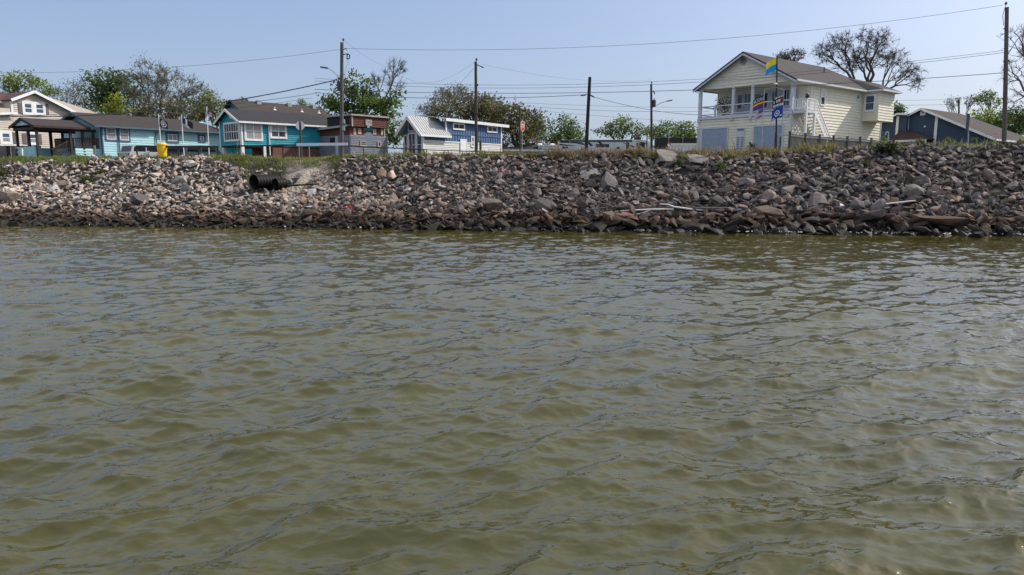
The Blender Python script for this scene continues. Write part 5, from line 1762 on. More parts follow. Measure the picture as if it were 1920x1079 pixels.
# ------------------------------------------------------------------ grass and weeds along the top of the bank
def build_grass():
    rg = np.random.default_rng(77)
    # px range, t range relative to the crest, blades, height, colour, second colour
    zones = [(-30, 175, -1.4, 2.0, 8000, 0.2, (0.125, 0.145, 0.04), (0.075, 0.11, 0.025)),
             (150, 420, -0.5, 2.2, 4200, 0.22, (0.15, 0.15, 0.05), (0.09, 0.11, 0.03)),
             (405, 480, -1.1, 2.0, 2400, 0.28, (0.11, 0.14, 0.03), (0.15, 0.14, 0.06)),
             (440, 640, -1.3, 2.6, 7000, 0.2, (0.14, 0.155, 0.045), (0.18, 0.15, 0.065)),
             (630, 770, -0.2, 2.6, 3600, 0.26, (0.10, 0.135, 0.03), (0.15, 0.14, 0.05)),
             (760, 1000, -0.35, 2.4, 6500, 0.28, (0.095, 0.12, 0.03), (0.14, 0.125, 0.05)),
             (900, 1110, -0.7, 1.8, 5000, 0.42, (0.10, 0.105, 0.035), (0.13, 0.085, 0.055)),
             (1040, 1430, -0.4, 2.4, 13000, 0.5, (0.15, 0.105, 0.07), (0.12, 0.085, 0.055)),
             (1180, 1440, -1.0, 1.2, 4000, 0.45, (0.16, 0.14, 0.05), (0.11, 0.12, 0.035)),
             (1400, 1560, -0.5, 1.6, 3000, 0.45, (0.15, 0.14, 0.05), (0.12, 0.10, 0.05)),
             (1540, 1930, -0.6, 1.8, 1500, 0.32, (0.15, 0.16, 0.055), (0.12, 0.11, 0.05)),
             (520, 545, -4.3, -1.5, 200, 0.3, (0.085, 0.12, 0.03), (0.13, 0.12, 0.05)),
             (455, 520, -4.0, -1.0, 700, 0.26, (0.10, 0.12, 0.03), (0.16, 0.14, 0.065))]
    B, H, C = [], [], []
    for p0, p1, t0, t1, n, h, c0, c1 in zones:
        px = rg.uniform(p0, p1, n); t = rg.uniform(t0, t1, n)
        u = (px - CXP) / FPX
        run0 = np.interp(u * 58, _cx, _cr)
        Y = (48.1 + run0 + t) / (1 + 0.1385 * u)
        X = u * Y
        clump = 0.5 + 0.5 * np.sin(X * 2.3 + 1.7 * np.sin(X * 0.9)) * np.sin(Y * 1.9 + X)
        keep = rg.random(n) < 0.25 + 0.75 * clump
        dd = pit_dist(X, Y)
        keep &= (dd > 2.7) | ((X < -18.6) & (dd > 1.3) & (Y > shore(X) + 7))
        X, Y, n2 = X[keep], Y[keep], keep.sum()
        Z = ground_z(X, Y)
        B.append(np.stack([X, Y, Z - 0.03], -1))
        H.append(h * np.exp(rg.normal(0, 0.35, n2)) * (0.6 + 0.6 * clump[keep]))
        pick = (rg.random(n2) < 0.4)[:, None]
        C.append(1.45 * np.where(pick, np.array(c1), np.array(c0)) * np.exp(rg.normal(0, 0.25, (n2, 1))))
    B, H, C = np.concatenate(B), np.concatenate(H), np.concatenate(C)
    n = len(B)
    a = rg.uniform(0, np.pi, n); w = rg.uniform(0.012, 0.03, n) * (1 + H)
    side = np.stack([np.cos(a), np.sin(a), 0 * a], -1) * w[:, None]
    lean = rg.normal(0, 0.35, (n, 3)) * H[:, None]; lean[:, 2] = 0; lean[:, 0] -= 0.12 * H
    mid = B + lean * 0.35 + np.array([0, 0, 1]) * (H * 0.6)[:, None]
    tip = B + lean + np.array([0, 0, 1]) * (H * (1 - 0.25 * rg.random(n)))[:, None]
    V = np.stack([B - side, B + side, mid + side * 0.6, tip, mid - side * 0.6], 1)
    Fq = np.array([[0, 1, 2, 4], [4, 2, 3, 3]])
    q = np.array([[0, 1, 2], [0, 2, 4], [4, 2, 3]])
    Fc = q[None] + (np.arange(n) * 5)[:, None, None]
    o = mesh_np("grass", V.reshape(-1, 3), Fc.reshape(-1, 3), leaf_mat(), col=np.repeat(C, 5, 0))
    tag(o, "green and brown grass and weeds growing along the top of the stone bank", "grass", kind="stuff")

build_grass()

# ------------------------------------------------------------------ utility poles and overhead lines
POLES = "utility poles along the street"

def base_at(px, Y, z=None):
    Y = max(Y, crest_y(px) + 0.35)
    P = on_col(px, Y, 5.5)
    return Vector((P.x, Y, gz(P.x, Y) if z is None else z))

def wood_pole(label, px, py_top, Y, r=0.15, px_top=None, material=None, name="utility_pole", z=None):
    b = base_at(px, Y, z)
    top = at(px if px_top is None else px_top, py_top, b.y)
    h = top - b
    t = thing(name, label, "utility pole", b, 0, POLES)
    m = MB(); m.tube([(0, 0, -0.5), h * 0.5, h], [r, r * 0.9, r * 0.78], 10)
    m.build("shaft", material or POLEWOOD, t, smooth=False)
    return t, h

def street_arm(t, h, z, dx, dz, dy=0.0):
    m = MB()
    p0 = h * (z / h.z)
    p1 = p0 + Vector((dx * 0.55, dy * 0.5, dz * 0.72)); p2 = p0 + Vector((dx * 0.88, dy, dz))
    m.tube([p0, p1, p2], 0.035, 6); m.tube([p0 + Vector((0, 0, 0.35)), p0.lerp(p1, 0.5)], 0.018, 5)
    arm = m.build("lamp_arm", GALV, t)
    m = MB(); s = 1 if dx > 0 else -1
    m.prism([p2 + Vector((0, -0.12, 0.05)), p2 + Vector((0, 0.12, 0.05)), p2 + Vector((0, 0.09, -0.07)), p2 + Vector((0, -0.09, -0.07))], (s * 0.62, 0, 0.10 if dz > 0 else 0))
    m.build("lamp_head", mat("lamp_grey", (0.16, 0.16, 0.17), 0.5), arm)

def insulator(t, p, hgt=0.25):
    m = MB()
    m.tube([p, p + Vector((0, 0, hgt * 0.4))], 0.025, 6); m.tube([p + Vector((0, 0, hgt * 0.35)), p + Vector((0, 0, hgt * 0.55)), p + Vector((0, 0, hgt))], [0.08, 0.1, 0.05], 8)
    m.build("insulator", mat("insulator_glaze", (0.05, 0.045, 0.05), 0.3), t)

def transformer(t, p, r=0.19, hh=0.75, arr=True):
    m = MB(); m.tube([p, p + Vector((0, 0, hh * 0.92)), p + Vector((0, 0, hh))], [r, r, r * 0.85], 12)
    tr = m.build("transformer", mat("transformer_grey", (0.05, 0.047, 0.05), 0.5), t)
    m = MB(); m.tube([p + Vector((0, 0, hh)), p + Vector((0, 0, hh + 0.22))], [0.05, 0.03], 6); m.build("bushing", BLACK, tr)

# tall pole left of the red building
t1, h1 = wood_pole("tall pole with street lamp and transformer beside the red shingled building", 640, 80, 60, 0.17, 641, POLEGREY)
insulator(t1, h1 + Vector((0.12, 0, 0.05)), 0.28)
m = MB(); m.tube([h1 + Vector((0.12, 0, -0.4)), h1 + Vector((0.12, 0, 0.08))], 0.03, 6); m.build("top_pin", GALV, t1)
transformer(t1, h1 + Vector((-0.36, 0, -3.85)), 0.17, 0.75)
m = MB()
zz = h1.z
m.tube([(h1.x + 0.1, 0, zz - 0.55), (h1.x + 0.34, 0, zz - 0.48), (h1.x + 0.38, 0, zz - 0.62)], 0.035, 6)
m.tube([(h1.x + 0.1, 0, zz - 0.95), (h1.x + 0.4, 0, zz - 0.9)], 0.04, 6); tag(m.build("bracket", BLACK, t1), kind="stuff")
m = MB()
for a, b in (((0.42, -0.9), (0.62, -1.0)), ((0.62, -1.0), (0.56, -1.3)), ((0.56, -1.3), (0.36, -1.28)), ((0.36, -1.28), (0.42, -0.9))):
    m.tube([(h1.x + a[0], 0, zz + a[1]), (h1.x + b[0], 0, zz + b[1])], 0.045, 6)
m.build("fuse_cutout", BLACK, t1)
m = MB(); m.tube([(h1.x + 0.4, 0, zz - 1.3), (h1.x + 0.44, 0, zz - 1.7), (h1.x + 0.2, 0, zz - 2.1), (h1.x + 0.15, 0, zz - 3.0)], 0.012, 5); m.build("jumper_wire", BLACK, t1)
street_arm(t1, h1, (at(634, 146, 60) - base_at(640, 60)).z, -1.25, 0.95)
for f in (0.24, 0.3):
    m = MB(); m.box(h1.x * f + 0.1, h1.x * f + 0.28, -0.14, 0.06, h1.z * f, h1.z * f + 0.35); m.build("meter_box", GALV, t1)

# pole in front of the tiny house
t2, h2 = wood_pole("dark brown pole standing in front of the tiny house", 893, 116, 61.5, 0.145, 892)
insulator(t2, h2 + Vector((0.06, 0, 0)), 0.28)
m = MB(); m.bar(h2 + Vector((0.1, 0, -0.25)), h2 + Vector((0.52, 0, -0.42)), 0.07, 0.07); m.build("bracket", BLACK, t2)
m = MB(); m.tube([h2 + Vector((0.5, 0, -0.42)), h2 + Vector((0.66, 0, -0.5))], [0.06, 0.04], 6); m.build("insulator", mat("insulator_glaze", (0.05, 0.045, 0.05)), t2)
for f in (0.75, 0.45):
    m = MB(); m.box(h2.x * f + 0.1, h2.x * f + 0.2, -0.06, 0.06, h2.z * f, h2.z * f + 0.15); m.build("guard_clamp", BLACK, t2)
b = base_at(901, 61.5)
t = thing("wooden_post", "short dark wooden post close beside the tiny house pole", "post", b)
m = MB(); m.tube([(0, 0, -0.3), (0, 0, at(901, 264, 61.5).z - b.z)], 0.1, 8); m.build("shaft", POLEWOOD, t)

t3, h3 = wood_pole("thin far pole just left of the stop sign", 976, 200, 96, 0.14, 974, z=5.2)
m = MB(); m.tube([h3, h3 + Vector((0.05, 0, 0.6))], 0.025, 5); m.build("top_pin", GALV, t3)
street_arm(t3, h3, 3.6, -0.6, 1.2)

t4, h4 = wood_pole("black leaning pole with no fittings at its top", 1098, 145, 63, 0.17, 1106, mat("tarred_pole", (0.022, 0.02, 0.02), 0.9))
m = MB(); q = h4 * ((at(1095, 178, 63) - base_at(1098, 63)).z / h4.z); m.tube([q, q + Vector((-0.3, 0, 0))], 0.03, 6); m.tube([q + Vector((-0.28, 0, -0.02)), q + Vector((-0.7, 0, -0.06))], 0.06, 6); m.tube([q + Vector((0.1, 0, -0.02)), q + Vector((0.45, 0, -0.2))], 0.06, 6)
m.build("cable_clamp", BLACK, t4)

t5, h5 = wood_pole("pole with transformer and street lamp beside the travel trailer", 1222, 158, 82, 0.15, 1221, z=5.5)
insulator(t5, h5 + Vector((0.04, 0, 0)), 0.25)
transformer(t5, h5 + Vector((0.38, 0, -2.45)), 0.2, 0.75)
m = MB(); m.tube([h5 + Vector((0.1, 0, -0.85)), h5 + Vector((0.35, 0, -0.85))], 0.03, 6); m.tube([h5 + Vector((0.3, 0, -0.7)), h5 + Vector((0.42, 0, -1.1))], 0.06, 6); m.build("fuse_cutout", BLACK, t5)
street_arm(t5, h5, (at(1228, 203, 82) - Vector((0, 0, 5.5))).z, 1.9, 0.75)
b = on_col(1212, 84, 5.5)
t = thing("steel_post", "plain dark post left of the transformer pole", "post", b)
m = MB(); m.tube([(0, 0, -0.3), (0, 0, at(1212, 254, 84).z - b.z)], 0.07, 8); m.build("shaft", POLEWOOD, t)

t6, h6 = wood_pole("tallest pole at the right edge with a street lamp", 1883, 14, 56, 0.17, 1888, POLEGREY)
insulator(t6, h6 + Vector((-0.1, 0, 0.1)), 0.28)
m = MB(); m.tube([h6 + Vector((-0.12, 0, 0.1)), h6 + Vector((-0.25, 0, -0.6)), h6 + Vector((-0.12, 0, -1.3))], 0.02, 5); m.build("jumper_wire", BLACK, t6)
street_arm(t6, h6, (at(1882, 108, 56) - base_at(1883, 56)).z, 1.05, 1.7, -0.3)
for f in (0.36, 0.5, 0.62, 0.85):
    m = MB(); q = h6 * f; m.tube([q + Vector((-0.02, -0.1, 0)), q + Vector((-0.3, -0.1, 0.03))], 0.03, 5); m.build("line_bracket", BLACK, t6)

t7, h7 = wood_pole("short-looking far pole behind the dark blue roof", 1798, 187, 118, 0.16, z=5.2)

WIRE = mat("line_cable", (0.05, 0.05, 0.055), 0.6)
WIRE_PALE = mat("bare_conductor", (0.20, 0.20, 0.21), 0.5)
LINES = "overhead lines between the poles"

def line(label, a, b, sag, r=0.014, material=None, n=28):
    """a, b = (px, py, Y) of the ends; sag in metres"""
    A, B = at(*a), at(*b)
    pts = []
    for k in range(n + 1):
        s = k / n
        pts.append(A.lerp(B, s) - Vector((0, 0, sag * 4 * s * (1 - s))) - A)
    m = MB(); m.tube(pts, r, 4)
    o = m.build("overhead_line", material or WIRE, None, loc=A)
    tag(o, label, "power line", LINES)

line("highest line running from the lamp pole by the red building to the tallest right pole", (646, 91, 60), (1881, 10, 56), 1.15, 0.014, WIRE_PALE)
line("line leaving the lamp pole by the red building high towards the left edge", (638, 93, 60), (-90, 135, 62), 0.65, 0.013, WIRE_PALE)
line("thick cable bundle dropping left from the lamp pole over the teal roof", (632, 150, 60), (-160, 208, 64), 1.45, 0.04)
line("second cable below the thick bundle left of the lamp pole", (600, 174, 84), (-160, 213, 70), 1.0, 0.024)
line("third cable crossing the beige house windows", (585, 184, 84), (-160, 222, 72), 1.0, 0.017)
line("upper of two thin lines crossing behind the centre poles", (590, 147, 75), (1882, 95, 56), 1.45, 0.013)
line("lower of two thin lines crossing behind the centre poles", (590, 152, 75), (1882, 99, 56), 1.5, 0.015)
line("heavy line crossing behind the centre poles and past the yellow house", (590, 168, 75), (1882, 137, 56), 0.85, 0.022)
line("cable ending at the clamp of the black leaning pole", (590, 174, 72), (1090, 178.5, 63), 0.4, 0.022)
line("cable sloping down right from the black leaning pole", (1112, 182, 63), (1320, 216, 84), 0.35, 0.022)
line("line from the far pole to the right behind the transformer pole", (976, 193, 96), (1330, 202, 96), 0.15, 0.014)
line("second line from the far pole to the right", (976, 199, 96), (1330, 209, 96), 0.3, 0.018)
line("lowest line from the far pole sinking right", (976, 205, 96), (1330, 232, 96), 0.1, 0.014)
line("line from the tiny house pole's bracket curving right", (906, 121, 61.5), (1220, 150, 82), 0.6, 0.010, WIRE_PALE)
line("slack line from the tiny house pole's top to the left", (890, 116, 61.5), (744, 138, 80), 1.3, 0.009, WIRE_PALE)
line("straight guy line falling left from the tiny house pole", (889, 128, 61.5), (845, 176, 70), 0.0, 0.012)
line("thin line from the lamp pole's top pin falling right into the green tree", (646, 77, 60), (735, 128, 84), 0.35, 0.010, WIRE_PALE)
line("upper thin line running right behind the dark blue roof", (1660, 189, 118), (1960, 178, 118), 0.2, 0.016)
line("lower line running right behind the dark blue roof", (1660, 198, 118), (1960, 188, 118), 0.2, 0.022)
line("service drop from the right over the yellow house's balcony posts", (1310, 168, 66), (1600, 152, 66), 0.25, 0.012)

# ------------------------------------------------------------------ signs
def octagon(r, z):
    return [(r * math.cos(math.pi / 8 + k * math.pi / 4), 0, z + r * math.sin(math.pi / 8 + k * math.pi / 4)) for k in range(8)]

RED = mat("sign_red", (0.36, 0.025, 0.04), 0.4, 0.05)
SIGNW = mat("sign_white", (0.75, 0.75, 0.75), 0.4, 0.05)
SIGNBACK = mat("sign_back_aluminium", (0.42, 0.44, 0.48), 0.45, 0.08, 4, metal=0.3)

def post_sign(label, px, Y, py_c, r, yaw, front=False, post=GALV, cat="sign", pr=0.03, pz=None, name="stop_sign"):
    b = base_at(px, Y)
    zc = at(px, py_c, b.y).z - b.z
    t = thing(name, label, cat, b, R(yaw))
    m = MB(); m.tube([(0, 0.04, -0.3), (0, 0.04, (pz or zc + r * 0.9))], pr, 6); m.build("post", post, t)
    m = MB(); m.prism(octagon(r, zc), (0, 0.012, 0)); pl = m.build("plate", SIGNW if front else SIGNBACK, t)
    if front:
        m = MB(); m.prism([(p[0] * 0.93, -0.004, zc + (p[2] - zc) * 0.93) for p in octagon(r, zc)], (0, 0.003, 0)); m.build("red_face", RED, pl)
        v, f = text_mesh("STOP")
        sx = 1.45 * r / (v[:, 0].max() - v[:, 0].min()); sz = 0.62 * r / (v[:, 1].max() - v[:, 1].min())
        m = MB(); m.faces([(p[0] * sx, -0.008, zc + p[1] * sz) for p in v], f); m.build("lettering", SIGNW, pl)
    return t, zc

post_sign("red stop sign turned half away beside the thin far pole", 980, 60.5, 237, 0.46, 66, True)
t, zc = post_sign("back of an octagonal sign on a thin post before the red building, under a green street name blade", 692, 60, 257, 0.40, 8, False, name="octagon_sign_back")
m = MB(); m.box(-0.36, 0.36, 0.03, 0.05, zc + 0.52, zc + 0.72); m.build("street_name_blade", mat("sign_green", (0.01, 0.12, 0.09), 0.4), t)
m = MB(); m.box(-0.08, 0.12, -0.02, 0.02, zc + 0.74, zc + 1.0); m.build("cross_blade", mat("sign_pale_green", (0.55, 0.72, 0.66), 0.4), t)
t["label"] = "octagonal sign seen from behind under a green street name blade"
t, zc = post_sign("white octagonal sign on a thick wooden post left of the lamp pole", 565, 60.2, 236, 0.38, 10, False, POLEWOOD, pr=0.1, name="octagon_sign_back")
for c in t.children:
    if c.name.startswith("plate"): c.data.materials[0] = SIGNW
# small red and white reflector sign at the right
b = base_at(1864, 58); z = at(1862, 252, 58).z - b.z
t = thing("marker_sign", "small red marker plate on a short post near the tallest pole", "sign", b, R(35))
m = MB(); m.tube([(0.05, 0.03, -0.2), (0.05, 0.03, z + 0.35)], 0.03, 6); m.build("post", SIGNBACK, t)
m = MB(); m.prism(octagon(0.2, z), (0, 0.012, 0)); m.build("plate", RED, t)

def simple_post(label, px, py_top, Y, r, material, name="post", cat="post", px_top=None, n=8):
    b = base_at(px, Y); h = at(px_top or px, py_top, b.y) - b
    t = thing(name, label, cat, b)
    m = MB(); m.tube([(0, 0, -0.3), h], r, n); m.build("shaft", material, t)
    return t, h

t, h = simple_post("slim grey post with a square upper sleeve before the dark blue wall", 1816, 214, 57, 0.045, GALV, "steel_post")
m = MB(); m.box(h.x - 0.09, h.x + 0.09, -0.06, 0.06, h.z - 1.3, h.z); m.build("sleeve", mat("sleeve_grey", (0.07, 0.075, 0.09), 0.6), t)
t, h = simple_post("small lamp post before the dark porch roof", 1733, 240, 57, 0.04, DARKWOOD, "lamp_post")
m = MB(); m.tube([h, h + Vector((0, 0, 0.06)), h + Vector((0.07, 0, 0.13))], [0.05, 0.08, 0.05], 8); m.build("lamp_head", GALV, t)
# curved white vent pipe by the house corner
b = base_at(1661, 60); t = thing("vent_pipe", "white hooked vent pipe standing between the yellow and dark blue houses", "pipe", b)
z = at(1662, 248, 60).z - b.z
m = MB(); m.tube([(0.1, 0, -0.2), (0.1, 0, z - 0.15), (0.07, 0, z - 0.03), (-0.03, 0, z), (-0.12, 0, z - 0.05), (-0.15, 0, z - 0.25)], 0.045, 8); m.build("hooked_tube", SIGNBACK, t)
m = MB(); m.prism([(-0.12, -0.08, 0.05), (0.06, -0.08, 0.05), (0.06, -0.08, 0.3), (-0.03, -0.08, 0.42)], (0, 0.06, 0)); m.build("marker", SIGNW, t)

# ------------------------------------------------------------------ pipe rails, barrier board and posts along the bank
RAILM = mat("dark_pipe_rail", (0.02, 0.018, 0.018), 0.55)
def pipe_rail(label, pts, Y, drops, r=0.05, material=RAILM):
    """pts: (px, py) along the top rail; drops: px of the legs"""
    Yr = lambda px: max(Y, crest_y(px) + 0.35)
    W = [at(p[0], p[1], Yr(p[0])) for p in pts]
    b = base_at(pts[0][0], Y)
    t = thing("pipe_rail", label, "railing", b)
    m = MB(); m.tube([p - b for p in W], r, 8); m.build("top_rail", material, t)
    for px in drops:
        zt = interp(px, pts)
        q = at(px, zt, Yr(px)); g = gz(q.x, q.y)
        m = MB(); m.tube([Vector((q.x, q.y, g - 0.3)) - b, q - b], r * 0.9, 8); m.build("leg", material, t)
    return t

pipe_rail("black pipe rail behind the yellow bin in front of the light blue house", [(255.5, 275), (410, 275.5)], 63.5, [256, 299, 334, 372, 408], 0.085)
pipe_rail("black pipe rail in front of the teal cottage", [(445, 274), (500, 273.5), (566, 272)], 61.8, [446, 492, 530], 0.065)
pipe_rail("brown pipe rail from the lamp pole past the octagonal sign", [(640, 273), (690, 276), (760, 279), (800, 281)], 61, [681, 720, 800], 0.045, mat("rusty_pipe", (0.07, 0.045, 0.035), 0.8))
pipe_rail("low dark pipe rail in front of the tiny house", [(765, 280), (830, 282.5), (945, 286)], 62.5, [768, 795, 840, 944], 0.04)
t = thing("barrier_board", "long white board fixed between the octagonal sign post and the lamp pole", "barrier", base_at(566, 60.0))
b = base_at(566, 60.0)
m = MB(); m.bar(at(556, 271.5, 59.8) - b, at(652, 270.5, 59.8) - b, 0.05, 0.22); m.build("board", WHITE_COOL, t)
for px in (560, 579):
    q = at(px, 272, 59.86) - b
    m = MB(); m.box(q.x - 0.04, q.x + 0.04, q.y, q.y + 0.08, -0.4, q.z + 0.05); m.build("stake", WEATHERWOOD, t)
for lb, px, top, rr, mm in (("weathered grey post at the left end of the teal cottage rail", 445, 266, 0.06, WEATHERWOOD), ("short wooden stake right of the weathered grey post", 450.5, 276, 0.05, POLEGREY),
                            ("post with a white cap in the grass near the light blue deck", 177, 273, 0.09, WEATHERWOOD), ("white-sided post at the grey board fence", 41, 279, 0.08, SIGNW),
                            ("rust-red bollard before the tiny house's glazed end", 771, 270, 0.08, mat("rust_red", (0.16, 0.035, 0.03), 0.8)), ("white-topped stake before the big green tree", 757, 267, 0.06, WEATHERWOOD)):
    simple_post(lb, px, top, 62, rr, mm, "short_post")
b = base_at(32, 62.5); z = at(32, 276, 62.5).z - b.z
t = thing("dark_garden_figure", "black post ornament with a round top before the grey board fence", "ornament", b)
m = MB(); m.tube([(-0.1, 0, -0.2), (0.02, 0, z * 0.5), (0.0, 0, z * 0.85)], [0.06, 0.12, 0.06], 8); m.build("body", BLACK, t)
m = MB(); m.tube([(0.05, 0, z * 0.8), (0.07, 0, z * 0.93), (0.08, 0, z * 1.08)], [0.08, 0.13, 0.06], 8); m.build("head", BLACK, t)

# grey board fence by the beige house
b = base_at(0, 72); t = thing("board_fence", "grey weathered board fence below the beige house", "fence", b)
m = MB()
x0, x1 = at(-60, 280, 72).x - b.x, at(76, 280, 72).x - b.x
zt = at(10, 273.5, 72).z - b.z
k = x0; rg0 = np.random.default_rng(3)
gate0, gate1 = at(10, 280, 72).x - b.x, at(19, 280, 72).x - b.x
boards = []
GB = mat("fence_grey_board", (0.17, 0.155, 0.15), 0.9, 0.25, 2)
while k < x1:
    if not (gate0 < k < gate1):
        m.box(k, k + 0.145, 0, 0.02, -0.3, zt + rg0.uniform(-0.02, 0.02))
    k += 0.15
tag(m.build("boards", GB, t), kind="stuff")
m = MB(); m.box(gate0, gate1, 0.02, 0.05, -0.3, zt); m.build("gate", DARKWOOD, t)
for z in (0.3, zt - 0.2):
    m = MB(); m.box(x0, x1, 0.03, 0.07, z, z + 0.09); m.build("rail", GB, t)

# board fence below the yellow house: posts and rails towards the water
def yellow_fence():
    pts = [(1455, 249, 57), (1481, 250, 57.4), (1510, 253.5, 57.8), (1537, 255.5, 58.2), (1563, 257.5, 58.6), (1589, 259, 59), (1613, 260, 59.4), (1634, 262, 59.8), (1676, 264, 60.4)]
    W = [at(*p) for p in pts]
    b = W[0].copy(); b.z = gz(b.x, b.y)
    t = thing("picket_fence", "weathered board fence with dark posts at the top of the stones below the yellow house", "fence", b)
    PO = mat("fence_post_brown", (0.10, 0.085, 0.075), 0.9, 0.3, 4)
    tops = []
    for i, q in enumerate(W):
        g = gz(q.x, q.y)
        extra = 0.15 if i else 0.0
        m = MB(); m.box(q.x - b.x - 0.07, q.x - b.x + 0.07, -0.06 + q.y - b.y, q.y - b.y + 0.07, g - b.z - 0.4, q.z - b.z + extra); m.build("post", PO, t)
    m = MB()
    for i, (p, q) in enumerate(zip(W[:-1], W[1:])):
        zt0, zt1 = p.z - b.z - 0.02, q.z - b.z - 0.02
        rl = MB(); rl.bar(Vector((p.x - b.x, p.y - b.y + 0.02, zt0 - 0.14)), Vector((q.x - b.x, q.y - b.y + 0.02, zt1 - 0.14)), 0.05, 0.13); rl.build("rail", mat("fence_rail_pale", (0.42, 0.40, 0.37), 0.85, 0.15), t)
        n = int((q - p).length / 0.15)
        for k in range(n):
            a, c = p.lerp(q, k / n) - b, p.lerp(q, (k + 0.93) / n) - b
            g = gz(a.x + b.x, a.y + b.y) - b.z
            jt = 0.02 * math.sin(k * 7.3 + i)
            if i == 0: continue
            m.prism([(a.x, a.y + 0.07, g - 0.3), (c.x, c.y + 0.07, g - 0.3), (c.x, c.y + 0.07, zt0 + (zt1 - zt0) * k / n + jt), (a.x, a.y + 0.07, zt0 + (zt1 - zt0) * k / n + jt)], (0, 0.02, 0))
    tag(m.build("boards", WEATHERWOOD, t), kind="stuff")
    q = at(1464, 257, 57.1); g = gz(q.x, q.y)
    m = MB(); m.box(q.x - b.x - 0.05, q.x - b.x + 0.05, q.y - b.y, q.y - b.y + 0.1, g - b.z - 0.3, q.z - b.z); m.build("post", PO, t)

yellow_fence()

# black screen fence behind the vehicles
b = on_col(1226, 104, 5.4); t = thing("screen_fence", "black screen fence behind the white vehicle beside the yellow house", "fence", b)
xe = on_col(1312, 104, 5.4).x - b.x; zt = at(1260, 259, 104).z - 5.4
m = MB(); m.box(0, xe, 0, 0.03, -0.3, zt); m.build("screen", mat("black_screen", (0.03, 0.027, 0.028), 0.9), t)
k = 0.0
while k < xe:
    m = MB(); m.tube([(k, -0.04, -0.3), (k, -0.04, zt + 0.15)], 0.035, 6); m.build("post", GALV, t); k += 2.0

# ------------------------------------------------------------------ flags
def flag_pole(label, px, py_top, Y, r, material, py_base=None, px_base=None, ball=True, name="flag_pole"):
    b = base_at(px_base or px, Y)
    if py_base is not None: b.z = at(px, py_base, Y).z
    h = at(px, py_top, Y) - b
    t = thing(name, label, "flag pole", b, 0, None)
    m = MB(); m.tube([(0, 0, -0.3), h], [r, r * 0.75], 8); m.build("shaft", material, t)
    if ball:
        m = MB(); m.tube([h, h + Vector((0, 0, r * 1.2)), h + Vector((0, 0, r * 2.4))], [r * 0.6, r * 1.7, r * 0.5], 8); m.build("finial", material, t)
    return t, h

def flag_pos(top, hgt, out, length, droop, wave, u, v, shear=0.0):
    """u along the fly, v down the hoist (0 top .. 1 bottom); local to the hoist's top"""
    o = Vector(out).normalized()
    n = Vector((-o.y, o.x, 0))
    w = wave * u ** 0.8 * math.sin(u * 7.5 + v * 1.6)
    return Vector(top) + o * (length * u * (1 - 0.12 * u)) + Vector((0, 0, -hgt * v * (1 - 0.12 * u) - droop * (u ** 1.25) - shear * u * v)) + n * w

def flag(label, loc, hgt, out, length, droop, wave, stripes, name="flag", cat="flag", shear=0.0):
    """stripes: (v0, v1, u0, u1, material)"""
    t = thing(name, label, cat, loc)
    nu = 14
    for v0, v1, u0, u1, mm in stripes:
        m = MB()
        nv = max(1, int((v1 - v0) * 6))
        nn = max(2, int(nu * (u1 - u0)))
        for i in range(nn):
            for j in range(nv):
                q = []
                for du, dv in ((0, 0), (1, 0), (1, 1), (0, 1)):
                    q.append(flag_pos((0, 0, 0), hgt, out, length, droop, wave, u0 + (u1 - u0) * (i + du) / nn, v0 + (v1 - v0) * (j + dv) / nv, shear))
                m.poly(q)
        m.build("stripe" if len(stripes) > 1 else "cloth", mm, t)
    return t

def flag_text(t, s, hgt, out, length, droop, wave, uc, vc, us, vs, material, mirror=False, shear=0.0, near=-1):
    v, f = text_mesh(s)
    v[:, 0] /= (v[:, 0].max() - v[:, 0].min()); v[:, 1] /= (v[:, 1].max() - v[:, 1].min())
    o = Vector(out).normalized(); n = Vector((-o.y, o.x, 0))
    if n.y > 0: n = -n
    m = MB()
    sgn = 1.0 if (o.x > 0) != mirror else -1.0
    pts = []
    for p in v:
        u = uc + sgn * p[0] * us; vv = vc - p[1] * vs
        pts.append(flag_pos((0, 0, 0), hgt, out, length, droop, wave, u, vv, shear) + n * 0.015)
    m.faces(pts, f)
    m.build("lettering", material, t)

F_BLACK, F_WHITE = mat("flag_black", (0.02, 0.02, 0.025), 0.8), mat("flag_white", (0.7, 0.7, 0.72), 0.8)
F_RED, F_BLUE = mat("flag_red", (0.35, 0.02, 0.03), 0.8), mat("flag_royal_blue", (0.012, 0.05, 0.33), 0.8)
F_YEL, F_SKY = mat("flag_yellow", (0.80, 0.62, 0.03), 0.8, 0.04), mat("flag_sky_blue", (0.01, 0.28, 0.62), 0.8, 0.04)
F_NAVY = mat("flag_navy", (0.015, 0.03, 0.10), 0.8)
F_PINK = mat("flag_faded_pink", (0.52, 0.42, 0.47), 0.85, 0.2, 6)
F_MAUVE = mat("flag_faded_blue", (0.10, 0.11, 0.20), 0.85, 0.2, 6)

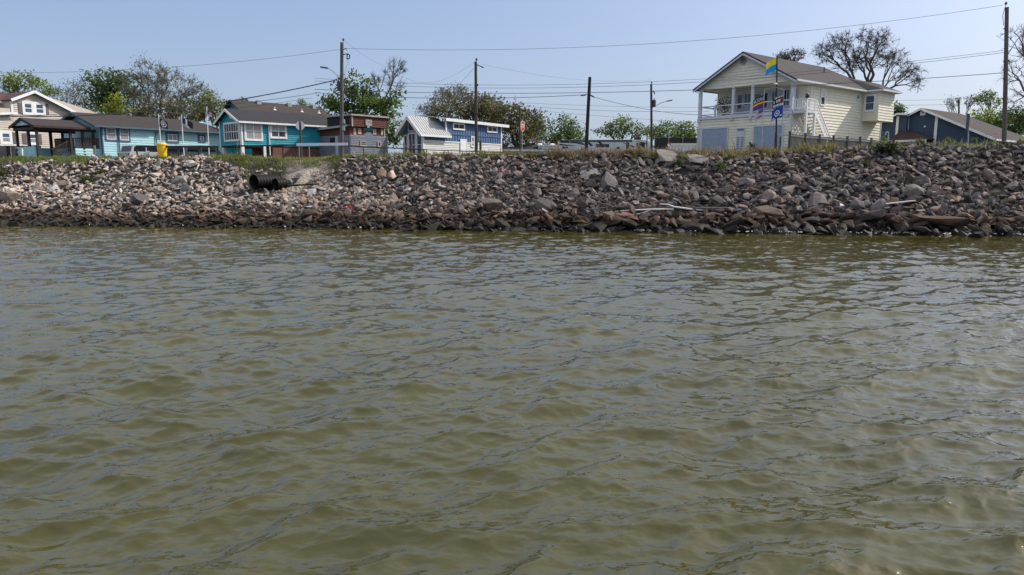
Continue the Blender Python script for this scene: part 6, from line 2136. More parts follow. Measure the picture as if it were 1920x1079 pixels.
# three white poles in front of the light blue house
Yf = 65.0
tp, h = flag_pole("white pole with a black and white flag, leftmost of three before the light blue house", 297, 214, Yf, 0.045, WHITE, 288, 303, False)
loc = at(298.5, 222, Yf)
t = flag("black flag with a white emblem on the leftmost white pole", loc, 0.75, (1, -0.2, 0), 0.85, 0.35, 0.08, [(0, 1, 0, 1, F_BLACK)])
m = MB()
for k in range(12):                              # a ragged white ring and blot
    a0, a1 = 2 * math.pi * k / 12, 2 * math.pi * (k + 1) / 12
    q = []
    for a, rr in ((a0, 0.30), (a1, 0.30), (a1, 0.40), (a0, 0.40)):
        q.append(flag_pos((0, 0, 0), 0.75, (1, -0.2, 0), 0.85, 0.35, 0.08, 0.5 + math.cos(a) * rr * 0.9, 0.5 + math.sin(a) * rr) + Vector((0, -0.02, 0)))
    m.poly(q)
m.poly([flag_pos((0, 0, 0), 0.75, (1, -0.2, 0), 0.85, 0.35, 0.08, u, v) + Vector((0, -0.02, 0)) for u, v in ((0.35, 0.35), (0.55, 0.28), (0.66, 0.5), (0.55, 0.72), (0.4, 0.62))])
m.build("emblem", F_WHITE, t)
tp, h = flag_pole("white pole with a dark blue and black flag, middle of three", 340, 216, Yf, 0.045, WHITE, 288, 345, False)
loc = at(341.5, 221, Yf)
flag("dark blue, white and black diagonal flag on the middle white pole", loc, 0.75, (1, -0.15, 0), 1.05, 0.45, 0.10, [(0.0, 0.68, 0, 0.28, F_NAVY), (0, 0.72, 0.28, 0.5, F_WHITE), (0.68, 1, 0, 0.5, mat("flag_grey", (0.35, 0.36, 0.42))), (0.72, 1, 0.5, 0.62, F_WHITE), (0, 0.72, 0.5, 1, F_BLACK), (0.72, 0.85, 0.62, 1.0, F_BLACK)])
tp, h = flag_pole("white pole with a small striped flag, rightmost of three before the light blue house", 387.5, 203, Yf, 0.045, WHITE, 288, 392, True)
loc = at(388.5, 207, Yf)
st = [(k / 7, (k + 1) / 7, 0.38 if k < 4 else 0, 1, F_RED if k % 2 == 0 else F_WHITE) for k in range(7)] + [(0, 4 / 7, 0, 0.38, F_NAVY)]
flag("small red and white striped flag with a blue corner on the rightmost white pole", loc, 0.5, (1, -0.3, 0), 0.5, 0.25, 0.05, st)

# black pole with five flags in front of the yellow house
Yp = 56.2
tp, h = flag_pole("tall black pole with a square frame of flags before the yellow house", 1457, 104, Yp, 0.075, BLACK, None, 1456, False)
bb = base_at(1456, Yp)
zc = at(1457, 158, Yp).z - bb.z
m = MB(); m.tube([(h.x, 0, zc - 0.06), (h.x, 0, zc), (h.x, 0, zc + 0.07)], [0.1, 0.16, 0.1], 10); m.build("collar", WHITE, tp)
zt = at(1457, 164, Yp).z - bb.z
L1, L2 = Vector((-0.72, 0.25, 0)), Vector((0.52, -0.45, 0))
fr_h = 1.5
for L in (L1, L2):
    m = MB(); dz = -0.12 if L is L1 else -0.25
    m.tube([(h.x, 0, zt), (h.x + L.x, L.y, zt + dz), (h.x + L.x, L.y, zt + dz - (4.4 if L is L1 else 2.9))], 0.022, 6)
    m.build("hanging_frame", mat("frame_grey", (0.35, 0.37, 0.41), 0.5), tp)
loc = at(1456.5, 108, Yp)
flag("yellow and sky blue flag streaming left from the top of the black pole", loc, 0.95, (-1, -0.25, 0), 1.02, 0.55, 0.06, [(0, 0.5, 0, 1, F_YEL), (0.5, 1, 0, 1, F_SKY)])
o = (-1, -0.1, 0)
loc = Vector((bb.x + h.x + L1.x, Yp + L1.y, at(1440, 178, Yp).z))
geo = (0.95, o, 0.98, 0.42, 0.05)
t = flag("black flag with mirrored white lettering", loc, *geo, [(0, 0.5, 0, 1, F_BLACK), (0.5, 0.6, 0, 1, F_YEL), (0.6, 0.8, 0, 1, F_RED), (0.8, 1.0, 0, 1, F_BLUE)])
flag_text(t, "NASCAR", *geo, 0.5, 0.26, 0.92, 0.32, F_WHITE, mirror=True)
t["label"] = "black flag with mirrored white lettering over yellow, red and blue bands"
loc = Vector((bb.x + h.x + L1.x, Yp + L1.y, at(1440, 203, Yp).z))
geo = (0.75, o, 0.75, 0.42, 0.06)
t = flag("faded pink and blue flag hanging below the mirrored-lettering flag", loc, *geo, [(0, 0.35, 0, 0.55, F_MAUVE), (0, 0.35, 0.55, 1, F_PINK), (0.35, 0.62, 0, 1, F_PINK), (0.62, 0.78, 0.15, 0.8, F_MAUVE), (0.62, 0.78, 0, 0.15, F_PINK), (0.62, 0.78, 0.8, 1, F_PINK), (0.78, 1, 0, 1, F_PINK)])
loc = Vector((bb.x + h.x + L2.x, Yp + L2.y, at(1468, 178, Yp).z))
o2 = (-1, 0.05, 0)
geo = (0.85, o2, 0.92, 0.34, 0.05)
t = flag("black flag with blurred white marks and a red patch on the frame's right arm", loc, *geo, [(0, 1, 0, 1, F_BLACK)])
m = MB()
m.poly([flag_pos((0, 0, 0), *geo, u, v) + Vector((0, -0.02, 0)) for u, v in ((0.03, 0.28), (0.22, 0.28), (0.22, 0.6), (0.03, 0.6))]); m.build("red_patch", F_RED, t)
for uu in range(7):
    m = MB(); u0 = 0.04 + uu * 0.135
    m.poly([flag_pos((0, 0, 0), *geo, u, v) + Vector((0, -0.018, 0)) for u, v in ((u0, 0.74), (u0 + 0.09, 0.72), (u0 + 0.11, 0.94), (u0 + 0.02, 0.95))]); m.build("white_mark", F_WHITE, t)
    if uu in (1, 2, 3, 5):
        m = MB(); m.poly([flag_pos((0, 0, 0), *geo, u, v) + Vector((0, -0.018, 0)) for u, v in ((u0 + 0.1, 0.34), (u0 + 0.2, 0.33), (u0 + 0.19, 0.58), (u0 + 0.12, 0.6))]); m.build("white_mark", F_WHITE, t)
    if uu < 6:
        m = MB(); m.poly([flag_pos((0, 0, 0), *geo, u, v) + Vector((0, -0.018, 0)) for u, v in ((u0, 0.05), (u0 + 0.07, 0.04), (u0 + 0.1, 0.2), (u0 + 0.02, 0.2))]); m.build("white_mark", F_WHITE, t)
loc = Vector((bb.x + h.x + L2.x, Yp + L2.y, at(1468, 199, Yp).z))
geo = (0.85, o2, 0.95, 0.42, 0.06)
t = flag("royal blue flag with a white round emblem below the black flag with the red patch", loc, *geo, [(0, 1, 0, 1, F_BLUE)])
m = MB()
for k in range(12):
    a0, a1 = 2 * math.pi * k / 12, 2 * math.pi * (k + 1) / 12
    m.poly([flag_pos((0, 0, 0), *geo, 0.5 + math.cos(a) * rr * 0.8, 0.52 + math.sin(a) * rr) + Vector((0, -0.02, 0)) for a, rr in ((a0, 0.2), (a1, 0.2), (a1, 0.28), (a0, 0.28))])
m.build("emblem_ring", F_WHITE, t)
m = MB()
for u0, v0, u1, v1 in ((0.42, 0.44, 0.58, 0.6), (0.1, 0.76, 0.26, 0.86), (0.72, 0.84, 0.95, 0.93)):
    m.poly([flag_pos((0, 0, 0), *geo, u, v) + Vector((0, -0.02, 0)) for u, v in ((u0, v0), (u1, v0), (u1, v1), (u0, v1))])
tag(m.build("emblem_marks", F_WHITE, t), kind="stuff")

# ------------------------------------------------------------------ vehicles
CARGLASS = glass_mat("car_glass", (0.015, 0.018, 0.022), 0.05)
TYRE = mat("tyre_rubber", (0.015, 0.015, 0.015), 0.9)

def car(label, px, Y, paint, heading, kind="suv", z=5.1, L=4.6, name="parked_car"):
    """built along local x, nose towards +x"""
    Wd = 1.8
    t = thing(name, label, "car", on_col(px, Y, z), R(heading), "cars parked by the houses")
    prof = [(-L / 2, 0.35), (-L / 2, 0.95), (-L / 2 + 0.1, 1.02), (L * 0.2, 1.02), (L / 2 - 0.35, 0.9), (L / 2, 0.7), (L / 2, 0.35), (L * 0.5 - 0.45, 0.25), (-L / 2 + 0.3, 0.25)]
    m = MB(); m.prism([(p[0], -Wd / 2, p[1]) for p in prof], (0, Wd, 0))
    rear = -L / 2 + (0.25 if kind != "pickup" else L * 0.38)
    cab = [(rear, 1.02), (rear + 0.18, 1.62), (L * 0.02, 1.66), (L * 0.12, 1.6), (L * 0.26, 1.02)]
    m.prism([(p[0], -Wd / 2 + 0.1, p[1]) for p in cab], (0, Wd - 0.2, 0))
    m.build("body", paint, t)
    for s in (-1, 1):
        y = s * (Wd / 2 - 0.1)
        span = L * 0.20 - (rear + 0.15)
        for k in range(2):
            m = MB()
            a = rear + 0.2 + span * 0.5 * k; bq = a + span * 0.46
            m.prism([(a + (0.06 if k == 0 else 0), y, 1.08), (bq, y, 1.08), (bq - (0.15 if k else 0), y, 1.54), (a + (0.14 if k == 0 else 0), y, 1.54)], (0, s * 0.012, 0)); m.build("side_window", CARGLASS, t)
    m = MB(); m.poly([(L * 0.262, -0.7, 1.06), (L * 0.262, 0.7, 1.06), (L * 0.13, 0.65, 1.58), (L * 0.13, -0.65, 1.58)]); m.build("windscreen", CARGLASS, t)
    m = MB(); m.poly([(rear - 0.01, -0.68, 1.08), (rear - 0.01, 0.68, 1.08), (rear + 0.15, 0.62, 1.56), (rear + 0.15, -0.62, 1.56)]); m.build("rear_window", CARGLASS, t)
    for sx in (-L * 0.3, L * 0.31):
        for s in (-1, 1):
            m = MB(); m.tube([(sx, s * (Wd / 2 - 0.2), 0.33), (sx, s * (Wd / 2 + 0.01), 0.33)], 0.33, 14); w = m.build("wheel", TYRE, t)
            m = MB(); m.tube([(sx, s * (Wd / 2 + 0.005), 0.33), (sx, s * (Wd / 2 + 0.02), 0.33)], 0.2, 10); m.build("rim", GALV, w)
    for s in (-1, 1):
        m = MB(); m.box(L / 2 - 0.02, L / 2 + 0.015, s * 0.6 - 0.18, s * 0.6 + 0.18, 0.62, 0.76); m.build("headlight", mat("lamp_lens", (0.6, 0.62, 0.64), 0.2), t)
        m = MB(); m.box(-L / 2 - 0.015, -L / 2 + 0.02, s * 0.75 - 0.1, s * 0.75 + 0.1, 0.72, 0.92); m.build("tail_light", mat("red_lens", (0.3, 0.01, 0.01), 0.3), t)
    m = MB(); m.box(-L / 2 - 0.06, -L / 2 + 0.1, -0.85, 0.85, 0.35, 0.55); m.box(L / 2 - 0.1, L / 2 + 0.06, -0.85, 0.85, 0.3, 0.5); m.build_each("bumper", mat("bumper_grey", (0.10, 0.10, 0.11), 0.6), t)
    return t

car("pale silver car parked before the light blue house, left of the yellow bin", 275, 70.3, mat("silver_paint", (0.36, 0.36, 0.37), 0.35, 0.04), 62, z=4.78)
car("dark grey car between the two right flag poles behind the black rail", 348, 70.2, mat("dark_grey_paint", (0.05, 0.055, 0.06), 0.35, 0.05), 10, z=4.75, L=4.3)
car("grey sport utility car at the right end of the light blue house", 391, 70.2, mat("mid_grey_paint", (0.16, 0.18, 0.19), 0.35, 0.05), 15, z=4.75, L=4.4)
car("pale blue-white car beside the yellow house's left corner", 1293, 88, mat("pale_blue_paint", (0.48, 0.52, 0.60), 0.35, 0.04), 180, z=5.0, L=4.8)

# white covered trailer beyond the pale car
t = thing("flat_trailer", "white slatted flat trailer with a red corner lamp in front of the black screen fence", "trailer", on_col(1254, 97, 5.5))
x1 = on_col(1312, 97, 5.5).x - t.location.x; zt = at(1280, 269, 97).z - 5.5
m = MB(); m.box(0.3, x1, 0, 2.0, 0.9, zt - 0.06); m.box(0.2, x1, -0.05, 2.05, zt - 0.3, zt); m.build("body", WHITE, t)
k = 0.3
m = MB()
while k < x1: m.box(k, k + 0.05, -0.03, 0.0, 0.9, zt - 0.3); k += 0.45
m.build("side_ribs", SIGNBACK, t)
m = MB(); m.box(0.05, 0.3, -0.02, 0.2, zt - 0.2, zt + 0.15); m.build("corner_lamp", RED, t)
for k in (1.5, 2.6):
    m = MB(); m.tube([(k, -0.02, 0.4), (k, 0.25, 0.4)], 0.38, 12); m.build("wheel", TYRE, t)

# long fifth-wheel travel trailer
def long_trailer():
    Y = 98; z0 = 5.5
    b = on_col(1048, Y, z0)
    t = thing("travel_trailer", "long white fifth-wheel travel trailer with black swooshes, behind the weeds", "travel trailer", b)
    X = lambda px: on_col(px, Y, z0 + 2).x - b.x
    Z = lambda py: at(1140, py, Y).z - z0
    RVW = mat("rv_white", (0.55, 0.57, 0.60), 0.4, 0.05, 2); DK = mat("rv_black", (0.02, 0.02, 0.024), 0.4)
    zt, zb = Z(263), 0.75
    x0, x1, xc = 0.0, X(1215), X(1232)
    xs = X(1185)
    prof = [(x0, zb), (x0, zt - 0.12), (x0 + 0.1, zt), (xs, zt + 0.08), (X(1210), zt - 0.02), (X(1222), zt - 0.45), (X(1229), zt - 1.1), (xc, zb + 0.9), (xc - 0.3, zb + 0.75), (X(1190), zb + 0.75), (X(1186), zb)]
    m = MB(); m.prism([(p[0], 0, p[1]) for p in prof], (0, 2.5, 0)); body = m.build("body", RVW, t)
    m = MB(); m.prism([(X(1212), -0.02, zt - 0.1), (X(1217), -0.02, zt - 0.2), (X(1224), -0.02, zt - 0.7), (X(1229), -0.02, zt - 1.2), (xc + 0.02, -0.02, zb + 0.9), (X(1222), -0.02, zb + 0.8)], (0, 2.54, 0)); m.build("front_cap", SIGNW, t)
    m = MB(); m.box(x0 + 0.05, xs, -0.04, 0.02, zt - 0.22, zt - 0.02); m.build("roof_band", DK, t)
    def swoosh(pts):
        m = MB(); m.prism([(X(a), -0.012, Z(c)) for a, c in pts], (0, 0.01, 0)); m.build("swoosh", DK, t)
    swoosh([(1050, 266), (1090, 267), (1098, 272), (1092, 272), (1080, 269), (1050, 268)])
    swoosh([(1049, 270), (1070, 272.5), (1084, 274), (1070, 274), (1049, 273)])
    swoosh([(1098, 266), (1104, 266), (1112, 273), (1108, 275)])
    swoosh([(1118, 265), (1124, 265), (1134, 274), (1128, 273)])
    swoosh([(1165, 267), (1192, 275), (1188, 277), (1176, 272)])
    swoosh([(1192, 265), (1206, 267), (1214, 270), (1206, 270)])
    def win(a, c, d, e, nm="window"):
        m = MB(); m.box(X(a), X(c), -0.03, 0.01, Z(e), Z(d)); w = m.build(nm, DK, t)
        m = MB(); m.box(X(a) + 0.07, X(c) - 0.07, -0.036, -0.028, Z(e) + 0.07, Z(d) - 0.07); m.build("pane", CARGLASS, w)
    win(1054, 1065, 275, 279); win(1117, 1142, 270.5, 276.5); win(1174, 1179.5, 267.5, 280, "door"); win(1193, 1209, 269, 278.5); win(1156, 1162, 276, 280)
    m = MB(); m.box(X(1192), X(1203), 0.8, 1.7, zt + 0.02, zt + 0.4); m.build("roof_air_conditioner", DK, t)
    for a in (1110, 1118):
        m = MB(); m.tube([(X(a), -0.02, 0.38), (X(a), 0.25, 0.38)], 0.38, 12); m.build("wheel", TYRE, t)
    m = MB(); m.box(X(1068), X(1068) + 0.06, -0.05, 0.0, zb, zt); m.build("slide_edge", SIGNBACK, t)
    m = MB(); m.box(X(1151), X(1151) + 0.05, -0.03, 0.0, zb, zt - 0.25); m.build("seam", SIGNBACK, t)

long_trailer()

def small_trailers():
    b = on_col(986, 102, 5.3)
    t = thing("grey_travel_trailer", "small grey travel trailer right of the stop sign", "travel trailer", b)
    X = lambda px, Y=102: on_col(px, Y, 7).x - b.x
    z1 = at(998, 271.5, 102).z - 5.3
    G = mat("rv_grey", (0.27, 0.29, 0.31), 0.45, 0.08, 3)
    m = MB(); m.prism([(X(986), 0, 0.5), (X(984.5), 0, z1 - 1.2), (X(986), 0, z1 - 0.25), (X(1006), 0, z1), (X(1008), 0, 0.5)], (0, 2.3, 0)); m.build("body", G, t)
    m = MB(); m.box(X(987.5), X(1005), -0.02, 0.0, z1 - 0.95, z1 - 0.8); m.build("stripe", mat("rv_dark_grey", (0.10, 0.11, 0.12)), t)
    m = MB(); m.box(X(997), X(1004), 0.5, 1.4, z1 - 0.05, z1 + 0.3); m.build("roof_air_conditioner", BLACK, t)
    m = MB(); m.box(X(991), X(1000), -0.03, 0.0, z1 - 0.62, z1 - 0.42); m.build("window", CARGLASS, t)
    m = MB(); m.tube([(X(997), -0.02, 0.35), (X(997), 0.2, 0.35)], 0.35, 12); m.build("wheel", TYRE, t)
    b2 = on_col(1008, 101, 5.3)
    t = thing("white_camper", "low white camper between the small grey and the long travel trailer", "travel trailer", b2)
    X2 = lambda px: on_col(px, 101, 7).x - b2.x
    z1 = at(1030, 272, 101).z - 5.3
    W2 = mat("rv_cream", (0.58, 0.56, 0.52), 0.5, 0.08, 3)
    m = MB(); m.box(X2(1009), X2(1047), 0, 2.2, 0.5, z1 - 0.12); m.build("body", W2, t)
    m = MB(); m.box(X2(1008), X2(1048), -0.12, 2.3, z1 - 0.14, z1); m.build("roof", WHITE, t)
    m = MB(); m.box(X2(1010), X2(1016), -0.03, 0.0, z1 - 1.1, z1 - 0.3); m.build("door", mat("rv_grey", (0.27, 0.29, 0.31)), t)
    m = MB(); m.box(X2(1028), X2(1036), -0.02, 0.0, z1 - 1.0, z1 - 0.5); m.build("window", CARGLASS, t)
    for a in (1012, 1036):
        m = MB(); m.tube([(X2(a), 1.0, z1 - 0.02), (X2(a), 1.0, z1 + 0.16), (X2(a), 1.0, z1 + 0.24)], [0.4, 0.36, 0.15], 10); m.build("roof_vent", WHITE, t)
    m = MB(); m.tube([(X2(1032), -0.02, 0.35), (X2(1032), 0.2, 0.35)], 0.35, 12); m.build("wheel", TYRE, t)

small_trailers()

# ------------------------------------------------------------------ yellow bin
b = base_at(304.5, 62.6)
t = thing("rubbish_bin", "bright yellow lidded rubbish bin at the black pipe rail", "bin", b)
Ym = mat("bin_yellow", (0.80, 0.50, 0.015), 0.5, 0.05)
hb = at(304.5, 268.5, b.y).z - b.z
m = MB(); m.tube([(0, 0, 0), (0, 0, hb * 0.86)], [0.34, 0.42], 16); m.build("drum", Ym, t)
m = MB(); m.tube([(0, 0, hb * 0.86), (0, 0, hb * 0.9), (0, 0, hb)], [0.46, 0.46, 0.38], 16); m.build("lid", Ym, t)
for s in (-1, 1):
    m = MB(); m.box(s * 0.38 - 0.05, s * 0.38 + 0.05, -0.08, 0.08, hb * 0.6, hb * 0.68); m.build("handle", Ym, t)

# ------------------------------------------------------------------ on the balcony
P = in_house(YH, 1.5, YH.hit('gable', 1357, 205, 1.5)[0], YH_FLOOR)
pot_plant(P, 2.0, "leafy dark green plant on the balcony's left corner", 51, 0.9)
P = in_house(YH, 2.0, YH.hit('gable', 1361, 185, 2.0)[0], YH_FLOOR)
t = thing("step_ladder", "pale step ladder leaning at the back wall of the balcony", "ladder", P, YH.root.rotation_euler.z)
for y in (-0.28, 0.28):
    m = MB(); m.bar((0.0, y, 0), (0.45, y * 0.55, 2.5), 0.05, 0.08); m.build("side_rail", SIGNW, t)
for k in range(6):
    f = (k + 0.7) / 6.6; m = MB(); m.bar((0.45 * f, -0.27 * (1 - 0.45 * f), 2.5 * f), (0.45 * f, 0.27 * (1 - 0.45 * f), 2.5 * f), 0.06, 0.05); m.build("rung", BLACK, t)
# pelican statue on the landing's rail post
P = in_house(YH, 0.0, -1.45, YH_FLOOR + 1.1)
t = thing("bird_statue", "bird statue with dark body and pale neck on the stair landing's corner post", "statue", P)
m = MB(); m.tube([(0, 0, 0), (0, 0, 0.12), (0.02, 0, 0.3), (0.0, 0, 0.42)], [0.16, 0.19, 0.16, 0.07], 10); m.build("body", BLACK, t)
m = MB(); m.tube([(0, 0, 0.38), (0.06, 0, 0.55), (-0.02, 0, 0.72), (0.03, 0, 0.84), (0.1, 0, 0.82)], [0.06, 0.05, 0.045, 0.06, 0.03], 8); m.tube([(0.08, 0, 0.82), (0.2, 0, 0.62)], [0.03, 0.012], 6); m.build("neck", mat("statue_pale", (0.5, 0.48, 0.42)), t)

# ------------------------------------------------------------------ drain pipes in the gully
def drain(label, px, py, Y, r, az, length, nrib, seed):
    P = at(px, py, Y)
    d = Vector((math.sin(R(az)), math.cos(R(az)), 0.02))
    t = thing("drain_pipe", label, "drain pipe", P)
    PL = mat("black_plastic_pipe", (0.005, 0.005, 0.005), 0.6, 0.1, spec=0.2)
    pts, rs = [], []
    for k in range(nrib * 4 + 1):
        s = k / (nrib * 4)
        pts.append(d * (length * s)); rs.append(r * (1.0 if k % 4 in (0, 1) else 0.94))
    m = MB(); m.tube(pts, rs, 24, cap=False); m.build("corrugated_wall", PL, t, smooth=False)
    m = MB(); m.tube([d * 0.0, d * (length * 0.98)], r * 0.87, 24, cap=False); m.disc(d * (length * 0.97), r * 0.87, d, 0.02, 24); m.build("inner_liner", mat("pipe_inside", (0.01, 0.01, 0.01), 0.8), t)
    return t

drain("larger black corrugated drain pipe mouth in the gully", 476, 341, 56.9, 0.54, 30, 2.4, 8, 1)
drain("smaller black corrugated drain pipe right of the larger one", 516, 345, 57.4, 0.42, 34, 2.2, 8, 2)

# ------------------------------------------------------------------ big stones and debris on the bank
boulder("concrete_slab", "huge dark slab at the water's edge near the right end", "slab", 1762, 424, (3.3, 1.7, 1.0), (-8, 10, -4), (0.20, 0.15, 0.125), 1, 0.6)
boulder("concrete_slab", "flat pale slab resting on weeds near the top, left of its neighbour", "slab", 1252, 298, (2.0, 1.6, 0.28), (38, 8, 10), (0.29, 0.26, 0.24), 2, 1.0, fwd=0.4)
boulder("concrete_slab", "long pale slab tilted near the top, right of its neighbour", "slab", 1309, 303, (1.9, 1.3, 0.25), (30, 6, 4), (0.26, 0.23, 0.215), 3, 1.0, fwd=0.4)
boulder("concrete_slab", "white ribbed slab above the dark ridged block", "slab", 1106, 327, (1.5, 1.0, 0.22), (34, -10, 12), (0.34, 0.32, 0.31), 4, 1.0)
t = boulder("concrete_block", "dark square block with ridged face right of the middle", "block", 1147, 350, (1.5, 1.4, 0.8), (52, 24, 14), (0.20, 0.18, 0.17), 5, 1.0)
boulder("concrete_block", "dark square block in the pale rubble left of the pipes", "block", 262, 383, (1.2, 1.0, 0.9), (30, 18, 30), (0.15, 0.13, 0.125), 6, 1.0)
boulder("concrete_block", "grey rounded block below the gravel path on the left", "block", 354, 359, (1.1, 0.9, 0.9), (20, 10, 20), (0.27, 0.25, 0.235), 7, 0.6)
boulder("boulder", "brownish boulder at the left edge above the tide line", "boulder", 18, 375, (1.7, 1.0, 0.9), (0, 5, 5), (0.30, 0.24, 0.20), 8, 0.2)
boulder("concrete_slab", "pale leaning slab beside the smaller drain pipe", "slab", 537, 349, (1.1, 0.5, 0.8), (10, -28, 10), (0.48, 0.45, 0.42), 9, 0.8)
boulder("boulder", "reddish flat boulder at the tide line below the driftwood's left tips", "boulder", 1170, 408, (1.6, 1.0, 0.5), (4, 3, 5), (0.36, 0.22, 0.19), 10, 0.5)
boulder("boulder", "large rounded brown boulder right of the driftwood's thick end", "boulder", 1440, 410, (1.9, 1.3, 1.1), (5, 18, 12), (0.24, 0.18, 0.15), 11, 0.4)
boulder("boulder", "tall grey boulder standing above the thick driftwood end", "boulder", 1532, 386, (1.5, 1.2, 1.1), (10, -10, 40), (0.24, 0.20, 0.19), 12, 0.4)
boulder("boulder", "crumbling pinkish lump low between driftwood and plank", "boulder", 1442, 376, (1.1, 0.9, 1.0), (12, 8, 60), (0.34, 0.26, 0.24), 13, 0.1, n=40)
boulder("boulder", "rugged lump in the middle of the right-hand stones", "boulder", 1712, 370, (1.5, 1.0, 1.1), (20, 14, 20), (0.27, 0.23, 0.21), 14, 0.1, n=40)
boulder("boulder", "dark boulder low on the bank left of centre", "boulder", 923, 393, (1.6, 1.1, 1.0), (6, 8, 20), (0.19, 0.155, 0.14), 15, 0.4)
boulder("boulder", "dark boulder low on the bank right of centre", "boulder", 1024, 393, (1.5, 1.2, 0.95), (8, 16, 50), (0.18, 0.155, 0.145), 16, 0.6)
boulder("concrete_slab", "rust-coloured slab at the waterline in the centre", "slab", 1036, 415, (1.7, 0.9, 0.45), (12, 4, 6), (0.42, 0.26, 0.20), 17, 0.9)
boulder("concrete_slab", "dark square slab standing at the waterline under the pink cloth", "slab", 583, 409, (1.3, 0.8, 0.9), (30, 2, 4), (0.24, 0.19, 0.17), 18, 1.0)
boulder("concrete_slab", "white sharp stone sticking up from the bank top by the brown pipe rail", "slab", 672, 290, (1.3, 0.5, 0.45), (0, 28, 10), (0.52, 0.48, 0.45), 19, 0.6)
boulder("concrete_slab", "long low brown slab on the bank top before the board fence", "slab", 1608, 275, (2.0, 0.7, 0.35), (0, -5, 8), (0.18, 0.14, 0.13), 20, 0.8)
for lb, px, py, d, c, s in (("white chip above the tide line, left of a similar lower chip", 1578, 389, 0.45, (0.8, 0.8, 0.78), 31), ("white rounded chip just above the tide line", 1599, 402, 0.42, (0.85, 0.83, 0.8), 32),
                            ("white flake on the big dark slab's left", 1703, 421, 0.7, (0.75, 0.72, 0.68), 33), ("white block at the right end of the big dark slab", 1802, 411, 0.5, (0.8, 0.8, 0.78), 34), ("tan broken piece right of the white block", 1816, 413, 0.75, (0.62, 0.42, 0.26), 35)):
    boulder("debris_piece", lb, "debris", px, py, (d, d * 0.6, d * 0.5), (20, 25, 10), c, s, 0.7, n=14, sink=0.1)

def polyline_thing(name, label, cat, pts, radii, material, lift=0.25, part=None, n=6):
    P = [hit_bank(*p) for p in pts]
    b = P[0]
    m = MB(); m.tube([p - b + Vector((0, -0.25, lift)) for p in P], radii, n)
    o = m.build(name, material, None, loc=b)
    tag(o, label, cat)
    return o

# driftwood: a dark trunk with pale broken branches
b = hit_bank(1280, 392)
t = thing("driftwood_trunk", "dark driftwood trunk with bleached white branches lying above the waterline", "driftwood", b)
def dpt(px, py, lift=0.45, fwd=0.5):
    p = at(px, py, b.y - 0.9); return p - b
m = MB(); m.tube([dpt(1420, 393), dpt(1380, 393.5), dpt(1320, 393), dpt(1270, 391.5), dpt(1210, 390.5), dpt(1150, 389)], [0.17, 0.19, 0.16, 0.12, 0.08, 0.05], 8); m.build("trunk", mat("driftwood_dark", (0.06, 0.053, 0.055), 0.9, 0.3, 6), t)
BL = mat("bleached_wood", (0.62, 0.58, 0.53), 0.85, 0.12, 5)
for pts, rr in (([(1318, 394.5), (1290, 392), (1262, 388), (1252, 384), (1236, 383)], [0.045, 0.06, 0.06, 0.055, 0.03]), ([(1262, 392.5), (1222, 393), (1180, 394.5), (1148, 397)], [0.06, 0.06, 0.05, 0.02]),
                ([(1219, 393.5), (1205, 400), (1185, 404), (1165, 409)], [0.06, 0.06, 0.05, 0.025]), ([(1223, 399), (1216, 406), (1203, 413)], [0.045, 0.04, 0.02])):
    m = MB(); m.tube([dpt(*p) + Vector((0, -0.12, 0)) for p in pts], rr, 6); m.build("branch", BL, t)
GRW = mat("grey_wood", (0.12, 0.11, 0.10), 0.9, 0.3, 5)
for pts, rr in (([(1150, 389), (1125, 391), (1096, 394)], [0.05, 0.045, 0.03]), ([(1150, 388.5), (1140, 384), (1126, 382)], [0.05, 0.045, 0.02])):
    m = MB(); m.tube([dpt(*p) for p in pts], rr, 6); m.build("twig", GRW, t)

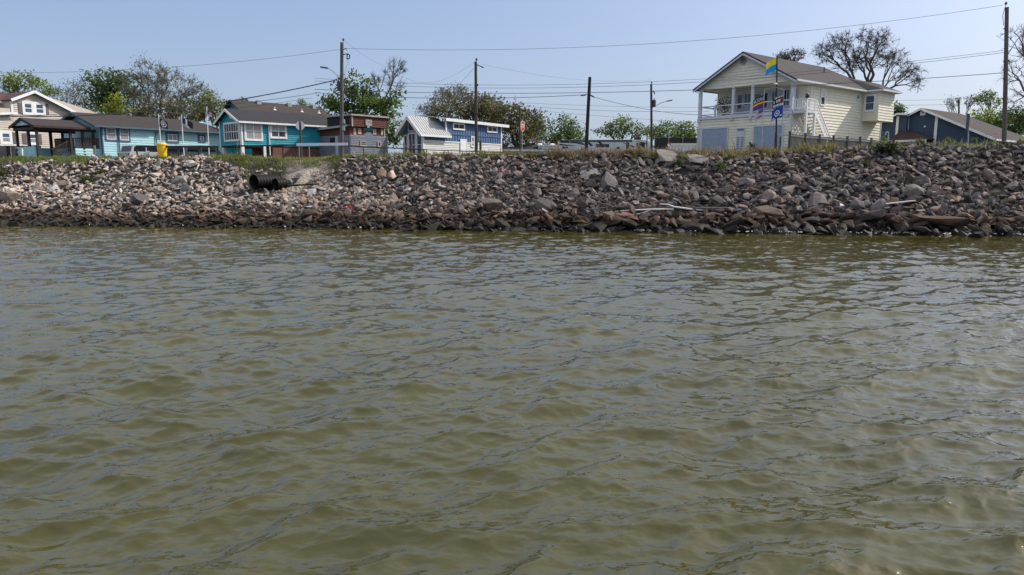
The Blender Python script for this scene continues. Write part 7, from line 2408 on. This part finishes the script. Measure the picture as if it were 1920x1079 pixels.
polyline_thing("fallen_log", "long thin dark log lying across the stones in front of the drain pipes", "log", [(452, 353), (500, 355), (545, 353), (600, 350)], [0.09, 0.10, 0.09, 0.06], DARKWOOD, 0.2)
polyline_thing("dead_branch", "thin grey branch lying in the stones left of the black rag", "branch", [(620, 376), (660, 374), (700, 370)], [0.03, 0.04, 0.03], WEATHERWOOD, 0.25)
P0, P1 = hit_bank(1655, 391), hit_bank(1709, 385)
m = MB(); m.bar(Vector((0, -0.3, 0.3)), P1 - P0 + Vector((0, -0.3, 0.3)), 0.28, 0.06)
tag(m.build("plank", mat("pale_plank", (0.55, 0.52, 0.48), 0.85, 0.12, 3), None, loc=P0), "pale grey plank lying on the stones above the big dark slab", "plank")
def rag(label, px, py, rx, rz, color, seed, name="rag"):
    P = hit_bank(px, py); rg = np.random.default_rng(seed)
    m = MB(); nx, ny = 12, 8
    s = P.y / FPX
    pts = [[Vector(((i / nx - 0.5) * 2 * rx * s, -0.35 - 0.25 * rg.random() + 0.35 * j / ny, (j / ny - 0.35) * 2 * rz * s + 0.12 * rg.normal())) for i in range(nx + 1)] for j in range(ny + 1)]
    for j in range(ny):
        for i in range(nx):
            if rg.random() < 0.86: m.poly([pts[j][i], pts[j][i + 1], pts[j + 1][i + 1], pts[j + 1][i]])
    tag(m.build(name, mat(name + "_" + str(seed), color, 0.9, 0.2, 5), None, loc=P), label, "rag")
rag("torn pink-red cloth snagged in the stones above the waterline", 656, 395, 9, 6, (0.55, 0.13, 0.16), 4)
rag("black crumpled sheet half buried in the stones left of centre", 772, 381, 11, 6, (0.02, 0.02, 0.022), 5, "black_sheet")

# thin foam where the water slaps into the stones
def foam():
    rg = np.random.default_rng(91)
    V, Fc = [], []
    for k in range(190):
        px = rg.uniform(-20, 1940) if k < 25 else rg.uniform(1180, 1930)
        u = (px - CXP) / FPX
        t = -abs(rg.normal(0, 0.35)) - 0.15
        Y = (48.1 + t) / (1 + 0.1385 * u); X = u * Y
        n = 9; r = rg.uniform(0.02, 0.09); st = rg.uniform(0.8, 1.8)
        base = len(V)
        for j in range(n):
            a = 2 * math.pi * j / n; q = r * rg.uniform(0.4, 1.2)
            V.append((X + math.cos(a) * q * st, Y + math.sin(a) * q, 0.10 + 0.05 * rg.random()))
        V.append((X, Y, 0.17))
        for j in range(n): Fc.append((base + j, base + (j + 1) % n, base + n))
    o = mesh_np("foam", V, Fc, mat("water_foam", (0.62, 0.62, 0.58), 0.7, 0.1, 8))
    tag(o, "white flecks of foam along the foot of the stones", "foam", kind="stuff")

foam()
